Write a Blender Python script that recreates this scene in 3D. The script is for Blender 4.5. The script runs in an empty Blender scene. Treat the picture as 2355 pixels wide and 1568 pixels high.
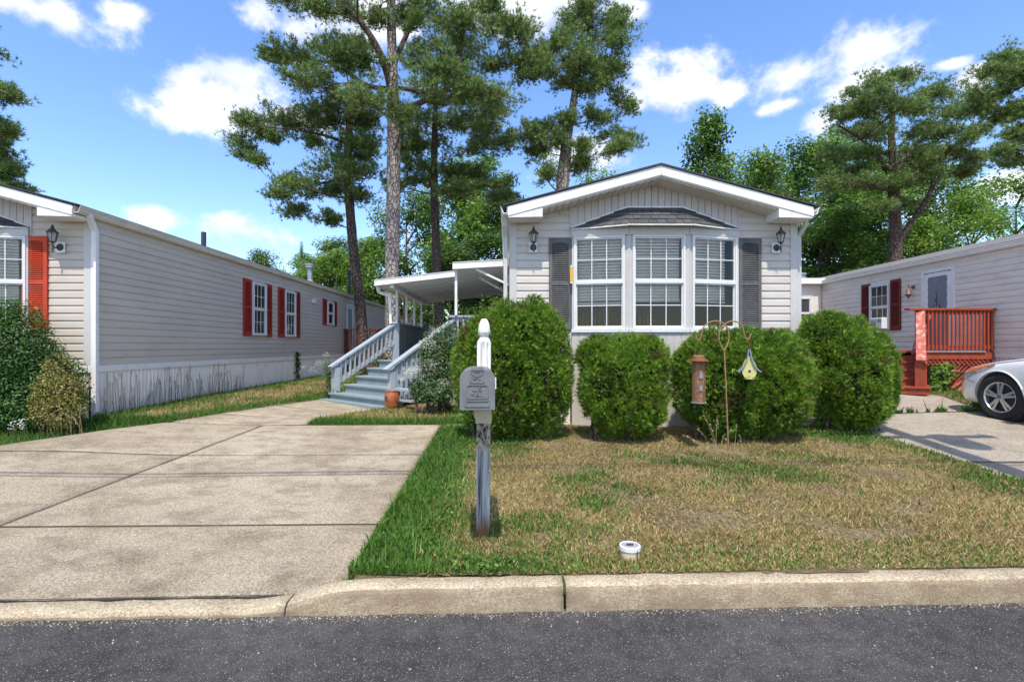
import bpy, math, random
import numpy as np
from mathutils import Matrix, Vector

random.seed(7)
rng = np.random.default_rng(7)
SC = bpy.context.scene
COL = SC.collection

# ------------------------------------------------------------------ camera
CAM_H = 1.5
YAW = 0.0089
FPX, CX, HY = 1177.5, 1177.5, 796.0
cam_d = bpy.data.cameras.new('camera')
cam_d.sensor_width = 36.0
cam_d.lens = 18.0
cam_d.shift_y = 12.0 / 2355.0
cam_d.clip_start = 0.05
cam_d.clip_end = 2000.0
cam = bpy.data.objects.new('camera', cam_d)
COL.objects.link(cam)
cam.location = (0, 0, CAM_H)
cam.rotation_euler = (math.radians(90), 0, -YAW)
SC.camera = cam


def ray(px, py):
    """direction (world) seen at a place of the 2355 x 1568 picture"""
    rx, rz = (px - CX) / FPX, (HY - py) / FPX
    return Vector((math.sin(YAW) + rx * math.cos(YAW), math.cos(YAW) - rx * math.sin(YAW), rz))


def P(px, py, Y):
    """world point at distance Y along the street's depth axis"""
    d = ray(px, py)
    s = Y / d.y
    return Vector((d.x * s, Y, CAM_H + d.z * s))


def PX(px, Y):
    return P(px, HY, Y).x


# ------------------------------------------------------------------ light
SUN = Vector((-0.05, -1.0, 1.94)).normalized()
SUN_EL = math.asin(SUN.z)
sun_d = bpy.data.lights.new('sun', 'SUN')
sun_d.energy = 3.55
sun_d.angle = math.radians(0.53)
sun_d.color = (1.0, 0.935, 0.83)
sun = bpy.data.objects.new('sun', sun_d)
COL.objects.link(sun)
sun.location = (-4, -20, 40)
sun.rotation_euler = SUN.to_track_quat('Z', 'Y').to_euler()

SC.view_settings.view_transform = 'Standard'
SC.view_settings.look = 'None'
SC.view_settings.exposure = 0.58
SC.view_settings.gamma = 1.0
SC.view_settings.use_curve_mapping = False

world = bpy.data.worlds.new('World')
SC.world = world
world.use_nodes = True
wn, wl = world.node_tree.nodes, world.node_tree.links
wn.clear()


def build_sky():
    def N(t, **kw):
        n = wn.new(t)
        for k, v in kw.items():
            setattr(n, k, v)
        return n

    def M(op, a, b=None, c=None):
        n = N('ShaderNodeMath', operation=op)
        for i, v in enumerate((a, b, c)):
            if v is None:
                continue
            if isinstance(v, (int, float)):
                n.inputs[i].default_value = v
            else:
                wl.new(v, n.inputs[i])
        return n.outputs[0]

    def V(op, a, b=None):
        n = N('ShaderNodeVectorMath', operation=op)
        for i, v in enumerate((a, b)):
            if v is None:
                continue
            if isinstance(v, (tuple, list, Vector)):
                n.inputs[i].default_value = tuple(v)
            else:
                wl.new(v, n.inputs[i])
        return n
    out = N('ShaderNodeOutputWorld')
    bg = N('ShaderNodeBackground')
    bg.inputs['Strength'].default_value = 0.15
    sky = N('ShaderNodeTexSky')
    sky.sky_type = 'NISHITA'
    sky.sun_disc = False
    sky.sun_elevation = SUN_EL
    sky.sun_rotation = math.atan2(SUN.x, SUN.y)
    sky.air_density = 1.0
    sky.dust_density = 0.6
    sky.ozone_density = 2.0
    hs = N('ShaderNodeHueSaturation')
    hs.inputs['Saturation'].default_value = 1.17
    hs.inputs['Value'].default_value = 1.38
    hs.inputs['Hue'].default_value = 0.508
    wl.new(sky.outputs[0], hs.inputs['Color'])
    tc = N('ShaderNodeTexCoord')
    d = tc.outputs['Generated']
    # noise that breaks the cloud outlines
    mp = N('ShaderNodeMapping')
    mp.inputs['Scale'].default_value = (1, 1, 1.25)
    wl.new(d, mp.inputs['Vector'])
    nz = N('ShaderNodeTexNoise')
    nz.inputs['Scale'].default_value = 6.0
    nz.inputs['Detail'].default_value = 9.0
    nz.inputs['Roughness'].default_value = 0.58
    nz.inputs['Distortion'].default_value = 0.25
    wl.new(mp.outputs[0], nz.inputs['Vector'])
    nf = N('ShaderNodeTexNoise')
    nf.inputs['Scale'].default_value = 24.0
    nf.inputs['Detail'].default_value = 8.0
    nf.inputs['Roughness'].default_value = 0.6
    wl.new(mp.outputs[0], nf.inputs['Vector'])
    n0 = M('ADD', M('SUBTRACT', nz.outputs['Fac'], 0.5), M('MULTIPLY', M('SUBTRACT', nf.outputs['Fac'], 0.5), 0.42))
    blobs = [(430, 185, 80, 56), (515, 165, 100, 62), (395, 275, 115, 46), (575, 235, 125, 82), (650, 265, 80, 46),
             (500, 265, 170, 48), (500, 215, 120, 70), (1585, 180, 140, 72), (1700, 205, 110, 50), (1850, 165, 150, 62), (1980, 105, 120, 40),
             (1940, 205, 110, 40), (1520, 215, 90, 40), (1800, 245, 80, 22), (60, 5, 300, 52), (270, 35, 110, 46),
             (600, 15, 90, 50), (740, 55, 150, 60), (900, 40, 150, 55), (1210, 35, 170, 60), (1450, 20, 70, 36),
             (370, 508, 75, 32), (575, 530, 120, 46), (230, 540, 60, 20), (1340, 365, 110, 55), (2255, 178, 34, 24),
             (2190, 145, 30, 12), (2150, 520, 80, 60), (1890, 270, 60, 40), (2320, 430, 60, 40)]
    blobs3 = []
    for px, py, rx, ry in blobs:
        c = ray(px, py)
        L = c.length
        blobs3.append((c.normalized(), rx / FPX / L * 1.05, ry / FPX / L * 1.05))
    r2 = random.Random(11)          # clouds over the unseen rest of the sky, multiplied and enlarged for neutral fill
    for i in range(26):
        az = math.radians(55 + 250 * (i + r2.random()) / 26)
        el = math.radians(r2.uniform(10, 62))
        c = Vector((math.sin(az) * math.cos(el), math.cos(az) * math.cos(el), math.sin(el)))
        blobs3.append((c, r2.uniform(.12, .26), r2.uniform(.06, .12)))
    acc = None
    for c, rx, ry in blobs3:
        s = V('SUBTRACT', d, c)
        q = V('MULTIPLY', s.outputs[0], (1 / rx, 1 / rx, 1 / ry))
        ln = V('LENGTH', q.outputs[0]).outputs['Value']
        v = M('SUBTRACT', 1.0, ln)
        acc = v if acc is None else M('SMOOTH_MAX', acc, v, 0.25)
    f = M('ADD', M('MULTIPLY', acc, 0.95), M('MULTIPLY', n0, 3.4))
    mr = N('ShaderNodeMapRange', interpolation_type='SMOOTHERSTEP')
    mr.inputs['From Min'].default_value = -0.12
    mr.inputs['From Max'].default_value = 0.85
    wl.new(f, mr.inputs['Value'])
    # faint grey-blue modelling inside the clouds
    nz2 = N('ShaderNodeTexNoise')
    nz2.inputs['Scale'].default_value = 11.0
    nz2.inputs['Detail'].default_value = 5.0
    wl.new(mp.outputs[0], nz2.inputs['Vector'])
    cr = N('ShaderNodeValToRGB')
    cr.color_ramp.elements[0].position = 0.3
    cr.color_ramp.elements[0].color = (3.9, 4.25, 5.1, 1)
    cr.color_ramp.elements[1].position = 0.62
    cr.color_ramp.elements[1].color = (5.7, 5.75, 5.95, 1)
    wl.new(nz2.outputs['Fac'], cr.inputs[0])
    mx = N('ShaderNodeMix', data_type='RGBA')
    wl.new(mr.outputs[0], mx.inputs['Factor'])
    wl.new(hs.outputs[0], mx.inputs[6])
    wl.new(cr.outputs[0], mx.inputs[7])
    wl.new(mx.outputs[2], bg.inputs['Color'])
    wl.new(bg.outputs[0], out.inputs['Surface'])


build_sky()


# ------------------------------------------------------------------ helpers
def lin(r, g, b):
    return tuple((c / 255 / 12.92) if c / 255 <= 0.04045 else ((c / 255 + 0.055) / 1.055) ** 2.4 for c in (r, g, b))


WM = {}


def link(o, parent=None, M=None):
    COL.objects.link(o)
    M = M or Matrix.Identity(4)
    if parent is not None:
        o.parent = parent
        o.matrix_parent_inverse = WM[parent.name].inverted()
    o.matrix_basis = M
    WM[o.name] = M.copy()
    return o


def tag(o, label=None, cat=None, group=None, kind=None):
    if label:
        o['label'] = label
    if cat:
        o['category'] = cat
    if group:
        o['group'] = group
    if kind:
        o['kind'] = kind
    return o


def thing(name, label, cat, loc=(0, 0, 0), rotz=0.0, group=None):
    o = bpy.data.objects.new(name, None)
    o.empty_display_size = 0.1
    link(o, None, Matrix.Translation(Vector(loc)) @ Matrix.Rotation(rotz, 4, 'Z'))
    return tag(o, label, cat, group)


class MB:
    """collects vertices and faces for one mesh"""

    def __init__(s):
        s.v, s.f = [], []

    def add(s, vs, fs):
        n = len(s.v)
        s.v.extend([tuple(p) for p in vs])
        s.f.extend([tuple(i + n for i in f) for f in fs])
        return s

    def box(s, x0, x1, y0, y1, z0, z1):
        return s.add([(x0, y0, z0), (x1, y0, z0), (x1, y1, z0), (x0, y1, z0), (x0, y0, z1), (x1, y0, z1), (x1, y1, z1), (x0, y1, z1)],
                     [(0, 3, 2, 1), (4, 5, 6, 7), (0, 1, 5, 4), (1, 2, 6, 5), (2, 3, 7, 6), (3, 0, 4, 7)])

    def bar(s, p0, p1, w, h, up=(0, 0, 1)):
        p0, p1, up = Vector(p0), Vector(p1), Vector(up)
        d = (p1 - p0).normalized()
        a = d.cross(up)
        if a.length < 1e-4:
            a = d.cross(Vector((1, 0, 0)))
        a.normalize()
        b = a.cross(d).normalized()
        a, b = a * w / 2, b * h / 2
        return s.add([p0 - a - b, p0 + a - b, p0 + a + b, p0 - a + b, p1 - a - b, p1 + a - b, p1 + a + b, p1 - a + b],
                     [(0, 3, 2, 1), (4, 5, 6, 7), (0, 1, 5, 4), (1, 2, 6, 5), (2, 3, 7, 6), (3, 0, 4, 7)])

    def prism(s, poly, fn, a, b):
        """poly: 2-D outline; fn(u, v, w) -> point; extruded from w=a to w=b"""
        n = len(poly)
        s.add([fn(u, v, a) for u, v in poly] + [fn(u, v, b) for u, v in poly],
              [tuple(range(n - 1, -1, -1)), tuple(range(n, 2 * n))] + [(i, (i + 1) % n, n + (i + 1) % n, n + i) for i in range(n)])
        return s

    def tube(s, pts, rad, n=8, cap=True):
        pts = [Vector(p) for p in pts]
        if not isinstance(rad, (list, tuple)):
            rad = [rad] * len(pts)
        base = len(s.v)
        ref = Vector((0, 0, 1))
        t0 = (pts[1] - pts[0]).normalized()
        if abs(t0.dot(ref)) > 0.95:
            ref = Vector((1, 0, 0))
        a = t0.cross(ref).normalized()
        for i, p in enumerate(pts):
            t = (pts[min(i + 1, len(pts) - 1)] - pts[max(i - 1, 0)]).normalized()
            a = (a - t * a.dot(t))
            if a.length < 1e-5:
                a = t.orthogonal()
            a.normalize()
            b = t.cross(a)
            for k in range(n):
                th = 2 * math.pi * k / n
                s.v.append(tuple(p + (a * math.cos(th) + b * math.sin(th)) * rad[i]))
        for i in range(len(pts) - 1):
            for k in range(n):
                s.f.append((base + i * n + k, base + i * n + (k + 1) % n, base + (i + 1) * n + (k + 1) % n, base + (i + 1) * n + k))
        if cap:
            s.f.append(tuple(base + k for k in range(n - 1, -1, -1)))
            s.f.append(tuple(base + (len(pts) - 1) * n + k for k in range(n)))
        return s

    def lathe(s, prof, c=(0, 0, 0), n=16, axis='Z', cap=True):
        base = len(s.v)
        for r, h in prof:
            for k in range(n):
                th = 2 * math.pi * k / n
                u, v = r * math.cos(th), r * math.sin(th)
                p = (u, v, h) if axis == 'Z' else ((h, u, v) if axis == 'X' else (v, h, u))
                s.v.append((p[0] + c[0], p[1] + c[1], p[2] + c[2]))
        for i in range(len(prof) - 1):
            for k in range(n):
                s.f.append((base + i * n + k, base + i * n + (k + 1) % n, base + (i + 1) * n + (k + 1) % n, base + (i + 1) * n + k))
        if cap:
            s.f.append(tuple(base + k for k in range(n - 1, -1, -1)))
            s.f.append(tuple(base + (len(prof) - 1) * n + k for k in range(n)))
        return s

    def mesh(s, name, mat, smooth=False):
        me = bpy.data.meshes.new(name)
        me.from_pydata(s.v, [], s.f)
        me.update()
        if mat is not None:
            me.materials.append(mat)
        if smooth:
            me.polygons.foreach_set('use_smooth', [True] * len(me.polygons))
        return me

    def build(s, name, mat, parent=None, M=None, smooth=False, bevel=0.0):
        o = bpy.data.objects.new(name, s.mesh(name, mat, smooth))
        if bevel:
            b = o.modifiers.new('bevel', 'BEVEL')
            b.width = bevel
            b.segments = 2
            b.limit_method = 'ANGLE'
        return link(o, parent, M)


def inst(name, me, parent=None, M=None):
    return link(bpy.data.objects.new(name, me), parent, M)


def np_mesh(name, verts, tris=None, quads=None, mat=None, col=None, nrm_up=None):
    """fast mesh from numpy arrays; col: per-vertex colour"""
    me = bpy.data.meshes.new(name)
    verts = np.ascontiguousarray(verts, dtype=np.float32)
    me.vertices.add(len(verts))
    me.vertices.foreach_set('co', verts.ravel())
    parts, sizes = [], []
    if tris is not None and len(tris):
        parts.append(np.asarray(tris, np.int32).ravel()); sizes.append(np.full(len(tris), 3, np.int32))
    if quads is not None and len(quads):
        parts.append(np.asarray(quads, np.int32).ravel()); sizes.append(np.full(len(quads), 4, np.int32))
    loops = np.concatenate(parts)
    sz = np.concatenate(sizes)
    me.loops.add(len(loops))
    me.loops.foreach_set('vertex_index', loops)
    me.polygons.add(len(sz))
    st = np.concatenate(([0], np.cumsum(sz)[:-1])).astype(np.int32)
    me.polygons.foreach_set('loop_start', st)
    me.polygons.foreach_set('loop_total', sz)
    me.update(calc_edges=True)
    if col is not None:
        a = me.color_attributes.new('Col', 'FLOAT_COLOR', 'POINT')
        c4 = np.ones((len(verts), 4), np.float32)
        c4[:, :3] = col
        a.data.foreach_set('color', c4.ravel())
    if mat is not None:
        me.materials.append(mat)
    return me


# ------------------------------------------------------------------ materials
def new_mat(name):
    m = bpy.data.materials.new(name)
    m.use_nodes = True
    nt = m.node_tree
    nt.nodes.clear()
    out = nt.nodes.new('ShaderNodeOutputMaterial')
    b = nt.nodes.new('ShaderNodeBsdfPrincipled')
    nt.links.new(b.outputs[0], out.inputs[0])
    return m, nt, b, out


def nd(nt, t, **kw):
    n = nt.nodes.new(t)
    for k, v in kw.items():
        if k.startswith('i_'):
            n.inputs[k[2:].replace('_', ' ')].default_value = v
        else:
            setattr(n, k, v)
    return n


def ramp(nt, src, stops):
    r = nd(nt, 'ShaderNodeValToRGB')
    e = r.color_ramp.elements
    while len(e) < len(stops):
        e.new(0.5)
    for i, (p, c) in enumerate(stops):
        e[i].position = p
        e[i].color = (*c, 1) if len(c) == 3 else c
    nt.links.new(src, r.inputs[0])
    return r.outputs[0]


def mixc(nt, fac, a, b, mode='MIX'):
    m = nd(nt, 'ShaderNodeMix', data_type='RGBA', blend_type=mode)
    for s, v in ((m.inputs['Factor'], fac), (m.inputs[6], a), (m.inputs[7], b)):
        if isinstance(v, (int, float)):
            s.default_value = v
        elif isinstance(v, tuple):
            s.default_value = (*v, 1) if len(v) == 3 else v
        else:
            nt.links.new(v, s)
    return m.outputs[2]


def noise(nt, scale, detail=4, rough=0.55, coord=None, stretch=None, dist=0.0):
    n = nd(nt, 'ShaderNodeTexNoise')
    n.inputs['Scale'].default_value = scale
    n.inputs['Detail'].default_value = detail
    n.inputs['Roughness'].default_value = rough
    n.inputs['Distortion'].default_value = dist
    g = coord
    if g is None:
        g = nd(nt, 'ShaderNodeNewGeometry').outputs['Position']
    if stretch:
        mp = nd(nt, 'ShaderNodeMapping')
        mp.inputs['Scale'].default_value = stretch
        nt.links.new(g, mp.inputs['Vector'])
        g = mp.outputs[0]
    nt.links.new(g, n.inputs['Vector'])
    return n.outputs['Fac']


def bump(nt, b, h, strength=0.3, dist=0.01):
    n = nd(nt, 'ShaderNodeBump')
    n.inputs['Strength'].default_value = strength
    n.inputs['Distance'].default_value = dist
    nt.links.new(h, n.inputs['Height'])
    nt.links.new(n.outputs[0], b.inputs['Normal'])


def paint(name, c, rough=0.5, var=0.1, dirt=None, dirt_amt=0.0, scale=3.0, stretch=None, grain=0.0, rand=0.0, spec=0.2, metallic=0.0):
    """painted / plastic / metal surface with slight unevenness, dirt and optional grain"""
    m, nt, b, out = new_mat(name)
    b.inputs['Roughness'].default_value = rough
    b.inputs['Specular IOR Level'].default_value = spec
    b.inputs['Metallic'].default_value = metallic
    n1 = noise(nt, scale, 5, 0.6, stretch=stretch)
    col = ramp(nt, n1, [(0.3, tuple(x * (1 - var) for x in c)), (0.7, tuple(min(1, x * (1 + var * .6)) for x in c))])
    if dirt is not None and dirt_amt > 0:
        n2 = noise(nt, scale * 3.1, 7, 0.65, stretch=stretch)
        f = ramp(nt, n2, [(0.5, (0, 0, 0)), (0.75, (dirt_amt,) * 3)])
        col = mixc(nt, f, col, dirt)
    if rand:
        oi = nd(nt, 'ShaderNodeObjectInfo')
        hs = nd(nt, 'ShaderNodeHueSaturation')
        mr = nd(nt, 'ShaderNodeMapRange')
        mr.inputs['To Min'].default_value = 1 - rand
        mr.inputs['To Max'].default_value = 1 + rand
        nt.links.new(oi.outputs['Random'], mr.inputs['Value'])
        nt.links.new(mr.outputs[0], hs.inputs['Value'])
        nt.links.new(col, hs.inputs['Color'])
        col = hs.outputs[0]
    nt.links.new(col, b.inputs['Base Color'])
    if grain:
        bump(nt, b, noise(nt, 60, 6, 0.7, stretch=stretch), grain, 0.004)
    return m


MT = {}
MT['white'] = paint('white_trim', (.78, .765, .73), .42, .06, (.42, .39, .33), .35, 2.2, (1, 1, .5))
MT['white_shiny'] = paint('white_frame', (.68, .67, .65), .35, .05)
MT['greytrim'] = paint('grey_trim', (.54, .52, .49), .45, .06, (.3, .28, .25), .25, 2.0)
MT['siding'] = paint('grey_siding', (.57, .52, .465), .5, .07, (.33, .30, .26), .3, 1.3, (.6, .6, 1.6), .08, .03)
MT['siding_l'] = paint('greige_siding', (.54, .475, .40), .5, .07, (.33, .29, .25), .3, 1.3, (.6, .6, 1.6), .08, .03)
MT['siding_r'] = paint('warm_siding', (.74, .655, .565), .5, .07, (.30, .25, .21), .35, 1.3, (.6, .6, 1.6), .08, .03)
MT['vsiding'] = paint('grey_vertical_siding', (.54, .495, .445), .5, .06, (.33, .30, .26), .25, 1.6, (1, 1, .4), .06, .03)
MT['soffit'] = paint('soffit', (.70, .64, .56), .5, .06, (.35, .30, .24), .35, 2.4)
MT['eave_l'] = paint('weathered_eave', (.60, .55, .47), .5, .12, (.33, .24, .16), .6, 2.0, (1, .5, 2))
MT['skirt'] = paint('skirting', (.86, .80, .72), .45, .08, (.42, .30, .23), .4, 1.6, (1.5, 1.5, .35))
MT['shut_grey'] = paint('grey_shutter', (.115, .114, .112), .6, .3, (.25, .25, .25), .4, 6, (1, 1, .5), .1)
MT['shut_red'] = paint('orange_red_shutter', (.50, .065, .03), .5, .16, (.35, .05, .03), .4, 4)
MT['shut_red2'] = paint('red_shutter', (.36, .035, .025), .5, .16, (.25, .03, .02), .4, 4)
MT['shut_maroon'] = paint('maroon_shutter', (.17, .028, .022), .5, .15, (.1, .02, .02), .4, 4)
MT['bluewood'] = paint('blue_grey_wood', (.37, .41, .44), .55, .12, (.22, .25, .27), .5, 5, (1, 1, .6), .15, .05)
MT['treadwood'] = paint('blue_green_tread', (.24, .30, .315), .5, .12, (.2, .24, .25), .5, 5, None, .15, .04)
MT['slate'] = paint('slate_panel', (.20, .225, .25), .55, .1, (.12, .13, .14), .4, 3, (1, 1, .5), .1, .04)
MT['redwood'] = paint('red_deck_paint', (.33, .068, .038), .5, .22, (.2, .035, .02), .5, 5, (1, 1, .5), .15, .08)
MT['brownwood'] = paint('brown_red_deck', (.16, .045, .03), .55, .25, (.28, .16, .09), .6, 5, (1, 1, .4), .15, .12)
MT['dark_metal'] = paint('dark_bronze_metal', (.05, .048, .045), .45, .3, (.16, .13, .1), .5, 20, spec=.5)
MT['copper'] = paint('tarnished_copper', (.28, .1, .045), .45, .3, (.1, .05, .03), .6, 25, metallic=.5)
MT['galv'] = paint('galvanised_pipe', (.34, .36, .38), .45, .2, (.2, .18, .16), .5, 8, metallic=.4)
MT['pipe_dark'] = paint('dark_pipe', (.06, .06, .065), .6, .2)
MT['interior'] = paint('room_wall', (.62, .52, .40), .8, .05)
MT['room_floor'] = paint('room_floor', (.2, .12, .07), .6, .15)
MT['wood_orange'] = paint('orange_wood', (.36, .15, .05), .45, .25, (.2, .08, .03), .5, 9, (1, 1, .2))
MT['blind'] = paint('cream_blind', (.88, .81, .68), .5, .05)
MT['curtain'] = paint('grey_curtain', (.10, .10, .10), .8, .2, None, 0, 4, (8, 8, .3))
MT['soil'] = paint('soil', (.10, .075, .05), .9, .3, None, 0, 8)
MT['rubber'] = paint('tyre_rubber', (.028, .028, .03), .75, .2, (.08, .075, .07), .5, 15)
MT['alloy'] = paint('alloy', (.62, .62, .63), .28, .06, (.3, .27, .22), .25, 14, metallic=.75)
MT['terra'] = paint('glazed_terracotta', (.36, .11, .04), .3, .25, (.2, .06, .03), .5, 9, spec=.6)
MT['yellow'] = paint('yellow_house_paint', (.56, .54, .20), .6, .14, (.66, .62, .5), .6, 24)
MT['bluegrey_roof'] = paint('blue_grey_roof', (.20, .24, .30), .55, .2, (.42, .42, .42), .5, 24)
MT['amber'] = paint('amber_plastic', (.75, .42, .06), .35, .1)
MT['cream_pvc'] = paint('cream_pipe', (.58, .49, .33), .5, .1, (.33, .26, .16), .5, 14)
MT['grey_plastic'] = paint('grey_cap', (.30, .31, .31), .6, .12, (.2, .2, .19), .4, 30)
MT['rust'] = paint('rusty_rod', (.30, .165, .09), .7, .3, (.32, .24, .17), .5, 30)
MT['shinglelike'] = None


def glass_mat():
    m, nt, b, out = new_mat('window_glass')
    nt.nodes.remove(b)
    tr = nd(nt, 'ShaderNodeBsdfTransparent')
    tr.inputs[0].default_value = (.95, .95, .94, 1)
    gl = nd(nt, 'ShaderNodeBsdfGlossy')
    gl.inputs['Roughness'].default_value = 0.02
    fr = nd(nt, 'ShaderNodeFresnel')
    fr.inputs['IOR'].default_value = 1.5
    # slight waviness of the sheet
    bp = nd(nt, 'ShaderNodeBump')
    bp.inputs['Strength'].default_value = .05
    bp.inputs['Distance'].default_value = .01
    nt.links.new(noise(nt, 3.0, 2), bp.inputs['Height'])
    nt.links.new(bp.outputs[0], gl.inputs['Normal'])
    mx = nd(nt, 'ShaderNodeMixShader')
    nt.links.new(fr.outputs[0], mx.inputs[0])
    nt.links.new(tr.outputs[0], mx.inputs[1])
    nt.links.new(gl.outputs[0], mx.inputs[2])
    nt.links.new(mx.outputs[0], out.inputs[0])
    return m


MT['glass'] = glass_mat()


def lantern_glass():
    m, nt, b, out = new_mat('lantern_glass')
    b.inputs['Base Color'].default_value = (.5, .5, .48, 1)
    b.inputs['Roughness'].default_value = .15
    b.inputs['Alpha'].default_value = .45
    return m


MT['lglass'] = lantern_glass()


def shingle_mat(name, c):
    m, nt, b, out = new_mat(name)
    b.inputs['Roughness'].default_value = .9
    oi = nd(nt, 'ShaderNodeObjectInfo')
    n = noise(nt, 180, 3, .7)
    a = ramp(nt, n, [(.3, tuple(x * .7 for x in c)), (.7, tuple(x * 1.3 for x in c))])
    hs = nd(nt, 'ShaderNodeHueSaturation')
    mr = nd(nt, 'ShaderNodeMapRange')
    mr.inputs['To Min'].default_value = .8
    mr.inputs['To Max'].default_value = 1.2
    nt.links.new(oi.outputs['Random'], mr.inputs['Value'])
    nt.links.new(mr.outputs[0], hs.inputs['Value'])
    nt.links.new(a, hs.inputs['Color'])
    nt.links.new(hs.outputs[0], b.inputs['Base Color'])
    bump(nt, b, n, .5, .003)
    return m


MT['shingle'] = shingle_mat('grey_shingle', (.066, .066, .067))


def roof_mat(name, c):
    """roof seen at grazing angles: courses of shingles"""
    m, nt, b, out = new_mat(name)
    b.inputs['Roughness'].default_value = .9
    n = noise(nt, 9, 6, .7)
    n2 = noise(nt, 150, 3, .7)
    a = ramp(nt, n, [(.3, tuple(x * .7 for x in c)), (.7, tuple(x * 1.25 for x in c))])
    a = mixc(nt, .35, a, ramp(nt, n2, [(.35, (.02, .02, .02)), (.65, (.5, .5, .5))]), 'OVERLAY')
    nt.links.new(a, b.inputs['Base Color'])
    bump(nt, b, n2, .5, .004)
    return m


MT['roof'] = roof_mat('asphalt_roof', (.055, .055, .058))
MT['roof_r'] = roof_mat('weathered_roof', (.2, .19, .18))


def asphalt():
    m, nt, b, out = new_mat('asphalt')
    b.inputs['Roughness'].default_value = .9
    b.inputs['Specular IOR Level'].default_value = .12
    pos = nd(nt, 'ShaderNodeNewGeometry').outputs['Position']
    big = noise(nt, .9, 5, .6, pos)
    mid = noise(nt, 9, 5, .7, pos)
    fine = noise(nt, 220, 3, .8, pos)
    c = ramp(nt, big, [(.38, (.066, .062, .059)), (.62, (.105, .099, .094))])
    c = mixc(nt, .5, c, ramp(nt, mid, [(.38, (.3, .3, .3)), (.62, (.7, .7, .7))]), 'OVERLAY')
    c = mixc(nt, .85, c, ramp(nt, fine, [(.38, (.12, .12, .12)), (.62, (.88, .88, .88))]), 'OVERLAY')
    # pale aggregate stones of several sizes
    for sc, thr, amt in ((55, .13, .5), (115, .18, .65), (210, .24, .6)):
        vo = nd(nt, 'ShaderNodeTexVoronoi')
        vo.inputs['Scale'].default_value = sc
        vo.inputs['Randomness'].default_value = 1
        wob = nd(nt, 'ShaderNodeVectorMath', operation='ADD')
        wn_ = nd(nt, 'ShaderNodeTexNoise')
        wn_.inputs['Scale'].default_value = sc * 1.7
        nt.links.new(pos, wn_.inputs['Vector'])
        sc_ = nd(nt, 'ShaderNodeVectorMath', operation='SCALE')
        sc_.inputs['Scale'].default_value = .5 / sc
        nt.links.new(wn_.outputs['Color'], sc_.inputs[0])
        nt.links.new(pos, wob.inputs[0])
        nt.links.new(sc_.outputs[0], wob.inputs[1])
        nt.links.new(wob.outputs[0], vo.inputs['Vector'])
        sp = nd(nt, 'ShaderNodeSeparateColor')
        nt.links.new(vo.outputs['Color'], sp.inputs[0])
        lim = nd(nt, 'ShaderNodeMath', operation='MULTIPLY')
        pw = nd(nt, 'ShaderNodeMath', operation='POWER')
        nt.links.new(sp.outputs[0], pw.inputs[0])
        pw.inputs[1].default_value = 3.5
        nt.links.new(pw.outputs[0], lim.inputs[0])
        lim.inputs[1].default_value = thr * 1.9
        lt = nd(nt, 'ShaderNodeMath', operation='LESS_THAN')
        nt.links.new(vo.outputs['Distance'], lt.inputs[0])
        nt.links.new(lim.outputs[0], lt.inputs[1])
        f = nd(nt, 'ShaderNodeMath', operation='MULTIPLY')
        nt.links.new(lt.outputs[0], f.inputs[0])
        f.inputs[1].default_value = amt
        c = mixc(nt, f.outputs[0], c, mixc(nt, sp.outputs[1], (.28, .27, .26), (.75, .73, .70)))
    nt.links.new(c, b.inputs['Base Color'])
    bump(nt, b, fine, .9, .012)
    return m


MT['asphalt'] = asphalt()


def concrete(name, ca, cb, dark, stain=.55, agg=1.0):
    m, nt, b, out = new_mat(name)
    b.inputs['Roughness'].default_value = .92
    b.inputs['Specular IOR Level'].default_value = .12
    pos = nd(nt, 'ShaderNodeNewGeometry').outputs['Position']
    big = noise(nt, .55, 6, .62, pos, dist=.6)
    mid = noise(nt, 2.6, 7, .7, pos, stretch=(1, 1.6, 1))
    fine = noise(nt, 70, 5, .75, pos)
    grit = noise(nt, 190, 2, .8, pos)
    c = ramp(nt, big, [(.38, ca), (.62, cb)])
    st = ramp(nt, mid, [(.46, (0, 0, 0)), (.66, (stain,) * 3)])
    c = mixc(nt, st, c, dark)
    st2 = ramp(nt, noise(nt, .8, 5, .6, pos, stretch=(1, .7, 1), dist=.9), [(.5, (0, 0, 0)), (.66, (stain * .75,) * 3)])
    c = mixc(nt, st2, c, tuple(x * 1.25 for x in dark))
    rust = ramp(nt, noise(nt, 1.1, 4, .6, pos, dist=1.2), [(.66, (0, 0, 0)), (.8, (.25, .25, .25))])
    c = mixc(nt, rust, c, (.33, .22, .10))
    c = mixc(nt, .5 * agg, c, ramp(nt, fine, [(.38, (.1, .1, .1)), (.62, (.9, .9, .9))]), 'OVERLAY')
    c = mixc(nt, .5 * agg, c, ramp(nt, grit, [(.38, (.1, .1, .1)), (.62, (.9, .9, .9))]), 'OVERLAY')
    nt.links.new(c, b.inputs['Base Color'])
    ad = nd(nt, 'ShaderNodeMath', operation='ADD')
    nt.links.new(fine, ad.inputs[0])
    nt.links.new(grit, ad.inputs[1])
    bump(nt, b, ad.outputs[0], .9, .014)
    return m


MT['concrete'] = concrete('drive_concrete', (.43, .355, .25), (.54, .46, .34), (.20, .155, .105), .62)
MT['concrete_r'] = concrete('drive_concrete_grey', (.40, .34, .265), (.50, .435, .35), (.23, .185, .14), .4)
MT['kerb'] = concrete('kerb_concrete', (.62, .515, .345), (.72, .615, .44), (.32, .235, .15), .5)


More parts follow.
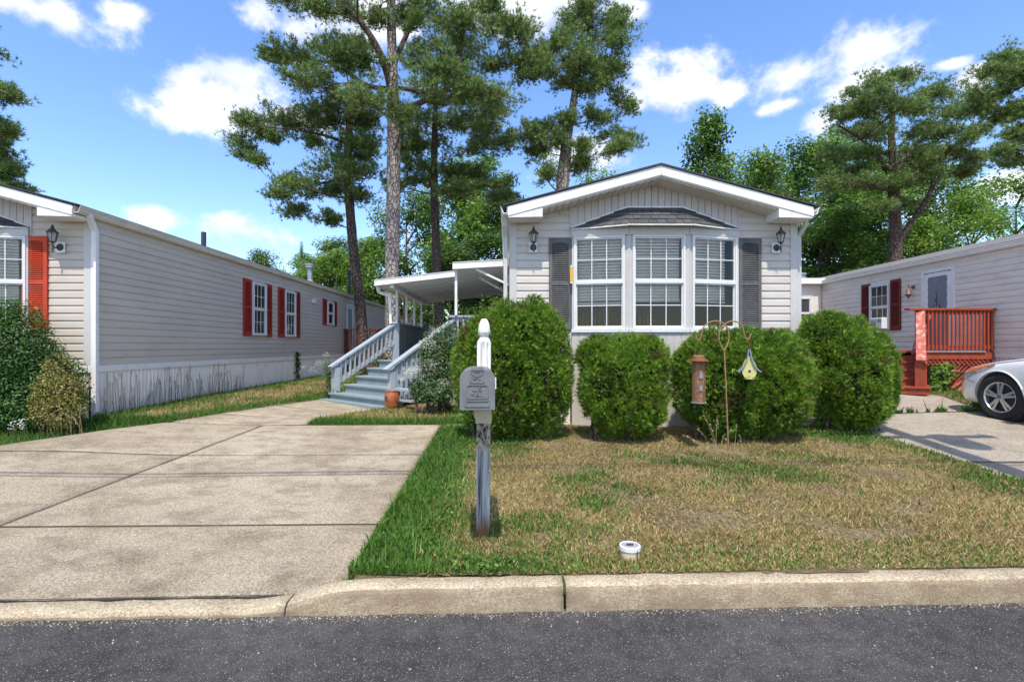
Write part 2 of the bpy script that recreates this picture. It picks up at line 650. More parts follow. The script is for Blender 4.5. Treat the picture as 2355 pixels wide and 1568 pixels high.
def kerb_grime():
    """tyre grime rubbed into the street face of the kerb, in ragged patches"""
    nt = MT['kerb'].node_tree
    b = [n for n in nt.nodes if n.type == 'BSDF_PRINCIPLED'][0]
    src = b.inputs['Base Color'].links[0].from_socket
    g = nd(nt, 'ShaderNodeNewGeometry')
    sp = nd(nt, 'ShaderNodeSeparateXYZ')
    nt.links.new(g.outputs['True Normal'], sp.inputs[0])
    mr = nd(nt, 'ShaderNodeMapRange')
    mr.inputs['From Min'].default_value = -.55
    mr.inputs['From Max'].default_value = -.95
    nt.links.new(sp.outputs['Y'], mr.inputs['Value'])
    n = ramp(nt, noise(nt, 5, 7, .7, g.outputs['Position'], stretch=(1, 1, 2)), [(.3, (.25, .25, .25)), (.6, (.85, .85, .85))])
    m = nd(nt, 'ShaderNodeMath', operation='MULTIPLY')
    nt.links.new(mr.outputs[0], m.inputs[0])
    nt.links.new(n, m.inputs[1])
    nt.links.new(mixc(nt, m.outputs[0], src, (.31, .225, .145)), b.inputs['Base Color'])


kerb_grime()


def vcol_mat(name, rough=.6, spec=.25, trans=0.0, var=.0):
    """leaf / blade material: colour from the mesh's own colour attribute"""
    m, nt, b, out = new_mat(name)
    at = nd(nt, 'ShaderNodeAttribute', attribute_name='Col')
    b.inputs['Roughness'].default_value = rough
    b.inputs['Specular IOR Level'].default_value = spec
    nt.links.new(at.outputs['Color'], b.inputs['Base Color'])
    if trans:
        t = nd(nt, 'ShaderNodeBsdfTranslucent')
        nt.links.new(at.outputs['Color'], t.inputs[0])
        mx = nd(nt, 'ShaderNodeMixShader')
        mx.inputs[0].default_value = trans
        nt.links.new(b.outputs[0], mx.inputs[1])
        nt.links.new(t.outputs[0], mx.inputs[2])
        nt.links.new(mx.outputs[0], out.inputs[0])
    return m


MT['leaf'] = vcol_mat('leaf', .45, .45, .38)
MT['needle'] = vcol_mat('needle', .45, .45, .2)
MT['grass'] = vcol_mat('grass', .6, .25, .25)


def bark(name, ca, cb, scale=9.0, plate=True):
    m, nt, b, out = new_mat(name)
    b.inputs['Roughness'].default_value = .9
    pos = nd(nt, 'ShaderNodeNewGeometry').outputs['Position']
    mp = nd(nt, 'ShaderNodeMapping')
    mp.inputs['Scale'].default_value = (1, 1, .55)
    nt.links.new(pos, mp.inputs['Vector'])
    wv = nd(nt, 'ShaderNodeTexNoise')
    wv.inputs['Scale'].default_value = 6
    nt.links.new(mp.outputs[0], wv.inputs['Vector'])
    ad = nd(nt, 'ShaderNodeMixRGB')
    ad.blend_type = 'ADD'
    ad.inputs[0].default_value = .12
    nt.links.new(mp.outputs[0], ad.inputs[1])
    nt.links.new(wv.outputs['Color'], ad.inputs[2])
    vo = nd(nt, 'ShaderNodeTexVoronoi', feature='DISTANCE_TO_EDGE')
    vo.inputs['Scale'].default_value = scale
    nt.links.new(ad.outputs[0], vo.inputs['Vector'])
    n = noise(nt, 25, 5, .7, pos, stretch=(1, 1, .4))
    c = ramp(nt, n, [(.3, ca), (.7, cb)])
    c = mixc(nt, ramp(nt, vo.outputs['Distance'], [(.02, (.9, .9, .9)), (.1, (0, 0, 0))]), c, tuple(x * .25 for x in ca))
    nt.links.new(c, b.inputs['Base Color'])
    bump(nt, b, ramp(nt, vo.outputs['Distance'], [(0, (0, 0, 0)), (.15, (1, 1, 1))]), .9, .03)
    return m


MT['bark'] = bark('pine_bark_grey', (.23, .185, .155), (.44, .375, .325), 10)
MT['bark_dark'] = bark('pine_bark_brown', (.075, .048, .038), (.16, .11, .09), 10)
MT['limb'] = bark('pine_limb', (.10, .06, .045), (.20, .13, .10), 14)


def wood_weathered():
    """old post: white paint flaking off grey wood with long open grain"""
    m, nt, b, out = new_mat('weathered_post')
    b.inputs['Roughness'].default_value = .8
    tc = nd(nt, 'ShaderNodeTexCoord').outputs['Object']
    sep = nd(nt, 'ShaderNodeSeparateXYZ')
    nt.links.new(tc, sep.inputs[0])
    wv = nd(nt, 'ShaderNodeTexWave', wave_type='BANDS', bands_direction='X')
    wv.inputs['Scale'].default_value = 15
    wv.inputs['Distortion'].default_value = 9
    wv.inputs['Detail'].default_value = 2
    wv.inputs['Detail Scale'].default_value = 1.0
    mp = nd(nt, 'ShaderNodeMapping')
    mp.inputs['Scale'].default_value = (1, 1, .10)
    nt.links.new(tc, mp.inputs['Vector'])
    nt.links.new(mp.outputs[0], wv.inputs['Vector'])
    gn = noise(nt, 34, 5, .62, tc, stretch=(1, 1, .045), dist=.6)
    grain = ramp(nt, gn, [(.36, (.06, .055, .052)), (.46, (.27, .265, .265)), (.62, (.47, .465, .46))])
    white = ramp(nt, gn, [(.34, (.25, .20, .16)), (.42, (.66, .62, .56)), (.6, (.80, .77, .72))])
    beige = ramp(nt, noise(nt, 20, 4, .6, tc), [(.3, (.36, .30, .21)), (.7, (.50, .44, .33))])
    z = sep.outputs['Z']

    def step(a, c):
        mr = nd(nt, 'ShaderNodeMapRange')
        mr.inputs['From Min'].default_value = a
        mr.inputs['From Max'].default_value = c
        nt.links.new(z, mr.inputs['Value'])
        return mr.outputs[0]
    c = mixc(nt, step(.60, .62), grain, beige)
    # black mould patch below the bracket
    mould = ramp(nt, noise(nt, 38, 6, .75, tc, stretch=(1, 1, .5)), [(.42, (0, 0, 0)), (.55, (1, 1, 1))])
    band = nd(nt, 'ShaderNodeMath', operation='MULTIPLY')
    nt.links.new(step(.60, .66), band.inputs[0])
    inv = nd(nt, 'ShaderNodeMath', operation='SUBTRACT')
    inv.inputs[0].default_value = 1
    nt.links.new(step(.79, .82), inv.inputs[1])
    nt.links.new(inv.outputs[0], band.inputs[1])
    mf = nd(nt, 'ShaderNodeMath', operation='MULTIPLY')
    nt.links.new(mould, mf.inputs[0])
    nt.links.new(band.outputs[0], mf.inputs[1])
    c = mixc(nt, mf.outputs[0], c, (.022, .018, .013))
    c = mixc(nt, step(1.0, 1.04), c, white)
    rust = nd(nt, 'ShaderNodeMath', operation='SUBTRACT')
    rust.inputs[0].default_value = 1
    nt.links.new(step(.05, .17), rust.inputs[1])
    c = mixc(nt, rust.outputs[0], c, (.19, .075, .035))
    nt.links.new(c, b.inputs['Base Color'])
    bump(nt, b, gn, .6, .006)
    return m


MT['post'] = wood_weathered()


def peeling():
    m, nt, b, out = new_mat('peeling_red_paint')
    b.inputs['Roughness'].default_value = .65
    n = noise(nt, 13, 6, .65, stretch=(1, 1, .5))
    c = ramp(nt, n, [(.50, (.38, .075, .045)), (.60, (.42, .27, .21))])
    nt.links.new(c, b.inputs['Base Color'])
    return m


MT['peel'] = peeling()


def car_paint():
    m, nt, b, out = new_mat('silver_car_paint')
    b.inputs['Base Color'].default_value = (.56, .58, .61, 1)
    b.inputs['Metallic'].default_value = .0
    b.inputs['Roughness'].default_value = .35
    b.inputs['Coat Weight'].default_value = .8
    b.inputs['Coat Roughness'].default_value = .06
    n = noise(nt, 6, 5, .6)
    nt.links.new(ramp(nt, n, [(.35, (.78, .78, .77)), (.7, (.86, .86, .85))]), b.inputs['Base Color'])
    return m


MT['carpaint'] = car_paint()
# ------------------------------------------------------------------ ground
def sm(a, b, x):
    t = np.clip((np.asarray(x, float) - a) / (b - a), 0, 1)
    return t * t * (3 - 2 * t)


def lawn_h(y):
    return np.interp(y, [2.9, 3.05, 7.5, 10, 16, 60], [.12, .135, .36, .42, .45, .6])


def drive_h(y):
    return np.interp(y, [2.5, 2.97, 7.5, 10.5, 16, 60], [.03, .035, .355, .425, .45, .6])


def side_add(x, y):
    l = .07 * (1 - sm(-5.5, -3.5, x)) * sm(3, 6.5, y)
    r = sm(4.9, 7.5, x) * np.interp(y, [6, 7.5, 9.7, 13], [0, .03, .13, .16])
    return l + r


def drive_mask(x, y):
    m = sm(-6.75, -6.6, x) * (1 - sm(-.99, -.93, x)) + sm(4.87, 4.94, x) * (1 - sm(9.9, 10.1, x))
    return m * (1 - sm(7.4, 7.5, y))


def ground(x, y):
    m = drive_mask(x, y)
    return lawn_h(y) * (1 - m) + (drive_h(y) - .09) * m + side_add(x, y)


def slab_h(x, y):
    return drive_h(y) + side_add(x, y)


KS = 0.026                                   # the street runs 1.5 degrees askew to the homes


def kerb_y(x):
    return 2.885 + KS * x


def soil_mat():
    m, nt, b, out = new_mat('lawn_soil')
    b.inputs['Roughness'].default_value = .95
    b.inputs['Specular IOR Level'].default_value = .1
    pos = nd(nt, 'ShaderNodeNewGeometry').outputs['Position']
    n = noise(nt, 1.3, 6, .65, pos)
    n2 = noise(nt, 40, 5, .75, pos)
    c = ramp(nt, n, [(.36, (.12, .088, .05)), (.5, (.20, .155, .09)), (.64, (.27, .215, .135))])
    c = mixc(nt, .7, c, ramp(nt, n2, [(.3, (.1, .1, .1)), (.7, (.9, .9, .9))]), 'OVERLAY')
    nt.links.new(c, b.inputs['Base Color'])
    bump(nt, b, n2, .9, .03)
    return m


MT['lawn'] = soil_mat()


def make_terrain():
    xs = np.concatenate([np.linspace(-300, -30, 12), np.linspace(-26, -9, 18), np.arange(-8.6, 10.6, .1), np.linspace(11, 26, 16), np.linspace(30, 300, 12)])
    t = np.concatenate([np.arange(0, 9.0, .1), np.linspace(9.2, 24, 40), np.linspace(26, 60, 18), np.linspace(70, 600, 12)])
    X, T = np.meshgrid(xs, t)
    Y = 3.0 + KS * np.clip(X, -40, 40) * np.exp(-T / 3.0) + T
    Z = ground(X, Y)
    lx = np.interp(Y, [7.46, 8.3, 9.4, 10.45], [-4.85, -4.6, -4.2, -3.7])
    rx = np.interp(Y, [7.46, 8.0, 8.55, 9.0], [-2.9, -2.78, -2.55, -2.1])
    paved = ((X > lx - .06) & (X < rx + .06) & (Y > 7.3) & (Y < 10.6)) | ((X > 4.8) & (X < 12.2) & (Y > 7.3) & (Y < 8.3)) | ((X > 4.8) & (X < np.interp(Y, [8.2, 9.75], [7.8, 8.4])) & (Y > 8.1) & (Y < 12.1))
    Z = Z - .06 * paved
    near = (np.abs(X) < 10) & (Y < 16)
    Z = Z + near * .012 * (np.sin(X * 3.1 + Y * 1.7) * np.sin(Y * 2.3 - X))
    v = np.stack([X, Y, Z], -1).reshape(-1, 3)
    nx = len(xs)
    i = np.arange((len(t) - 1) * nx).reshape(len(t) - 1, nx)[:, :-1].ravel()
    q = np.stack([i, i + 1, i + nx + 1, i + nx], 1)
    o = bpy.data.objects.new('lawn_ground', np_mesh('lawn_ground', v, quads=q, mat=MT['lawn']))
    link(o)
    tag(o, 'dry brown soil of the yards under the grass', 'ground', kind='structure')


make_terrain()

mb = MB()
mb.add([(-300, -300, 0), (300, -300, 0), (60, kerb_y(60) + .03, 0), (-60, kerb_y(-60) + .03, 0)], [(0, 1, 2, 3)])
road = mb.build('road', MT['asphalt'])
tag(road, 'dark grey asphalt street flecked with pale stone chips', 'road', kind='structure')


def kerb_height(x):
    return .035 + .105 * float(sm(-1.42, -.86, x))


def make_kerb():
    root = thing('kerb', 'pale concrete kerb between the asphalt and the lawn, dropped at the driveway', 'kerb', (0, 2.9, 0))
    tag(root, kind='structure')
    spans = [(-9.0, -4.2), (-4.19, -1.245), (-1.235, .318), (.334, 3.4), (3.412, 9.0)]
    for a, b in spans:
        n = max(6, int((b - a) / .07))
        xs = [a + (b - a) * i / n for i in range(n + 1)]
        prof0 = None
        m = MB()
        rings = []
        for x in xs:
            h = kerb_height(x)
            if x > 4.4:
                h = .035 + .105 * (1 - float(sm(4.5, 5.0, x)))
            y0 = kerb_y(x) + .004 * math.sin(x * 9) + .003 * math.sin(x * 31)
            w = .155 + .003 * math.sin(x * 17)
            hh = h + .002 * math.sin(x * 23 + 1)
            r = min(.035, h * .6)
            ring = [(y0 - .0, -.08), (y0 + .002, .004), (y0 + .016 * h / .14, hh - r), (y0 + .016 + r * .3, hh - r * .3), (y0 + .016 + r, hh), (y0 + w - .012, hh + .001), (y0 + w, hh - .01), (y0 + w, -.08)]
            rings.append(len(m.v))
            m.v.extend([(x, y, z) for y, z in ring])
        k = 8
        for i in range(n):
            for j in range(k - 1):
                a0, b0 = rings[i] + j, rings[i + 1] + j
                m.f.append((a0, b0, b0 + 1, a0 + 1))
        m.f.append(tuple(rings[0] + j for j in range(k)))
        m.f.append(tuple(rings[-1] + j for j in range(k - 1, -1, -1)))
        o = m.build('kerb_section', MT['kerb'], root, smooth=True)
        o.data.polygons.foreach_set('use_smooth', [len(p.vertices) == 4 for p in o.data.polygons])


make_kerb()


def grit():
    """small stones and sand washed against the kerb"""
    r = np.random.default_rng(17)
    n = 2600
    x = r.uniform(-3.6, 4.2, n)
    y = kerb_y(x) - np.abs(r.normal(0, .035, n)) - .002
    far = r.random(n) < .12
    y = np.where(far, kerb_y(x) - r.uniform(.05, .6, n), y)
    s = r.uniform(.0015, .006, n)
    p = np.stack([x, y, s * .4], 1)
    t = np.array([(1, 0, -.5), (-.5, .87, -.5), (-.5, -.87, -.5), (0, 0, .8)])
    v = p[:, None, :] + t[None] * s[:, None, None] * r.uniform(.6, 1.3, (n, 4, 1))
    i = np.arange(n)[:, None] * 4
    tr = np.concatenate([i + np.array([0, 1, 3]), i + np.array([1, 2, 3]), i + np.array([2, 0, 3])])
    base = np.array([(.30, .26, .20), (.12, .10, .085), (.45, .41, .34), (.20, .14, .09)])[r.integers(0, 4, n)]
    o = link(bpy.data.objects.new('grit', np_mesh('grit', v.reshape(-1, 3), tris=tr, mat=vcol_mat('grit_stone', .9, .2), col=np.repeat(base, 4, 0))))
    tag(o, 'sand and small stones washed along the foot of the kerb', 'grit', kind='stuff')


grit()


def slab(parent, c00, c10, c11, c01, mat, gap=.009, h=slab_h, n=26, arcs=None, name='slab'):
    """one cast slab; corners given anticlockwise from the near left one"""
    cs = [np.array(c, float) for c in (c00, c10, c11, c01)]
    u = np.linspace(0, 1, n)
    U, V = np.meshgrid(u, u)
    pts = (cs[0] * ((1 - U) * (1 - V))[..., None] + cs[1] * (U * (1 - V))[..., None] + cs[2] * (U * V)[..., None] + cs[3] * ((1 - U) * V)[..., None])
    cen = pts.mean((0, 1))
    w = max(np.linalg.norm(cs[1] - cs[0]), .1)
    d = max(np.linalg.norm(cs[3] - cs[0]), .1)
    # pull the rim in by the joint's half width
    s = np.stack([1 - 2 * gap / w + 0 * U, 1 - 2 * gap / d + 0 * U], -1)
    pts = cen + (pts - cen) * s
    Z = h(pts[..., 0], pts[..., 1]) + .012
    edge = np.minimum(np.minimum(U, 1 - U) * w, np.minimum(V, 1 - V) * d)
    Z = Z - .006 * (edge < .001)
    v = np.concatenate([pts, Z[..., None]], -1).reshape(-1, 3)
    i = np.arange((n - 1) * n).reshape(n - 1, n)[:, :-1].ravel()
    q = [np.stack([i, i + 1, i + n + 1, i + n], 1)]
    rim = np.concatenate([np.arange(n), np.arange(1, n) * n + n - 1, (n - 1) * n + np.arange(n - 2, -1, -1), np.arange(n - 2, 0, -1) * n])
    low = v[rim].copy()
    low[:, 2] -= .12
    base = len(v)
    v = np.concatenate([v, low])
    k = len(rim)
    j = np.arange(k)
    q.append(np.stack([rim[j], base + j, base + (j + 1) % k, rim[(j + 1) % k]], 1))
    return link(bpy.data.objects.new(name, np_mesh(name, v, quads=np.concatenate(q), mat=mat)), parent)


def jx(y):
    return -3.92 + (y - 4.0) * .115


dr = thing('driveway', 'stained tan concrete driveway of cast slabs between the grey homes', 'driveway', (-3, 3, 0))
tag(dr, kind='structure')
c = MT['concrete']
ya, yb = 4.0, 5.93


def kb(x):
    return kerb_y(x) + .158


slab(dr, (-9, kb(-9)), (-3.98, kb(-3.98)), (jx(ya), ya - .03), (-9, ya - .03), c)
slab(dr, (-3.98, kb(-3.98)), (-1.0, kb(-1.0)), (-.975, ya), (jx(ya), ya - .03), c, n=40)
slab(dr, (-9, ya - .03), (jx(ya), ya - .03), (jx(yb), yb - .02), (-6.35, yb - .06), c)
slab(dr, (jx(ya), ya - .03), (-.975, ya), (-.97, yb), (jx(yb), yb - .02), c, n=40)
slab(dr, (-6.2, yb - .06), (jx(yb), yb - .02), (jx(7.4), 7.43), (-4.9, 7.40), c)
slab(dr, (jx(yb), yb - .02), (-.97, yb), (-.96, 7.46), (jx(7.4), 7.43), c, n=40)


def joint(parent, pts, wdt=.018, mat='joint', lift=.0095, name='slab_joint'):
    """dirt-filled joint between slabs, flush with the surface"""
    m = MB()
    P_ = []
    for (ax, ay), (bx, by) in zip(pts[:-1], pts[1:]):
        n = max(2, int(math.hypot(bx - ax, by - ay) / .12))
        for i in range(n):
            P_.append((ax + (bx - ax) * i / n, ay + (by - ay) * i / n))
    P_.append(pts[-1])
    rj = random.Random(len(P_))
    for i, (x, y) in enumerate(P_):
        a, b = P_[max(0, i - 1)], P_[min(len(P_) - 1, i + 1)]
        dx, dy = b[0] - a[0], b[1] - a[1]
        L = math.hypot(dx, dy) or 1
        w1, w2 = wdt / 2 * rj.uniform(.6, 1.4), wdt / 2 * rj.uniform(.6, 1.4)
        z = float(slab_h(x, y)) + lift
        m.v += [(x - dy / L * w1, y + dx / L * w1, z), (x + dy / L * w2, y - dx / L * w2, z)]
    for i in range(len(P_) - 1):
        m.f.append((2 * i, 2 * i + 1, 2 * i + 3, 2 * i + 2))
    m.build(name, MT[mat], parent)


MT['joint'] = paint('joint_dirt', (.11, .088, .065), .95, .4, None, 0, 30)
joint(dr, [(-9, ya - .03), (jx(ya), ya - .03), (-.98, ya)])
joint(dr, [(-6.3, yb - .06), (jx(yb), yb - .02), (-.98, yb)], .010)
joint(dr, [(jx(ya), ya - .03), (jx(yb), yb - .02), (jx(7.4), 7.43)], .02)
joint(dr, [(-8.9, kb(-8.9) - .001), (-1.3, kb(-1.3) - .001)], .012)
joint(dr, [(-4.9, 7.43), (jx(7.4), 7.445), (-2.9, 7.46)], .012)
rows = [[(-4.85, 7.46), (-2.9, 7.46)], [(-4.6, 8.3), (-2.78, 8.0)], [(-4.2, 9.4), (-2.55, 8.55)], [(-3.7, 10.45), (-2.1, 9.0)]]
wk = thing('walkway', 'pale concrete walk leading from driveway to the blue steps', 'path', (-3.7, 7.5, 0))
tag(wk, kind='structure')
for r0, r1 in zip(rows[:-1], rows[1:]):
    slab(wk, r0[0], r0[1], r1[1], r1[0], MT['concrete'], gap=.0, n=10)
d2 = thing('driveway', 'grey concrete driveway under the silver car at the red steps', 'driveway', (7, 3, 0))
tag(d2, kind='structure')
cr_ = MT['concrete_r']
slab(d2, (4.92, kerb_y(4.9) + .158), (12, kerb_y(12) + .158), (12, 5.6), (4.88, 5.6), cr_)
slab(d2, (4.88, 5.6), (12, 5.6), (12, 8.25), (4.86, 8.2), cr_, n=40)
joint(d2, [(4.9, 5.6), (11.9, 5.6)], .016)
joint(d2, [(4.9, 8.21), (7.75, 8.245)], .025)
slab(d2, (4.86, 8.22), (7.75, 8.25), (8.35, 9.75), (5.3, 9.7), cr_, n=20)
slab(d2, (5.3, 9.7), (8.35, 9.75), (8.3, 12), (5.3, 12), cr_, n=12)


# ------------------------------------------------------------------ pieces of homes
def T(x, y, z, rot=0.0):
    return Matrix.Translation((x, y, z)) @ Matrix.Rotation(rot, 4, 'Z')


_sid_cache = {}


def siding_board(parent, mat, L, h, M):
    """one lap of siding; local x along the wall, y into the wall, z up"""
    key = (round(L, 4), h, mat.name)
    if key not in _sid_cache:
        prof = [(0, 0), (-.016, -.002), (-.0155, .004), (-.011, h * .62), (-.004, h * .80), (-.003, h + .002), (0, h + .002)]
        m = MB()
        m.prism([(y, z) for y, z in prof], lambda u, v, w: (w, u, v), 0, L)
        _sid_cache[key] = m.mesh('siding_board', mat)
    return inst('siding_board', _sid_cache[key], parent, M)


def shutter(parent, mat, M, w, h):
    """louvred shutter, origin at bottom centre on the wall face"""
    m = MB()
    s = w * .14
    t0, t1 = -.035, -.004
    hw = w / 2
    m.box(-hw, -hw + s, t0, t1, 0, h).box(hw - s, hw, t0, t1, 0, h)
    m.box(-hw + s, hw - s, t0 + .002, t1, 0, h * .075)
    m.box(-hw + s, hw - s, t0 + .002, t1, h * .485, h * .525)
    # arched head rail
    iw = hw - s
    pts = [(-iw, h), (-iw, h * .93)] + [(-iw + 2 * iw * i / 8, h * .93 + .028 * math.sin(math.pi * i / 8) ** .7) for i in range(1, 8)] + [(iw, h * .93), (iw, h)]
    m.prism(pts[::-1], lambda u, v, q: (u, q, v), t0 + .002, t1)
    m.box(-hw + .004, hw - .004, -.010, -.001, .004, h - .004)
    o = m.build('shutter', mat, parent, M)
    l = MB()
    for a, b in ((h * .08, h * .482), (h * .53, h * .955)):
        n = int((b - a) / .027)
        for i in range(n):
            z = a + (b - a) * (i + .5) / n
            l.add([(-iw, -.032, z - .012), (iw, -.032, z - .012), (iw, -.012, z + .010), (-iw, -.012, z + .010),
                   (-iw, -.030, z - .015), (iw, -.030, z - .015), (iw, -.010, z + .006), (-iw, -.010, z + .006)],
                  [(0, 1, 2, 3), (7, 6, 5, 4), (0, 4, 5, 1), (1, 5, 6, 2), (3, 7, 4, 0)])
    lo = l.build('louvre', mat, o, M)
    lo['kind'] = 'stuff'
    return o


_pane_cache = {}


def pane(parent, w, h, M):
    k = (round(w, 3), round(h, 3))
    if k not in _pane_cache:
        m = MB()
        m.add([(0, 0, 0), (w, 0, 0), (w, 0, h), (0, 0, h)], [(0, 1, 2, 3)])
        _pane_cache[k] = m.mesh('pane', MT['glass'])
    return inst('pane', _pane_cache[k], parent, M)


def window(parent, M, w, h, meet=.5, cols=3, rows=(2, 2), frame=.05, grid=True, mat=None, deep=0.0):
    """double-hung window, origin bottom centre on the wall face, y into the wall"""
    mat = mat or MT['white_shiny']
    m = MB()
    hw = w / 2
    y0, y1 = -.03, .03
    m.box(-hw, -hw + frame, y0, y1 + deep, 0, h).box(hw - frame, hw, y0, y1 + deep, 0, h)
    m.box(-hw + frame, hw - frame, y0 + .002, y1 + deep, 0, frame).box(-hw + frame, hw - frame, y0 + .002, y1 + deep, h - frame, h)
    zm = frame + (h - 2 * frame) * meet
    m.box(-hw + frame, hw - frame, y0 + .006, y1, zm - .022, zm + .022)
    # stepped inner edge of the sashes
    e = .018
    for a, b, yy in ((frame, zm - .022, 0.0), (zm + .022, h - frame, -.012)):
        m.box(-hw + frame, -hw + frame + e, yy, y1, a, b).box(hw - frame - e, hw - frame, yy, y1, a, b)
        m.box(-hw + frame + e, hw - frame - e, yy, y1, a, a + e).box(-hw + frame + e, hw - frame - e, yy, y1, b - e, b)
    o = m.build('window', mat, parent, M)
    g = MB()
    x0, x1 = -hw + frame + e, hw - frame - e
    for (a, b, yy), nr in zip(((frame + e, zm - .022 - e, .012), (zm + .022 + e, h - frame - e, .0)), rows):
        cw, rh = (x1 - x0) / cols, (b - a) / nr
        for i in range(cols):
            for j in range(nr):
                pane(o, cw - .004, rh - .004, M @ T(x0 + i * cw + .002, yy + .004, a + j * rh + .002))
        if grid:
            for i in range(1, cols):
                g.box(x0 + i * cw - .0065, x0 + i * cw + .0065, yy - .004, yy + .012, a, b)
            for j in range(1, nr):
                g.box(x0, x1, yy - .002, yy + .010, a + j * rh - .0065, a + j * rh + .0065)
    if g.v:
        g.build('muntin', mat, o, M)
    return o


def lantern(label, M, metal, plate=True, flip=False, scale=1.0, group=None):
    """wall lantern; local y into the wall, origin on the wall face behind the arm"""
    r = thing('wall_lantern', label, 'wall lamp', M.to_translation(), 0, group)
    S = M @ Matrix.Scale(scale, 4)
    if plate:
        MB().box(-.065, .065, -.022, -.013, -.075, .075).build('mounting_block', MT['white'], r, S)
    m = MB()
    m.lathe([(.0, -.022), (.05, -.022), (.046, -.034), (.03, -.05), (.014, -.056)], n=14, axis='Y')
    m.tube([(0, -.05, 0), (0, -.10, -.025), (0, -.14, .0), (0, -.14, .045)], .009, 6)
    m.build('bracket', metal, r, S, smooth=True)
    q = Matrix.Scale(-1, 4, (0, 0, 1)) if flip else Matrix.Identity(4)
    m = MB()
    m.lathe([(.004, -.09), (.012, -.085), (.006, -.065), (.016, -.05), (.009, -.02), (.009, .03), (.03, .045), (.036, .055)], (0, -.14, 0), 8)
    for k in range(6):
        a = math.pi / 3 * k
        m.bar((.036 * math.cos(a), -.14 + .036 * math.sin(a), .055), (.062 * math.cos(a), -.14 + .062 * math.sin(a), .175), .008, .008)
    m.lathe([(.074, .172), (.076, .18), (.062, .192), (.03, .225), (.022, .232), (.026, .24), (.014, .25), (.018, .262), (.004, .285)], (0, -.14, 0), 6)
    m.build('cage', metal, r, S @ q)
    g = MB()
    g.lathe([(.033, .058), (.059, .172)], (0, -.14, 0), 6, cap=False)
    g.build('lantern_glass', MT['lglass'], r, S @ q)
    b = MB()
    b.lathe([(.012, .06), (.014, .1), (.010, .13), (.002, .14)], (0, -.14, 0), 8)
    b.build('candle_bulb', MT['white'], r, S @ q, smooth=True)
    return r


def downspout(parent, pts, mat, w=.055):
    m = MB()
    for a, b in zip(pts[:-1], pts[1:]):
        m.bar(a, b, w, w * .8, (0, 1, 0.01))
    return m.build('downspout', mat, parent)


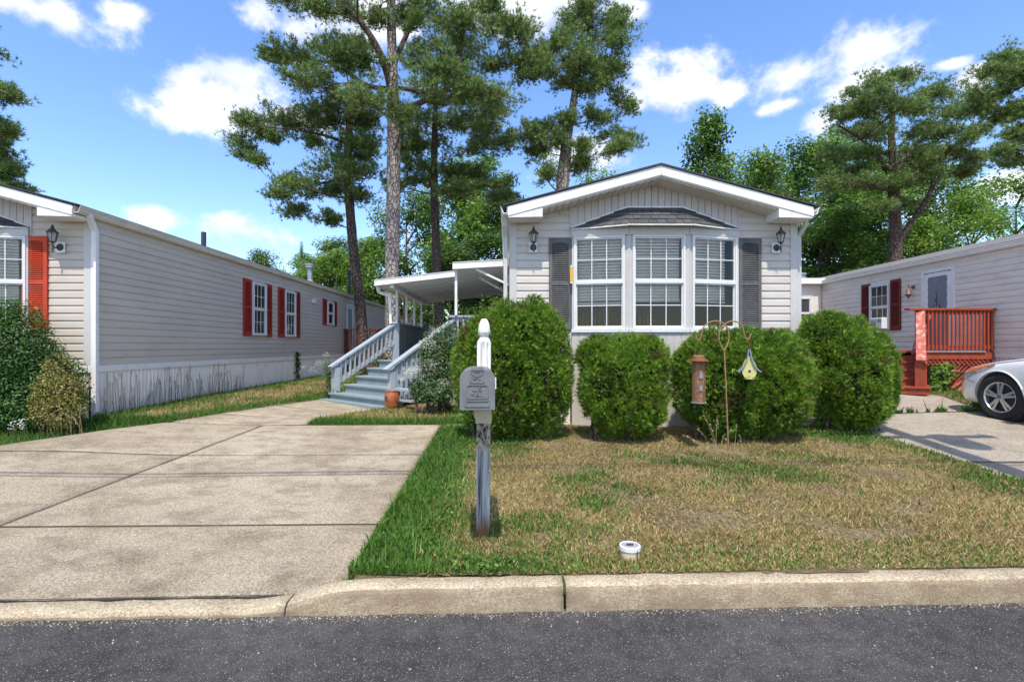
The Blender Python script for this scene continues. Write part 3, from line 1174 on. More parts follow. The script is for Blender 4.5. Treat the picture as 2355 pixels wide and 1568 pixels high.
def home(name, label, x0, x1, yf, length, gz, sid, shut, eave_mat, roofm, bay=True, left_side=False, right_side=False, course=.11, dz=0.0, gable=True):
    """a single-wide home: gable with bay to the street (-y), long walls along y"""
    xc = (x0 + x1) / 2
    hw = (x1 - x0) / 2
    yb = yf + length
    r = thing(name, label, 'mobile home', (xc, yf, gz))
    z_flr, z_eave, z_sof = 1.22 + dz, 3.48 + dz, 3.33 + dz
    slope = .268
    s0, s1 = x0 + .885, x1 - .855           # the bay section

    def roof_top(x):
        return z_eave + (hw + .05 - abs(x - xc)) * slope

    def soffit_z(x):
        return roof_top(x) - .190
    # --- shell
    m = MB()
    t = .045
    m.box(x0 + .003, x0 + t, yf, yb, z_flr - .1, z_eave - .06).box(x1 - t, x1 - .003, yf, yb, z_flr - .1, z_eave - .06)
    m.box(x0 + t, x1 - t, yb - t, yb - .003, z_flr - .1, z_eave - .06)
    m.box(x0 + t, s0, yf, yf + t, z_flr - .1, z_eave - .1).box(s1, x1 - t, yf, yf + t, z_flr - .1, z_eave - .1)
    m.box(s0, s1, yf, yf + t, 3.1 + dz if bay else z_flr - .1, z_eave - .1)
    m.prism([(x0 + .1, z_eave - .1), (x1 - .1, z_eave - .1), (xc, roof_top(xc) - .16)], lambda u, v, w: (u, w, v), yf + .002, yf + t - .002)
    m.prism([(x0 + .1, z_eave - .1), (x1 - .1, z_eave - .1), (xc, roof_top(xc) - .2)], lambda u, v, w: (u, w, v), yb - t + .002, yb - .005)
    m.build('wall', sid, r)
    MB().box(x0 + t, x1 - t, yf + t, yb - t, z_flr - .1, z_flr - .02).build('floor', MT['room_floor'], r)
    m = MB()
    m.box(x0 + t, x1 - t, yf + t, yb - t, z_eave - .12, z_eave - .09)
    m.box(x0 + t, x0 + t + .01, yf + t, yf + 4.2, z_flr, z_eave - .12).box(x1 - t - .01, x1 - t, yf + t, yf + 4.2, z_flr, z_eave - .12).box(x0 + t, x1 - t, yf + 4.2, yf + 4.25, z_flr, z_eave - .12)
    m.build('room_lining', MT['interior'], r)
    # --- roof
    yo = yf - .37
    m = MB()
    for s in (-1, 1):
        xe = xc + s * (hw + .115)
        m.prism([(xe, z_eave - .012), (xc, roof_top(xc)), (xc, roof_top(xc) - .026), (xe, z_eave - .030)][::s], lambda u, v, w: (u, w, v), yo - .015, yb + .25)
    ro = m.build('roof', roofm, r)
    # --- rake boards: two stepped strips, bird boxes and soffit
    if gable:
        for s in (-1, 1):
            m = MB()
            xe = xc + s * (hw + .045)
            for a, b, y in ((-.032, -.072, yo + .004), (-.074, -.165, yo - .008), (-.166, -.182, yo + .006)):
                m.prism([(xe, z_eave + a), (xc + s * .0015, roof_top(xc) + a), (xc + s * .0015, roof_top(xc) + b), (xe, z_eave + b)][::s], lambda u, v, w: (u, w, v), y, yo + .03)
            m.build('rake_board', MT['white'], r)
            # return box
            xi = xc + s * (hw - .44)
            m = MB()
            m.prism([(xe - s * .002, z_eave - .14), (xi, roof_top(xi) - .186), (xi, z_sof - .026), (xe - s * .002, z_sof - .036)][::s], lambda u, v, w: (u, w, v), yo + .002, yf - .018)
            m.build('eave_return', MT['white'], r)
            # soffit laps
            n = 16
            for k in range(n):
                a = xi + (xc - xi) * k / n
                b = xi + (xc - xi) * (k + 1) / n
                mm = MB()
                mm.prism([(a + s * -.004, soffit_z(a) + .006), (b, soffit_z(b) + .006), (b, soffit_z(b) - .004), (a + s * -.004, soffit_z(a) - .012)][::-s], lambda u, v, w: (u, w, v), yo + .032, yf)
                mm.build('soffit_panel', MT['soffit'], r)
    # --- gutters and side soffits
    for s in (-1, 1):
        xw = xc + s * hw
        m = MB()
        prof = [(0, 0), (0, -.10), (.055, -.10), (.075, -.07), (.075, -.05), (.095, -.012), (.095, 0), (.088, 0), (.088, -.01), (.068, -.048), (.05, -.09), (.008, -.09), (.008, 0)]
        m.prism([(xw + s * (.05 + u), z_eave - .030 + v) for u, v in prof][::-s], lambda u, v, w: (u, w, v), yo + .02, yb + .2)
        m.build('gutter', eave_mat, r)
        MB().box(min(xw, xw + s * .05), max(xw, xw + s * .05), yf - .02, yb + .2, z_eave - .11, z_eave - .055).build('eave_soffit', eave_mat, r)
        MB().box(min(xw + s * .012, xw - s * .01), max(xw + s * .012, xw - s * .01), yf + .09, yb, z_eave - .20, z_eave - .111).build('frieze_board', eave_mat, r)
    # --- corner posts
    for s in (-1, 1):
        xw = xc + s * hw
        m = MB()
        a, b = sorted((xw + s * .02, xw - s * .085))
        m.box(a, b, yf - .022, yf - .001, z_flr - .005, z_sof)
        a, b = sorted((xw + s * .02, xw + s * .001))
        m.box(a, b, yf - .001, yf + .085, z_flr - .005, z_eave - .111)
        m.build('corner_post', MT['greytrim'], r)
        a, b = sorted((xw + s * .02, xw + s * .001))
        MB().box(a, b, yb - .08, yb + .02, z_flr, z_eave - .12).build('corner_post', MT['greytrim'], r)
    # --- siding on the street front
    nz = int((z_eave - z_flr) / course) + 3
    for k in range(nz):
        z = z_flr + k * course
        for a, b, s in ((x0 + .085, s0 - .012, 1), (s1 + .012, x1 - .085, -1)):
            zt = z + course
            if zt > z_sof:
                need = (zt - z_sof - .008) / slope
                if s > 0:
                    a = max(a, x0 + need)
                else:
                    b = min(b, x1 - need)
            if b - a < .12:
                continue
            siding_board(r, sid, b - a, course, T(a, yf, z))
    # --- siding on the long walls in view
    ns = int((z_eave - .2 - z_flr) / course)
    cs = (z_eave - .2 - z_flr) / ns
    def courses(place):
        """staggered lengths of siding with lapped joints"""
        Lt = length - .165
        for k in range(ns):
            cuts = [0.0]
            u = (.9, 2.6, 1.7, 3.3)[k % 4]
            while u < Lt - .5:
                cuts.append(u)
                u += 3.66
            cuts.append(Lt)
            for a_, b_ in zip(cuts[:-1], cuts[1:]):
                siding_board(r, sid, round(b_ - a_, 3), cs, place(a_, z_flr + k * cs))
    if right_side:
        courses(lambda u, z: T(x1 + (.0015 if int(u * 10) % 2 else 0), yf + .085 + u, z, math.pi / 2))
    if left_side:
        courses(lambda u, z: T(x0 - (.0015 if int(u * 10) % 2 else 0), yb - .08 - u, z, -math.pi / 2))
    # --- skirting
    def skirt(ax, ay, bx, by, name_='skirting_panel'):
        L = math.hypot(bx - ax, by - ay)
        n = max(1, round(L / 1.25))
        ang = math.atan2(by - ay, bx - ax)
        zb = gz - .3
        for k in range(n):
            l = L / n
            nr = int(l / .045)
            m = MB()
            base = 0
            for i in range(nr * 2 + 1):
                u = l * i / (nr * 2) - (.004 if i == nr * 2 else 0)
                dv = -.010 if (i % 4) in (1, 2) else 0.0
                m.v += [(u, dv, zb), (u, dv, z_flr - .06)]
            for i in range(nr * 2):
                m.f.append((2 * i, 2 * i + 2, 2 * i + 3, 2 * i + 1))
            m.build(name_, MT['skirt'], r, T(ax + math.cos(ang) * l * k, ay + math.sin(ang) * l * k, 0, ang))
    if right_side:
        skirt(x1 - .01, yf + .02, x1 - .01, yb)
        MB().box(x1 - .02, x1 + .022, yf - .028, yb, z_flr - .10, z_flr - .004).build('skirting_trim', MT['white'], r)
    if left_side:
        skirt(x0 + .01, yb, x0 + .01, yf + .02)
        MB().box(x0 - .022, x0 + .02, yf - .028, yb, z_flr - .10, z_flr - .004).build('skirting_trim', MT['white'], r)
    for a, b in ((x0 + .03, s0 - .01), (s1 + .01, x1 - .03)):
        skirt(a, yf + .004, b, yf + .004)
        MB().box(a, b, yf - .026, yf + .01, z_flr - .10, z_flr - .004).build('skirting_trim', MT['white'], r)
    if not bay:
        return r
    # --- vertical boards in the gable, above the bay
    n = 25
    bw = (s1 - s0) / n
    for k in range(n):
        a, b = s0 + k * bw + .004, s0 + (k + 1) * bw - .004
        zb_ = 3.16 + dz
        m = MB()
        pts = [(a, zb_), (b, zb_), (b, soffit_z(b) + .004), (a, soffit_z(a) + .004)]
        if a < xc < b:
            pts = [(a, zb_), (b, zb_), (b, soffit_z(b) + .004), (xc, soffit_z(xc) + .004), (a, soffit_z(a) + .004)]
        m.prism(pts, lambda u, v, w: (u, w, v), yf - .018, yf - .001)
        m.build('vertical_board', MT['vsiding'], r)
    MB().box(s0, s1, yf - .009, yf - .0005, 3.12 + dz, 3.45 + dz).build('board_backing', MT['vsiding'], r)
    for x in (s0 - .011, s1 + .011):
        m = MB()
        m.box(x - .012, x + .012, yf - .026, yf - .001, 1.05 + dz, soffit_z(x))
        m.build('channel_trim', MT['greytrim'], r)
    # --- bay: plan (x, y) along the front
    w3 = s1 - s0
    pl = [(s0 + .005, yf - .03), (s0 + w3 * .325, yf - .205), (s1 - w3 * .325, yf - .205), (s1 - .005, yf - .03)]
    zs, zt = 1.745 + dz, 3.085 + dz
    # mullion posts
    for (x, y), wd in zip(pl, (.03, .1, .1, .03)):
        m = MB()
        if x < xc and y > yf - .1:
            m.box(x, x + wd, y - .02, yf + .05, zs - .03, zt + .05)
        elif y > yf - .1:
            m.box(x - wd, x, y - .02, yf + .05, zs - .03, zt + .05)
        else:
            s = 1 if x < xc else -1
            m.prism([(x - .058, y + .001 + (.018 if s > 0 else 0)), (x + s * .002, y - .020), (x + .058, y + .001 + (.018 if s < 0 else 0)), (x + .045, y + .06), (x - .045, y + .06)],
                    lambda u, v, w: (u, v, w), zs - .03, zt + .05)
        m.build('mullion_post', MT['greytrim'], r)
    for i in range(3):
        ax, ay = pl[i]
        bx, by = pl[i + 1]
        L = math.hypot(bx - ax, by - ay)
        ang = math.atan2(by - ay, bx - ax)
        M = T(ax, ay, 0, ang)
        # head and sill bands
        m = MB()
        m.box(-.0, L, -.032, .10, zt + .002, zt + .10)
        m.box(-.0, L, -.046, .10, zt + .10, zt + .125)
        m.build('head_band', MT['greytrim'], r, M)
        MB().box(0, L, -.045, .10, zs - .045, zs - .002).build('sill', MT['white_shiny'], r, M)
        wl_ = .032 if i == 0 else .052
        wr_ = .032 if i == 2 else .052
        ww = L - wl_ - wr_
        wo = window(r, M @ T(wl_ + ww / 2, .0, zs), ww, zt - zs, meet=.505, frame=.03)
        # venetian blind behind the glass
        bm = MB()
        zz = zt - .07
        zlow = zs + (.40, .43, .42)[i]
        tilt = -.0205
        lo_ = 0
        while zz > zlow:
            q = max(0, (zlow + .25 - zz) / .25) * (.02 if i == 2 else .004)
            dzr = q
            xa, xb = wl_ + .055, L - wr_ - (.055 if i < 2 else .14)
            bm.add([(xa, .070, zz + tilt), (xb, .070, zz + tilt + dzr), (xb, .096, zz - tilt + dzr), (xa, .096, zz - tilt),
                    (xa, .080, zz + .003), (xb, .080, zz + .003 + dzr)], [(0, 1, 5, 4), (4, 5, 2, 3)])
            zz -= .044
        for k in range(4):
            bm.box(xa, xb, .066, .104, zlow - .012 - k * .008, zlow - .006 - k * .008)
        bm.box(xa, xb, .06, .11, zt - .065, zt - .03)
        for f in (.16, .84):
            xx = xa + (xb - xa) * f
            bm.box(xx - .002, xx + .002, .062, .064, zlow - .02, zt - .05)
        bo = bm.build('venetian_blind', MT['blind'], wo, M)
        bo['kind'] = 'stuff'
        # apron of vertical boards down to the ground
        na = 8
        for k in range(na):
            a, b = L * k / na + .003, L * (k + 1) / na - .003
            MB().box(a, b, -.018, .0, gz - .25, zs - .047).build('vertical_board', MT['vsiding'], r, M)
        MB().box(.0, L, -.009, .02, gz - .25, zs - .05).build('board_backing', MT['vsiding'], r, M)
    # --- little hipped roof of the bay, shingle by shingle
    e0 = zt + .128
    B = [Vector((s0 - .0, yf - .03, e0)), Vector((pl[1][0] - .02, yf - .36, e0)), Vector((pl[2][0] + .02, yf - .36, e0)), Vector((s1, yf - .03, e0))]
    A = [Vector((pl[1][0] + .02, yf - .02, e0 + .31)), Vector((pl[2][0] - .02, yf - .02, e0 + .31))]
    br = MB()
    br.add([B[0], B[1], B[2], B[3], A[0], A[1]], [(0, 1, 4), (1, 2, 5, 4), (2, 3, 5), (0, 3, 2, 1), (0, 4, 5, 3)])
    bo = br.build('bay_roof', MT['shingle'], r)
    m = MB()
    for a, b in zip(B[:-1], B[1:]):
        d = Vector((0, 0, .012))
        m.bar(a - d, b - d, .03, .022)
    m.build('drip_edge', MT['white'], bo)
    m = MB()
    for a, b in ((B[0], A[0]), (A[0], A[1]), (A[1], B[3])):
        m.bar(a + Vector((0, .004, .012)), b + Vector((0, .004, .012)), .03, .022)
    m.build('flashing', MT['white'], bo)
    faces = [(B[0], B[1], A[0], A[0], 9), (B[1], B[2], A[0], A[1], 9), (B[2], B[3], A[1], A[1], 9)]
    rr = random.Random(5)
    for a, b, c_, d_, ncol in faces:
        nrm = (b - a).cross(c_ - a).normalized()
        nr = 4
        for j in range(nr):
            t0 = j / nr - (.0 if j else .03)
            t1 = min(1.0, (j + 1.35) / nr)
            L0, R0 = a.lerp(c_, max(t0, -.03)), b.lerp(d_, max(t0, -.03))
            L1, R1 = a.lerp(c_, t1), b.lerp(d_, t1)
            wd = (R0 - L0).length
            nc = max(1, round(wd / .13))
            off = (j % 2) * .5
            edges = [0.0] + [min(1, max(0, (i + 1 - off + rr.uniform(-.12, .12)) / nc)) for i in range(nc)]
            edges = sorted(set(edges + [1.0]))
            for u0, u1 in zip(edges[:-1], edges[1:]):
                if u1 - u0 < .02:
                    continue
                th0 = nrm * (.014 + rr.uniform(0, .006))
                th1 = nrm * .003
                p = [L0.lerp(R0, u0 + .004), L0.lerp(R0, u1 - .004), L1.lerp(R1, u1 - .004), L1.lerp(R1, u0 + .004)]
                q = [p[0] + th0, p[1] + th0, p[2] + th1, p[3] + th1]
                MB().add(p + q, [(4, 5, 6, 7), (0, 1, 5, 4), (1, 2, 6, 5), (3, 0, 4, 7)]).build('shingle', MT['shingle'], bo)
    return r


# ------------------------------------------------------------------ the home in the middle
YF = 7.5
H = home('mobile_home', 'light grey mobile home with bay window, grey shutters and clipped bushes in front', .05, 4.24, YF, 17.5, .37, MT['siding'], MT['shut_grey'], MT['white'], MT['roof'], left_side=True)
for xc_, in ((.772,), (3.552,)):
    shutter(H, MT['shut_grey'], T(xc_, YF - .012, 1.74), .33, 1.335)
lantern('dark bronze wall lantern between porch roof and the grey shutter', T(PX(1226, YF), YF - .013, 2.94), MT['dark_metal'])
lantern('dark bronze wall lantern on grey siding at the corner nearest the silver car', T(PX(1783, YF), YF - .013, 2.94), MT['dark_metal'])
downspout(H, [(-.045, 7.3, 3.38), (-.045, 7.36, 3.22), (-.03, 7.47, 3.1), (-.03, 7.47, .5)], MT['greytrim'])
downspout(H, [(4.33, 7.35, 3.38), (4.33, 7.42, 3.24), (4.30, 7.52, 3.12), (4.30, 7.52, .5)], MT['greytrim'])
# thermometer on the bay's edge
th = thing('thermometer', 'small amber outdoor thermometer fixed beside the bay window', 'thermometer', (.93, 7.44, 2.45))
MB().box(.902, .944, 7.375, 7.395, 2.43, 2.64).build('tube_panel', MT['amber'], th, bevel=.008)
MB().box(.914, .932, 7.395, 7.478, 2.52, 2.55).build('bracket', MT['white_shiny'], th)
MB().box(.906, .940, 7.372, 7.397, 2.641, 2.665).box(.906, .940, 7.372, 7.397, 2.405, 2.429).build('end_cap', MT['white_shiny'], th)


def dining_chair(label, x, y, rot):
    t = thing('dining_chair', label, 'chair', (x, y, 1.2), rot, 'wooden chairs behind the bay window')
    M = WM[t.name]
    for a in (-.2, .2):
        for b in (-.2, .2):
            MB().box(a - .018, a + .018, b - .018, b + .018, 0, .45 if b < 0 else 1.0).build('leg', MT['wood_orange'], t, M)
    MB().box(-.22, .22, -.22, .2, .43, .46).build('seat', MT['wood_orange'], t, M, bevel=.01)
    m = MB().box(-.2, .2, .185, .21, .9, 1.0)
    m.box(-.2, .2, .187, .208, .55, .6)
    m.build('back_rail', MT['wood_orange'], t, M)
    for k in range(5):
        u = -.14 + k * .07
        MB().box(u - .012, u + .012, .19, .205, .6, .9).build('spindle', MT['wood_orange'], t, M)
    return t


dining_chair('orange wooden chair seen low through the bay pane beside the thermometer', 1.45, 8.35, 2.9)
dining_chair('wooden chair seen low through the middle pane of bay window', 2.05, 8.5, 3.3)
dt = thing('dining_table', 'wooden dining table dimly seen between chairs inside the bay window', 'table', (1.8, 9.2, 1.2))
MB().box(1.1, 2.6, 8.85, 9.75, 1.92, 1.96).build('table_top', MT['wood_orange'], dt)
for a in (1.2, 2.5):
    for b in (8.95, 9.65):
        MB().box(a - .03, a + .03, b - .03, b + .03, 1.2, 1.92).build('leg', MT['wood_orange'], dt)

# ------------------------------------------------------------------ the home on the west side
XL = -6.06
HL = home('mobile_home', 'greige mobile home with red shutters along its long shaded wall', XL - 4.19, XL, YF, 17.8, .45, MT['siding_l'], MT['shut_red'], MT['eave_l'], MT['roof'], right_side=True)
shutter(HL, MT['shut_red'], T(-6.835, YF - .012, 1.74), .365, 1.35)
R90 = math.pi / 2
for a, b, z0, z1 in ((11.75, 12.11, 1.74, 3.06), (12.82, 13.15, 1.74, 3.06), (13.53, 13.89, 1.74, 3.06), (14.58, 14.93, 1.74, 3.06), (16.8, 17.13, 2.2, 3.06), (17.8, 18.14, 2.2, 3.06)):
    shutter(HL, MT['shut_red2'], T(XL + .012, (a + b) / 2, z0, R90), b - a, z1 - z0)


def side_window(parent, x, yc, z0, w, h, rot, cols=3, rows=(2, 2), grid=True):
    M = T(x, yc, z0, rot)
    wo = window(parent, M, w, h, cols=cols, rows=rows, frame=.04, grid=grid, deep=.012)
    MB().box(-w / 2 + .02, w / 2 - .02, .031, .05, .02, h - .02).build('window_recess', MT['pipe_dark'], wo, M)
    m = MB()
    n = 26
    hw = w / 2 - .04
    for k, (a, b) in enumerate(((-hw, -hw * .3), (hw * .25, hw))):
        for i in range(n):
            u = a + (b - a) * i / (n - 1)
            m.v += [(u, .0255 + .004 * math.sin(i * 1.7), .05), (u, .0255 + .004 * math.sin(i * 1.7), h - .05)]
        o = k * 2 * n
        for i in range(n - 1):
            m.f.append((o + 2 * i, o + 2 * i + 2, o + 2 * i + 3, o + 2 * i + 1))
    m.build('curtain', MT['curtain'], wo, M)
    return wo


side_window(HL, XL + .05, 12.465, 1.76, .66, 1.26, R90)
side_window(HL, XL + .05, 14.235, 1.76, .66, 1.26, R90)
side_window(HL, XL + .05, 17.465, 2.22, .6, .78, R90, cols=1, rows=(1, 1), grid=False)
MB().box(XL, XL + .07, 15.9, 16.12, 2.84, 2.96).box(XL, XL + .085, 15.88, 16.14, 2.96, 2.98).build('vent_hood', MT['white'], HL)


def entry_door(parent, M, w, h, scallop=False, mat=None):
    m = MB()
    hw = w / 2
    m.box(-hw, -hw + .07, -.035, .0, 0, h).box(hw - .07, hw, -.035, .0, 0, h).box(-hw + .07, hw - .07, -.034, .0, h - .07, h)
    fr = m.build('door_frame', MT['white'], parent, M)
    d = MB().box(-hw + .07, hw - .07, -.014, .0, 0, h - .07).build('door', mat or MT['grey_plastic'], parent, M)
    s = MB()
    iw = hw - .075
    if scallop:
        for side in (-1, 1):
            pts = [(side * iw, .02)]
            n = 40
            for i in range(n + 1):
                z = .02 + (h - .12) * i / n
                pts.append((side * (iw - .10 - .018 * abs(math.sin(i * math.pi / 4))), z))
            pts.append((side * iw, h - .10))
            s.prism(pts[::-side], lambda u, v, q: (u, q, v), -.03, -.02)
        pts = [(-iw + .1, h - .09), (iw - .1, h - .09)]
        n = 24
        for i in range(n + 1):
            u = iw - .11 - (2 * iw - .22) * i / n
            pts.append((u, h - .17 - .02 * abs(math.sin(i * math.pi / 4))))
        s.prism(pts, lambda u, v, q: (u, q, v), -.031, -.021)
        s.build('storm_door_trim', MT['white'], d, M)
    else:
        s.box(-iw, -iw + .06, -.03, -.02, .02, h - .1).box(iw - .06, iw, -.03, -.02, .02, h - .1).box(-iw + .06, iw - .06, -.03, -.02, h - .16, h - .1)
        s.build('storm_door_trim', MT['white'], d, M)
    k = MB().lathe([(.0, -.07), (.022, -.065), (.028, -.05), (.012, -.04), (.012, -.014)], (-iw + .13, 0, h * .47), 10, 'Y')
    k.build('door_knob', MT['dark_metal'], d, M, smooth=True)
    return d


entry_door(HL, T(XL + .014, 19.66, 1.25, R90), .78, 1.84)
lantern('black wall lantern with plate above brown-red railing, far along greige wall', T(XL + .016, 20.55, 2.86, R90), MT['dark_metal'], plate=False)
lantern('black wall lantern beside the big orange-red shutter', T(-6.47, YF - .013, 2.93), MT['dark_metal'], scale=1.05)
downspout(HL, [(XL + .09, 7.34, 3.40), (XL + .085, 7.38, 3.33), (XL + .06, 7.50, 3.17), (XL + .06, 7.50, .55)], MT['white'], .07)
downspout(HL, [(XL + .06, 25.2, 3.40), (XL + .05, 25.2, .5)], MT['white'], .06)
# roof vents of that home
for (px, py, Y, hgt, kind) in ((428, 545, 11.2, .34, 0), (692, 615, 17.2, .62, 1), (772, 665, 19.8, .34, 0), (797, 645, 20.8, .95, 2)):
    yv = Y
    xv = XL - .55 if kind != 2 else XL - .35
    zv = 3.48 + .55 * .268
    m = MB()
    if kind == 0:
        m.lathe([(.10, -.05), (.09, .02), (.05, .04), (.05, hgt), (.052, hgt + .01)], (xv, yv, zv), 12)
        m.build('vent_pipe', MT['pipe_dark'], HL, smooth=False)
    elif kind == 1:
        m.lathe([(.17, -.05), (.10, .06), (.085, .10), (.085, hgt - .14), (.14, hgt - .13), (.14, hgt - .06), (.155, hgt - .05), (.155, hgt), (.02, hgt + .02)], (xv, yv, zv), 14)
        m.build('flue_cap', MT['galv'], HL)
    else:
        m.lathe([(.09, -.05), (.06, .02), (.06, hgt - .22), (.085, hgt - .21), (.085, hgt)], (xv, yv, zv), 12)
        m.build('vent_pipe', MT['pipe_dark'], HL)

# ------------------------------------------------------------------ the home on the east side
XR = 10.2
HR = home('mobile_home', 'warm grey mobile home with maroon shutters behind the red deck and silver car', XR, XR + 4.2, 5.2, 17.5, .62, MT['siding_r'], MT['shut_maroon'], MT['white'], MT['roof_r'], left_side=True, course=.127, dz=.14, bay=False)


def YR(px):
    d = ray(px, HY)
    return XR * d.y / d.x


for a, b in ((1985, 2003), (2051, 2074)):
    y0_, y1_ = YR(b), YR(a)
    shutter(HR, MT['shut_maroon'], T(XR - .012, (y0_ + y1_) / 2, 1.92, -R90), .345, 1.33)
side_window(HR, XR - .05, (YR(2004) + YR(2050)) / 2, 1.94, .72, 1.24, -R90)
yd = (YR(2127) + YR(2194)) / 2
door = entry_door(HR, T(XR - .014, yd, 1.40, -R90), .92, 1.93, True, MT['slate'])
lantern('copper wall lantern beside scalloped storm door of warm grey home', T(XR - .016, YR(2104), 2.98, -R90), MT['copper'], plate=False, flip=True, scale=1.05)
# small plaque hanging on the door
pq = thing('door_plaque', 'small square framed plaque hanging on the scalloped door', 'plaque', (XR - .05, yd, 2.4))
pm = T(XR - .036, yd + .02, 2.30, -R90)
MB().box(-.085, .085, -.012, 0, 0, .012).box(-.085, .085, -.012, 0, .158, .17).box(-.085, -.073, -.012, 0, .012, .158).box(.073, .085, -.012, 0, .012, .158).build('plaque_frame', MT['dark_metal'], pq, pm)
MB().box(-.073, .073, -.006, 0, .012, .158).build('plaque_board', MT['grey_plastic'], pq, pm)
MB().tube([(0, -.006, .17), (0, -.006, .42), (.0, -.006, .47)], .006, 6).tube([(0, -.006, .30), (-.045, -.006, .27), (-.05, -.006, .33)], .007, 6).build('hanger', MT['dark_metal'], pq, pm)


def text_mesh(txt, size, depth, mat, name, parent, M):
    cu = bpy.data.curves.new('lettering', 'FONT')
    cu.body = txt
    cu.size = size
    cu.extrude = depth
    cu.align_x = 'CENTER'
    cu.resolution_u = 3
    tmp = bpy.data.objects.new('lettering_source', cu)
    COL.objects.link(tmp)
    bpy.context.view_layer.update()
    me = bpy.data.meshes.new_from_object(tmp.evaluated_get(bpy.context.evaluated_depsgraph_get()))
    bpy.data.objects.remove(tmp)
    bpy.data.curves.remove(cu)
    me.materials.clear()
    me.materials.append(mat)
    o = bpy.data.objects.new(name, me)
    return link(o, parent, M @ Matrix.Rotation(math.pi / 2, 4, 'X'))


text_mesh('5', .12, .002, MT['dark_metal'], 'lettering', pq, pm @ T(0, -.009, .045))
# window air conditioner
acx = thing('air_conditioner', 'white window air conditioner under the sash between maroon shutters', 'air conditioner', (XR - .2, YR(2032), 1.7))
ya_ = (YR(2023) + YR(2048)) / 2
am = T(XR - .03, ya_, 1.965, -R90)
MB().box(-.22, .22, -.22, 0, 0, .30).build('case', MT['white'], acx, am, bevel=.012)
for k in range(9):
    MB().box(-.2 + k * .025, -.19 + k * .025, -.226, -.221, .04, .26).build('grille_slat', MT['galv'], acx, am)
MB().box(.05, .2, -.224, -.221, .17, .26).build('control_panel', MT['grey_plastic'], acx, am)
MB().lathe([(.1, -.1), (.1, .2), (.14, .21), (.14, .26), (.1, .27), (.1, .33), (.14, .34), (.14, .4), (.02, .42)], (XR + .5, 18.5, 3.75), 14).build('roof_turbine', MT['galv'], HR)
# enclosed addition at its far end
AD = thing('house_addition', 'pale flat-walled addition with dark window past the maroon shutters', 'addition', (9, 16.5, .6))
MB().box(7.2, XR - .03, 16.5, 20, .4, 3.5).build('wall', MT['siding_r'], AD)
MB().box(7.0, XR - .02, 16.3, 20.2, 3.5, 3.68).build('fascia', MT['white'], AD)
window(AD, T(9.15, 16.49, 2.0), 1.45, 1.12, cols=1, rows=(1, 1), grid=False, frame=.09)
MB().box(8.5, 9.8, 16.492, 16.499, 2.05, 3.05).build('window_screen', MT['pipe_dark'], AD)
# ------------------------------------------------------------------ porch with diagonal steps
UP = Vector((.67, .742, 0)).normalized()       # direction of climb
AC = Vector((UP.y, -UP.x, 0))                   # along the treads
S0 = Vector((-3.45, 10.40, 0))
SW = 1.9
ZB = .41
DK = 1.21
PD = thing('porch_deck', 'blue-grey wooden porch with diagonal steps and slatted handrails', 'porch', S0)
for k in range(5):
    z = ZB + .16 * (k + 1)
    a = S0 + UP * (-.16 + .27 * k)
    last = k == 4
    run = .30
    m = MB()
    p0, p1 = a - AC * .06, a + AC * (SW + .06)
    if k > 0:
        p0, p1 = a + AC * .05, a + AC * (SW - .02)
    m.add([p0 + Vector((0, 0, z - .04)), p1 + Vector((0, 0, z - .04)), p1 + UP * run + Vector((0, 0, z - .04)), p0 + UP * run + Vector((0, 0, z - .04)),
           p0 + Vector((0, 0, z)), p1 + Vector((0, 0, z)), p1 + UP * run + Vector((0, 0, z)), p0 + UP * run + Vector((0, 0, z))],
          [(0, 3, 2, 1), (4, 5, 6, 7), (0, 1, 5, 4), (1, 2, 6, 5), (2, 3, 7, 6), (3, 0, 4, 7)])
    m.build('step_tread', MT['treadwood'], PD, bevel=.006)
    q0, q1 = p0 + UP * .03 + AC * .02, p1 + UP * .03 - AC * .02
    m = MB()
    zb_ = z - .16
    m.add([q0 + Vector((0, 0, zb_)), q1 + Vector((0, 0, zb_)), q1 + Vector((0, 0, z - .041)), q0 + Vector((0, 0, z - .041)),
           q0 + UP * .02 + Vector((0, 0, zb_)), q1 + UP * .02 + Vector((0, 0, zb_)), q1 + UP * .02 + Vector((0, 0, z - .041)), q0 + UP * .02 + Vector((0, 0, z - .041))],
          [(0, 1, 2, 3), (7, 6, 5, 4), (0, 4, 5, 1), (1, 5, 6, 2), (2, 6, 7, 3), (3, 7, 4, 0)])
    m.build('step_riser', MT['treadwood'], PD)
# foot board on the walk
m = MB()
a0, a1 = S0 + UP * -.24 - AC * .12, S0 + UP * -.24 + AC * (SW + .1)
m.bar(a0 + Vector((0, 0, ZB + .02)), a1 + Vector((0, 0, ZB + .02)), .18, .04)
m.build('foot_board', MT['treadwood'], PD)
# deck platform
TL, TR_ = S0 + UP * 1.08, S0 + UP * 1.08 + AC * SW
m = MB()
poly = [(TL.x, TL.y), (TR_.x, TR_.y), (.02, TR_.y), (.02, 16.2), (-2.55, 16.2), (-2.55, TL.y)]
m.prism(poly, lambda u, v, w: (u, v, w), DK - .14, DK)
m.build('deck_floor', MT['treadwood'], PD)
m = MB()
for x, y in ((-2.5, 11.6), (-2.5, 13.8), (-2.5, 16.1), (-.02, 10.3), (-.02, 13), (-.02, 16.1), (-1.2, 13)):
    m.box(x - .045, x + .045, y - .045, y + .045, .3, DK - .14)
m.build('deck_support', MT['slate'], PD)
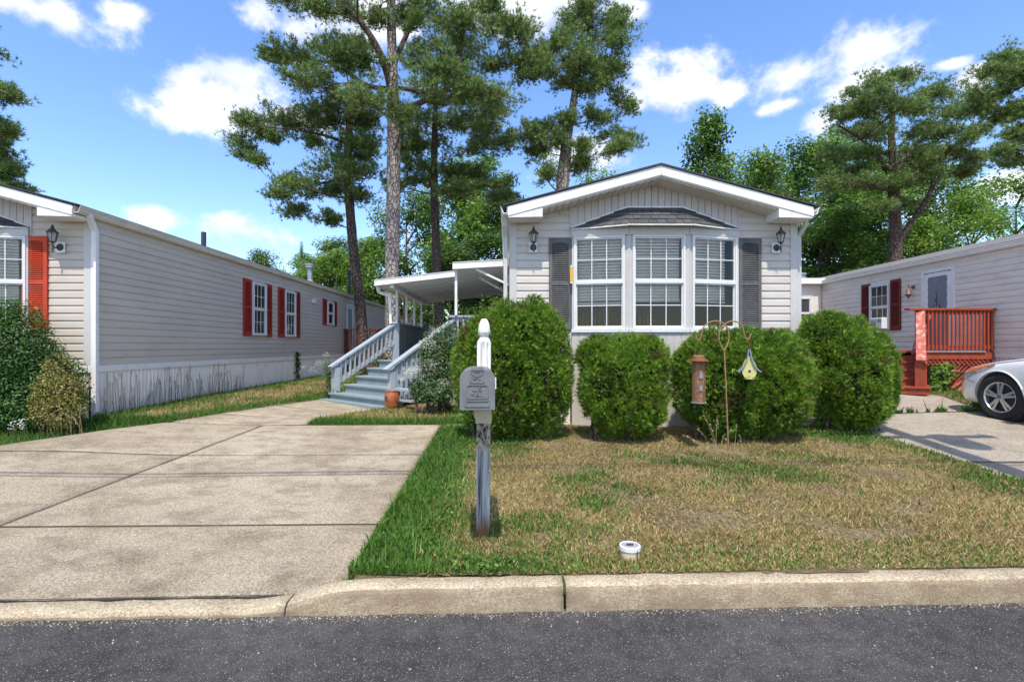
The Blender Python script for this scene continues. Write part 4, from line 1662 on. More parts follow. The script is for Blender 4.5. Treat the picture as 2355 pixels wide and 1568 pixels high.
# newel posts
UL, UR = S0 + UP * 1.42, S0 + UP * 1.40 + AC * SW
LL, LR = S0 - UP * .02, S0 - UP * .02 + AC * SW
for p, zt, w in ((LL, 1.07, .11), (LR, 1.05, .10), (UL, 2.0, .11), (UR, 2.0, .09)):
    m = MB()
    m.bar(p + Vector((0, 0, .42 if zt < 1.5 else .4)), p + Vector((0, 0, zt)), w, w, UP)
    m.build('newel_post', MT['bluewood'], PD)
m = MB()
m.bar(LL - AC * .09 + Vector((0, 0, .42)), LL - AC * .09 + Vector((0, 0, 1.06)), .05, .09, UP)
m.build('newel_board', MT['bluewood'], PD)


def stair_rail(base, parent, inner):
    d = Vector((0, 0, .16 / .27)) + UP
    a = base - UP * .16
    z0 = 1.10 - .02
    L = 1.42 + .18
    p0 = a + Vector((0, 0, z0))
    p1 = a + UP * L + Vector((0, 0, z0 + L * .16 / .27))
    m = MB().bar(p0, p1, .15, .035, (0, 0, 1))
    m.build('handrail', MT['bluewood'], parent)
    off = Vector((0, 0, -.06))
    MB().bar(p0 + off + UP * .14, p1 + off, .035, .085).build('upper_rail', MT['bluewood'], parent)
    off = Vector((0, 0, -.42))
    if inner:
        MB().bar(p0 + off + UP * .17 + Vector((0, 0, .1)), p1 + off, .035, .09).build('lower_rail', MT['bluewood'], parent)
    n = 13
    for k in range(n):
        t = .22 + (L - .3) * k / (n - 1)
        b = a + UP * t
        zt = z0 + t * .16 / .27 - .02
        zl = zt - (.42 if inner else .70)
        zl = max(zl, .5)
        MB().bar(b + Vector((0, 0, zl)) + AC * .026, b + Vector((0, 0, zt)) + AC * .026, .045, .028, UP).build('baluster', MT['bluewood'], parent)
    if not inner:
        MB().bar(p0 + UP * .16 + Vector((0, 0, -.66)), p1 + Vector((0, 0, -.74)), .03, .14).build('stringer', MT['bluewood'], parent)
    else:
        MB().bar(p0 + UP * .2 + Vector((0, 0, -.72)), p1 + Vector((0, 0, -.84)), .03, .14).build('stringer', MT['bluewood'], parent)


stair_rail(S0, PD, True)
stair_rail(S0 + AC * SW, PD, False)
# closed parapet of panels on the west edge
for k in range(5):
    ya_, yb_ = UL.y + .06 + k * .9, UL.y + .06 + (k + 1) * .9
    MB().box(-2.53, -2.50, ya_, yb_ - .005, DK - .12, 2.0).build('parapet_panel', MT['slate'], PD)
    MB().box(-2.50, -2.475, ya_, ya_ + .11, DK - .1, 2.0).build('batten', MT['slate'], PD)
    m = MB().box(-2.50, -2.478, ya_ + .11, yb_ - .005, DK - .1, DK + .06).box(-2.50, -2.478, ya_ + .11, yb_ - .005, 1.9, 2.0)
    m.build('batten', MT['slate'], PD)
MB().box(-2.60, -2.43, UL.y - .12, UL.y + 4.6, 2.0, 2.04).build('cap_rail', MT['bluewood'], PD)
# front railing between steps and home
MB().box(UR.x - .06, .0, UR.y - .07, UR.y + .07, 2.07, 2.11).build('cap_rail', MT['bluewood'], PD)
MB().box(UR.x, .0, UR.y - .02, UR.y + .02, 1.98, 2.068).build('rail_board', MT['bluewood'], PD)
MB().box(UR.x, .0, UR.y - .02, UR.y + .02, 1.28, 1.36).build('rail_board', MT['bluewood'], PD)
for k in range(9):
    x = UR.x + .12 + k * .115
    MB().box(x - .018, x + .018, UR.y - .05, UR.y - .021, 1.1, 2.06).build('baluster', MT['bluewood'], PD)
# planter ledges beside the right rail
for k, (off, z) in enumerate(((.15, .56), (.12, .74))):
    p = S0 + AC * (SW + .08)
    MB().bar(p + UP * (off - .1) + Vector((0, 0, z)), p + UP * (off - .1) + AC * .5 + Vector((0, 0, z)), .16, .04).build('ledge', MT['bluewood'], PD)

# ------------------------------------------------------------------ porch roof of white metal pans
AW = thing('porch_roof', 'white metal pan awning on thin posts over the porch', 'awning', (-1.2, 11, 2.9))


def awn_z(x):                      # underside of the big lower roof
    return 2.81 + (x + 2.85) * .115


npan = 11
for k in range(npan):
    ya_, yb_ = 11.06 + 4.9 * k / npan, 11.06 + 4.9 * (k + 1) / npan - .004
    m = MB()
    m.add([(-2.84, ya_, awn_z(-2.84)), (-2.84, yb_, awn_z(-2.84)), (.02, yb_, awn_z(.02)), (.02, ya_, awn_z(.02)),
           (-2.84, ya_, awn_z(-2.84) + .04), (-2.84, yb_, awn_z(-2.84) + .04), (.02, yb_, awn_z(.02) + .04), (.02, ya_, awn_z(.02) + .04)],
          [(0, 1, 2, 3), (7, 6, 5, 4), (0, 4, 5, 1), (1, 5, 6, 2), (2, 6, 7, 3), (3, 7, 4, 0)])
    m.build('roof_pan', MT['white'], AW)
    MB().bar((-2.80, yb_, awn_z(-2.80) - .008), (.0, yb_, awn_z(.0) - .008), .012, .016).build('pan_seam', MT['white'], AW)


def fascia(xa, xb, y, za, zb, h):
    m = MB()
    m.prism([(xa, za), (xb, zb), (xb, zb + h), (xa, za + h)], lambda u, v, w: (u, w, v), y - .012, y + .02)
    m.build('fascia', MT['white'], AW)
    m = MB()
    for dz_ in (-.004, h - .006):
        m.prism([(xa - .004, za + dz_), (xb, zb + dz_), (xb, zb + dz_ + .012), (xa - .004, za + dz_ + .012)], lambda u, v, w: (u, w, v), y - .022, y - .0125)
    m.build('fascia_lip', MT['white_shiny'], AW)


fascia(-2.86, .02, 11.03, awn_z(-2.86) - .01, awn_z(.02) - .01, .12)
m = MB().box(-2.87, -2.80, 11.05, 16.0, awn_z(-2.86) - .01, awn_z(-2.86) + .11)
m.build('side_gutter', MT['white'], AW)
MB().box(-2.54, -2.46, 11.1, 16.0, awn_z(-2.5) - .09, awn_z(-2.5) - .005).build('header_beam', MT['white'], AW)
for y in (11.6, 12.7, 13.75, 14.9):
    MB().box(-2.525, -2.475, y - .025, y + .025, 2.04, awn_z(-2.5) - .09).build('roof_post', MT['white'], AW)
MB().bar((-2.83, 11.16, awn_z(-2.83) - .0), (-2.80, 11.2, awn_z(-2.83) - .14), .05, .06).bar((-2.80, 11.2, awn_z(-2.83) - .14), (-2.60, 11.34, awn_z(-2.83) - .2), .05, .06).bar((-2.60, 11.34, awn_z(-2.83) - .2), (-2.58, 11.36, 2.0), .055, .06, (0, 1, 0)).build('downspout', MT['white'], AW)
# higher short roof in front
zu = lambda x: 3.0 + (x + 1.05) * .06
for k in range(3):
    ya_, yb_ = 10.0 + k * .4, 10.0 + (k + 1) * .4 - .004
    m = MB()
    m.add([(-1.04, ya_, zu(-1.04)), (-1.04, yb_, zu(-1.04)), (.03, yb_, zu(.03)), (.03, ya_, zu(.03)),
           (-1.04, ya_, zu(-1.04) + .04), (-1.04, yb_, zu(-1.04) + .04), (.03, yb_, zu(.03) + .04), (.03, ya_, zu(.03) + .04)],
          [(0, 1, 2, 3), (7, 6, 5, 4), (0, 4, 5, 1), (1, 5, 6, 2), (2, 6, 7, 3), (3, 7, 4, 0)])
    m.build('roof_pan', MT['white'], AW)
fascia(-1.06, .03, 9.97, zu(-1.06), zu(.03), .125)
MB().box(-1.07, -1.03, 9.99, 11.2, zu(-1.06), zu(-1.06) + .125).build('side_gutter', MT['white'], AW)
MB().box(-1.035, -.985, 10.06, 10.11, 2.11, 3.0).build('roof_post', MT['white'], AW)
MB().bar((-.62, 10.03, zu(-.6) - .02), (.03, 10.03, 2.70), .035, .04).build('brace', MT['white'], AW)
MB().bar((-.62, 11.0, zu(-.6) - .05), (.03, 11.0, 2.62), .035, .04).build('brace', MT['white'], AW)
lantern('dark lantern under the white awning on the porch side of home', T(.03, 10.5, 2.55, -R90), MT['dark_metal'], plate=False)


# ------------------------------------------------------------------ red deck of the east home
RD = thing('red_deck', 'red painted deck with slatted railing, broken lattice and peeling handrail', 'deck', (9.4, 10.6, .6))
DZ = 1.40
dx0, dx1, dy0, dy1 = 8.62, XR - .03, 10.62, 12.3
MB().box(7.75, dx1, dy0 + .002, dy1, DZ - .035, DZ).build('deck_floor', MT['redwood'], RD)
MB().box(dx0, dx1, dy0 - .02, dy0 + .0, DZ - .17, DZ - .037).build('rim_board', MT['redwood'], RD)
MB().box(dx0, dx1 - .2, dy0 - .05, dy0 - .021, DZ - .028, DZ + .004).build('deck_edge', MT['galv'], RD)
MB().box(dx0 - .28, dx1, dy0 - .07, dy0 + .07, 2.25, 2.29).build('cap_rail', MT['redwood'], RD)
MB().box(dx0, dx1, dy0 - .015, dy0 + .02, 2.16, 2.249).build('rail_board', MT['redwood'], RD)
MB().box(dx0, dx1, dy0 - .015, dy0 + .02, DZ + .04, DZ + .12).build('rail_board', MT['redwood'], RD)
nb = 18
for k in range(nb):
    x = dx0 + .06 + (dx1 - dx0 - .12) * k / (nb - 1)
    MB().box(x - .018, x + .018, dy0 - .040, dy0 - .016, DZ + .012, 2.245).build('baluster', MT['redwood'], RD)
for x, y in ((dx0 + .02, dy0 + .06), (dx1 - .06, dy0 + .06), (dx1 - .06, dy1)):
    MB().box(x - .045, x + .045, y - .04, y + .045, .5, 2.25).build('post', MT['redwood'], RD)
MB().box(dx0 - .1, dx0 - .02, dy0 - .06, dy0 + .02, .5, DZ - .17).build('post', MT['redwood'], RD)
# steps
rot = math.radians(33)
RU = Vector((math.sin(rot), math.cos(rot), 0))
RA = Vector((RU.y, -RU.x, 0))
RS = P(2124, HY, 9.72)
RS.z = 0
RS = RS - RU * 0.02
zb_ = .57
for k in range(5):
    z = zb_ + .155 * (k + 1)
    a = RS + RU * (.25 * k) - RA * 1.0
    wd = 1.0 if k else 1.12
    p0, p1 = a + Vector((0, 0, z)), a + RA * wd + Vector((0, 0, z))
    run = .29
    if k < 4:
        m = MB()
        m.add([p0 - Vector((0, 0, .035)), p1 - Vector((0, 0, .035)), p1 + RU * run - Vector((0, 0, .035)), p0 + RU * run - Vector((0, 0, .035)), p0, p1, p1 + RU * run, p0 + RU * run],
              [(0, 3, 2, 1), (4, 5, 6, 7), (0, 1, 5, 4), (1, 2, 6, 5), (2, 3, 7, 6), (3, 0, 4, 7)])
        m.build('step_tread', MT['redwood'], RD)
    q0, q1 = p0 + RU * .03, p1 + RU * .03 - RA * .02
    m = MB()
    dn = Vector((0, 0, .036))
    lo = Vector((0, 0, .155))
    m.add([q0 - lo, q1 - lo, q1 - dn, q0 - dn, q0 - lo + RU * .02, q1 - lo + RU * .02, q1 - dn + RU * .02, q0 - dn + RU * .02],
          [(0, 1, 2, 3), (7, 6, 5, 4), (0, 4, 5, 1), (1, 5, 6, 2), (2, 6, 7, 3), (3, 7, 4, 0)])
    m.build('step_riser', MT['redwood'], RD)
nw = RS + RU * .12 - RA * .04
MB().bar(nw + Vector((0, 0, .5)), nw + Vector((0, 0, 1.20)), .17, .12, RU).build('newel_post', MT['redwood'], RD)
top = Vector((dx0 - .02, dy0 - .03, 0))
h0, h1 = nw - RU * .12 + Vector((0, 0, 1.22)), top + Vector((0, 0, 2.22))
MB().bar(h0, h1, .15, .04).build('handrail', MT['peel'], RD)
MB().bar(h0 + Vector((.09, 0, -.1)), h1 + Vector((.03, 0, -.1)), .04, .14).build('rail_board', MT['redwood'], RD)
MB().bar(h0 + RU * .15 + RA * .06 + Vector((0, 0, -.7)), h1 + RA * .04 + Vector((0, 0, -.86)), .04, .2).build('stringer', MT['redwood'], RD)
for k in range(4):
    t = .15 + k * .2
    b = h0.lerp(h1, t) + RA * .07
    MB().bar(b - Vector((0, 0, .72)), b - Vector((0, 0, .05)), .045, .03, RU).build('baluster', MT['redwood'], RD)
b0, b1 = P(2099, 814, 10.35), P(2125, 722, 11.0)
MB().bar(b0, b1, .05, .05).bar(b0 + RA * .12 + Vector((0, 0, .1)), b1 + RA * .12, .04, .04).bar(b0.lerp(b1, .8), b0.lerp(b1, .8) + RA * .14, .04, .04).build('broken_rail', MT['peel'], RD)
# lattice below, torn open in the middle
for k in range(15):
    x = dx0 + .05 + k * .095
    for s in (-1, 1):
        if s < 0 and k < 5:
            z0 = DZ - .32
        elif k < 9:
            z0 = DZ - (.30 if s > 0 else .26)
        else:
            z0 = .62
        L = DZ - .172 - z0
        xa = x if s > 0 else x + .05
        xb = xa + s * L
        if xb > dx1 - .02:
            L = L * (dx1 - .02 - xa) / max(1e-3, xb - xa)
            xb, z0 = dx1 - .02, DZ - .172 - L
        if xb < dx0 + .02:
            L = xa - dx0 - .02
            xb, z0 = dx0 + .02, DZ - .172 - L
        if L < .06:
            continue
        y = dy0 - .006 if s > 0 else dy0 + .004
        MB().bar((xa, y, DZ - .172), (xb, y, z0), .034, .008, (0, 1, 0)).build('lattice_slat', MT['redwood'], RD)
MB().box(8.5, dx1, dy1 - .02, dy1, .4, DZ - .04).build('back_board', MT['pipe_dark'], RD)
# loose boards in front of it
rr = random.Random(3)
LB = ['lowest peeling red board of the scrap heap under torn lattice', 'second peeling red board up in the scrap heap', 'third peeling red board up in the scrap heap', 'fourth peeling red board up in the scrap heap', 'fifth peeling red board, middle of the scrap heap', 'sixth peeling red board up in the scrap heap', 'third peeling red board from the heap top', 'peeling red board just under the heap top', 'topmost peeling red board of the scrap heap']
for k in range(9):
    x = 8.95 + rr.uniform(0, .75)
    y = 10.35 + rr.uniform(-.18, .12)
    zb2 = float(ground(x, y)) + .02 + .035 * k * .6
    L = rr.uniform(.35, .7)
    a = rr.uniform(-.4, .9)
    el = rr.uniform(.05, .75)
    d = Vector((math.cos(a) * math.cos(el), math.sin(a) * .3, math.sin(el))) * L
    o = MB().bar((x, y, zb2), Vector((x, y, zb2)) + d, .05, .02).build('loose_board', MT['peel'])
    tag(o, LB[k], 'board', 'scrap boards under the red deck')

# small red railing by the addition
RG = thing('red_railing', 'short dark red railing in front of the addition window', 'railing', (8.6, 16.0, .6))
MB().box(7.6, 9.4, 15.95, 16.05, 2.28, 2.32).build('cap_rail', MT['redwood'], RG)
for k in range(16):
    MB().box(7.65 + k * .11, 7.69 + k * .11, 15.98, 16.02, 1.3, 2.28).build('baluster', MT['redwood'], RG)
MB().box(7.6, 9.4, 15.9, 16.4, 1.2, 1.3).build('floor_edge', MT['redwood'], RG)
MB().box(7.7, 7.8, 16, 16.1, .4, 1.2).box(9.2, 9.3, 16, 16.1, .4, 1.2).build('post', MT['redwood'], RG)

# brown-red railing and landing of the west home
BG = thing('side_landing', 'brown-red slatted landing at the far door of the greige home', 'deck', (-5.4, 19.2, .45))
MB().box(XL + .03, -4.75, 19.0, 21.0, 1.14, 1.22).build('deck_floor', MT['brownwood'], BG)
MB().box(XL + .03, -4.75, 18.93, 19.05, 2.1, 2.15).build('cap_rail', MT['brownwood'], BG)
for k in range(13):
    x = XL + .08 + k * .1
    MB().box(x - .02, x + .02, 18.96, 18.99, 1.14, 2.1).build('baluster', MT['brownwood'], BG)
for x, y in ((XL + .07, 19.05), (-4.8, 19.05), (-4.8, 20.9)):
    MB().box(x - .05, x + .05, y - .04, y + .05, .35, 2.1).build('post', MT['brownwood'], BG)
MB().box(-4.8, -4.75, 19.05, 21, 2.1, 2.15).build('cap_rail', MT['brownwood'], BG)

# ------------------------------------------------------------------ mailbox
mx, my = PX(1110.5, 3.62), 3.62
mz = float(ground(mx, my))
PO = thing('mailbox_post', 'weathered white-grey wooden post with turned finial holding the mailbox', 'post', (mx, my, mz - .1), math.radians(1.2))
Mp = WM[PO.name] @ Matrix.Rotation(math.radians(.35), 4, 'Y') @ Matrix.Translation((0, 0, .1))
w = .048
m = MB()


def sq(m, levels):
    base = len(m.v)
    for h, z in levels:
        for sx, sy in ((-1, -1), (1, -1), (1, 1), (-1, 1)):
            m.v.append((sx * h, sy * h, z))
    for i in range(len(levels) - 1):
        for k in range(4):
            m.f.append((base + 4 * i + k, base + 4 * i + (k + 1) % 4, base + 4 * i + 4 + (k + 1) % 4, base + 4 * i + 4 + k))
    m.f.append((base + 3, base + 2, base + 1, base))
    e = base + 4 * (len(levels) - 1)
    m.f.append((e, e + 1, e + 2, e + 3))


ZT = 1.53
sq(m, [(w - .002, -.1), (w - .001, .3), (w, .62), (w, ZT - .2), (w + .001, ZT - .165)])
m.build('shaft', MT['post'], PO, Mp, bevel=.004)
f = MB()
f.lathe([(.047, ZT - .166), (.045, ZT - .155), (.034, ZT - .14), (.031, ZT - .128), (.034, ZT - .112), (.043, ZT - .10), (.0445, ZT - .094), (.040, ZT - .06), (.031, ZT - .025), (.018, ZT - .003), (.004, ZT)], n=20)
f.build('finial', MT['post'], PO, Mp, smooth=True)
MB().lathe([(.033, ZT - .127), (.0345, ZT - .125), (.033, ZT - .123)], n=16, cap=False).build('wire_tie', MT['dark_metal'], PO, Mp)
MB().box(-.055, .056, -.30, -.0485, .87, .951).build('arm', MT['cream_pvc'], PO, Mp)
MB().box(-.056, .057, -.056, -.0482, .80, .868).build('cleat', MT['cream_pvc'], PO, Mp)


def plastic_grey():
    m, nt, b, out = new_mat('faded_grey_plastic')
    b.inputs['Roughness'].default_value = .6
    tc = nd(nt, 'ShaderNodeTexCoord').outputs['Object']
    n = noise(nt, 14, 6, .65, tc, stretch=(1, 1, .5))
    c = ramp(nt, n, [(.3, (.13, .133, .136)), (.7, (.20, .203, .206))])
    n2 = noise(nt, 45, 5, .7, tc, stretch=(1, 1, .25))
    c = mixc(nt, ramp(nt, n2, [(.6, (0, 0, 0)), (.75, (.5, .5, .5))]), c, (.30, .30, .30))
    nt.links.new(c, b.inputs['Base Color'])
    bump(nt, b, n2, .1, .002)
    return m


MT['mailgrey'] = plastic_grey()
BX = thing('mailbox', 'faded grey plastic mailbox with arched embossed door on wooden post', 'mailbox', (mx, my - .3, mz + .95))
Mb = T(mx - .006, my - .56, mz + .952, math.radians(3.2))


def arch(w, h, n=14, r=None):
    """outline of the box front, from bottom left clockwise"""
    pts = [(-w, 0), (-w * 1.0, h * .62)]
    for i in range(n + 1):
        a = math.pi - math.pi * i / n
        pts.append((w * math.copysign(abs(math.cos(a)) ** .62, math.cos(a)), h * .70 + h * .30 * math.sin(a) ** .75))
    pts += [(w, h * .62), (w, 0)]
    return pts


W_, H_ = .106, .250
m = MB().prism(arch(W_ - .003, H_ - .004), lambda u, v, q: (u, q, v), .016, .50)
m.build('body', MT['mailgrey'], BX, Mb, bevel=.004)
dm = MB().prism(arch(W_, H_), lambda u, v, q: (u, q, v), 0, .015)
dr_ = dm.build('door', MT['mailgrey'], BX, Mb, bevel=.004)


def frame_rect(x0, x1, z0, z1, t, y0, y1, rnd=0.0, ntop=True):
    m = MB()
    n = 5
    out, inn = [], []
    for cx, cz, a0 in ((x1 - rnd, z1 - rnd, 0), (x0 + rnd, z1 - rnd, 90), (x0 + rnd, z0 + rnd, 180), (x1 - rnd, z0 + rnd, 270)):
        for i in range(n + 1):
            a = math.radians(a0 + 90 * i / n)
            out.append((cx + (rnd + .0001) * math.cos(a), cz + (rnd + .0001) * math.sin(a)))
            inn.append((cx + max(rnd - t, 0) * math.cos(a) - (t if rnd < t else 0) * math.copysign(1, math.cos(a + 1e-6)), cz + max(rnd - t, 0) * math.sin(a) - (t if rnd < t else 0) * math.copysign(1, math.sin(a + 1e-6))))
    k = len(out)
    m.v = [(u, y0, v) for u, v in out] + [(u, y0, v) for u, v in inn] + [(u, y1, v) for u, v in out] + [(u, y1, v) for u, v in inn]
    for i in range(k):
        j = (i + 1) % k
        m.f += [(i, k + i, k + j, j), (i, j, 2 * k + j, 2 * k + i), (k + j, k + i, 3 * k + i, 3 * k + j)]
    return m


frame_rect(-.066, .066, .070, .156, .006, -.006, .0, .014).build('name_frame', MT['mailgrey'], dr_, Mb)
frame_rect(-.044, .042, .164, .238, .005, -.006, .0, .003).build('emblem_frame', MT['mailgrey'], dr_, Mb)
frame_rect(-.072, .072, .022, .062, .005, -.005, .0, .002).build('lower_frame', MT['mailgrey'], dr_, Mb)
MB().box(-.036, .036, -.010, .012, H_ - .012, H_ + .012).build('pull_tab', MT['mailgrey'], dr_, Mb, bevel=.003)
text_mesh('U.S.', .042, .003, MT['mailgrey'], 'lettering', dr_, Mb @ T(0, -.003, .117))
text_mesh('MAIL', .042, .003, MT['mailgrey'], 'lettering', dr_, Mb @ T(0, -.003, .081))
# embossed eagle: spread wings, body and tail bars
m = MB()
for s in (-1, 1):
    m.prism([(s * .002, .205), (s * .012, .222), (s * .03, .236), (s * .034, .226), (s * .028, .212), (s * .016, .203)][::s], lambda u, v, q: (u, q, v), -.004, .0)
m.prism([(-.006, .20), (.006, .20), (.004, .226), (-.004, .226)], lambda u, v, q: (u, q, v), -.005, .0)
m.box(-.026, -.006, -.004, 0, .184, .188).box(.004, .022, -.004, 0, .184, .188).box(-.024, .0, -.004, 0, .193, .196)
m.build('eagle_emblem', MT['mailgrey'], dr_, Mb)
MB().box(W_ - .004, W_ + .01, .1, .14, .12, .19).build('flag_mount', MT['white'], BX, Mb)

# ------------------------------------------------------------------ cleanout pipe in the lawn
q = P(1447, 1287, 3.3)
cx_, cy_ = q.x, 3.28
cz_ = float(ground(cx_, cy_)) - .006
CL = thing('cleanout_pipe', 'short cream sewer cleanout pipe with grey cap in the lawn', 'pipe', (cx_, cy_, cz_))
MB().lathe([(.062, -.06), (.062, .062)], (cx_, cy_, cz_), 28).build('pipe', MT['cream_pvc'], CL, smooth=False)
MB().lathe([(.064, .058), (.068, .06), (.068, .084), (.064, .088), (.056, .088), (.056, .078)], (cx_, cy_, cz_), 28, cap=False).build('rim', MT['white_shiny'], CL)
MB().lathe([(.0555, .07), (.0555, .081), (.05, .083), (.0, .083)], (cx_, cy_, cz_), 28, cap=False).build('cap', MT['grey_plastic'], CL)
MB().box(cx_ - .022, cx_ + .022, cy_ - .006, cy_ + .006, cz_ + .0835, cz_ + .093).build('cap_lug', MT['pipe_dark'], CL)
MB().box(cx_ + .03, cx_ + .034, cy_ - .0665, cy_ - .055, cz_ + .005, cz_ + .07).build('split', MT['pipe_dark'], CL)

# ------------------------------------------------------------------ shepherd's hook, feeder, birdhouse
YH = 5.9
hz = float(ground(PX(1676, YH), YH))


def HP(px, py, dy=0.0):
    return P(px, py, YH + dy)


HK = thing('plant_hook', 'rusty double shepherd hook standing in the dry lawn', 'garden hook', (PX(1676, YH), YH, hz))


def smooth_curve(pts, n=8):
    pts = [Vector(p) for p in pts]
    out = []
    for i in range(len(pts) - 1):
        p0, p1, p2, p3 = pts[max(i - 1, 0)], pts[i], pts[i + 1], pts[min(i + 2, len(pts) - 1)]
        for k in range(n):
            t = k / n
            out.append(.5 * ((2 * p1) + (p2 - p0) * t + (2 * p0 - 5 * p1 + 4 * p2 - p3) * t * t + (3 * p1 - p0 - 3 * p2 + p3) * t ** 3))
    out.append(pts[-1])
    return out


base = Vector((PX(1676, YH), YH, hz - .1))
rod = smooth_curve([base, HP(1674, 1000), HP(1670, 900), HP(1666, 810), HP(1665, 806)], 6)
MB().tube(rod, .0085, 8).build('rod', MT['rust'], HK, smooth=True)
left = [HP(1665, 808), HP(1676, 782), HP(1672, 752), HP(1655, 740), HP(1635, 740), HP(1618, 752), HP(1612, 775), HP(1609, 780), HP(1603, 782), HP(1600, 768)]
right = [HP(1665, 808), HP(1654, 782), HP(1657, 757), HP(1672, 742), HP(1690, 739), HP(1706, 748), HP(1712, 770), HP(1716, 779), HP(1722, 780), HP(1727, 768)]
MB().tube(smooth_curve(left, 6), .008, 8).build('hook_arm', MT['rust'], HK, smooth=True)
MB().tube(smooth_curve(right, 6), .008, 8).build('hook_arm', MT['rust'], HK, smooth=True)

fc = HP(1607, 784)
FD = thing('bird_feeder', 'tall copper tube bird feeder hanging on the hook arm', 'bird feeder', (fc.x, fc.y, 0.84))
top_z, bot_z = HP(1607, 818).z, HP(1607, 927).z


def wire_mat():
    m, nt, b, out = new_mat('rusty_wire_tube')
    b.inputs['Roughness'].default_value = .6
    n = noise(nt, 28, 6, .7)
    nt.links.new(ramp(nt, n, [(.3, (.07, .04, .04)), (.5, (.22, .11, .06)), (.7, (.40, .25, .13))]), b.inputs['Base Color'])
    return m


MT['feeder'] = wire_mat()
cyl = (fc.x, fc.y, 0)
MB().lathe([(.066, bot_z + .012), (.066, top_z - .06)], cyl, 20).build('seed_tube', MT['feeder'], FD)
for k in range(20):
    a = 2 * math.pi * k / 20
    MB().tube([(fc.x + .071 * math.cos(a), fc.y + .071 * math.sin(a), bot_z + .01), (fc.x + .071 * math.cos(a), fc.y + .071 * math.sin(a), top_z - .05)], .0022, 4).build('cage_wire', MT['rust'], FD)
MB().lathe([(.118, top_z - .065), (.122, top_z - .06), (.068, top_z - .025), (.060, top_z - .02)], cyl, 24).build('roof', MT['copper'], FD)
MB().lathe([(.062, top_z - .03), (.064, top_z), (.058, top_z + .006), (.0, top_z + .008)], cyl, 20, cap=False).build('lid', MT['rust'], FD)
MB().lathe([(.085, bot_z), (.088, bot_z + .006), (.088, bot_z + .014), (.0, bot_z + .016)], cyl, 24).build('tray', MT['galv'], FD)
for z in (.32, .18):
    MB().box(fc.x - .02, fc.x + .015, fc.y - .078, fc.y - .068, bot_z + z - .03, bot_z + z + .03).build('seed_port', MT['galv'], FD)
MB().tube([(fc.x - .05, fc.y, top_z), (fc.x, fc.y, fc.z), (fc.x + .05, fc.y, top_z)], .0018, 4).build('hanger', MT['rust'], FD)

bc = HP(1723, 782)
BH = thing('birdhouse', 'yellow teardrop birdhouse with blue-grey swept roof hanging from hook', 'birdhouse', (bc.x, bc.y, 1.1))
zt_, zr, zw, zb3 = HP(1723, 800).z, HP(1723, 815).z, HP(1723, 853).z, HP(1723, 874).z
rb = T(bc.x, bc.y, 0, math.radians(-22))
hh = zr - zb3
body = []
for i in range(25):
    t = i / 24
    z = zb3 + .035 + (zr - zb3 - .05) * t
    wv = .088 * (math.sin(math.pi * (t * .82 + .16)) ** .8) * (1 - .35 * t) + .002
    body.append((wv, z))
pts = [(u, v) for u, v in body] + [(-u, v) for u, v in body[::-1]]
MB().prism(pts[::-1], lambda u, v, q: (u, q, v), -.055, .055).build('body', MT['yellow'], BH, rb)
roofc = [(0.0, zt_ - .02), (.012, zr - .03), (.030, zr - .085), (.055, zr - .14), (.085, zr - .18), (.116, zr - .203)]
for s in (-1, 1):
    m = MB()
    k = len(roofc)
    for (u, v) in roofc:
        m.v += [(s * u, -.075, v), (s * u, .075, v), (s * (u + .012), -.075, v + .010), (s * (u + .012), .075, v + .010)]
    for i in range(k - 1):
        a = 4 * i
        m.f += [(a, a + 1, a + 5, a + 4)[::s], (a + 2, a + 6, a + 7, a + 3)[::s], (a, a + 4, a + 6, a + 2)[::s], (a + 1, a + 3, a + 7, a + 5)[::s]]
    m.f.append(tuple(4 * (k - 1) + j for j in (0, 1, 3, 2)))
    m.build('roof_wing', MT['bluegrey_roof'], BH, rb)
MB().lathe([(.0, -.0565), (.016, -.0562), (.016, -.050)], (0, 0, zb3 + .105), 16, 'Y', cap=False).build('entrance_hole', MT['pipe_dark'], BH, rb)
MB().lathe([(.0, zb3 + .008), (.06, zb3 + .012), (.064, zb3 + .02), (.05, zb3 + .032), (.02, zb3 + .036)], (0, 0, 0), 16).build('base', MT['yellow'], BH, rb)
MB().tube([(0, -.056, zb3 + .06), (0, -.085, zb3 + .058)], .004, 6).build('perch', MT['yellow'], BH, rb)
MB().lathe([(.006, zt_ - .03), (.017, zt_ - .02), (.012, zt_ - .01), (.02, zt_), (.01, zt_ + .012), (.018, zt_ + .022), (.004, zt_ + .03), (.002, bc.z)], (0, 0, 0), 10).build('cap_bead', MT['shut_maroon'], BH, rb)

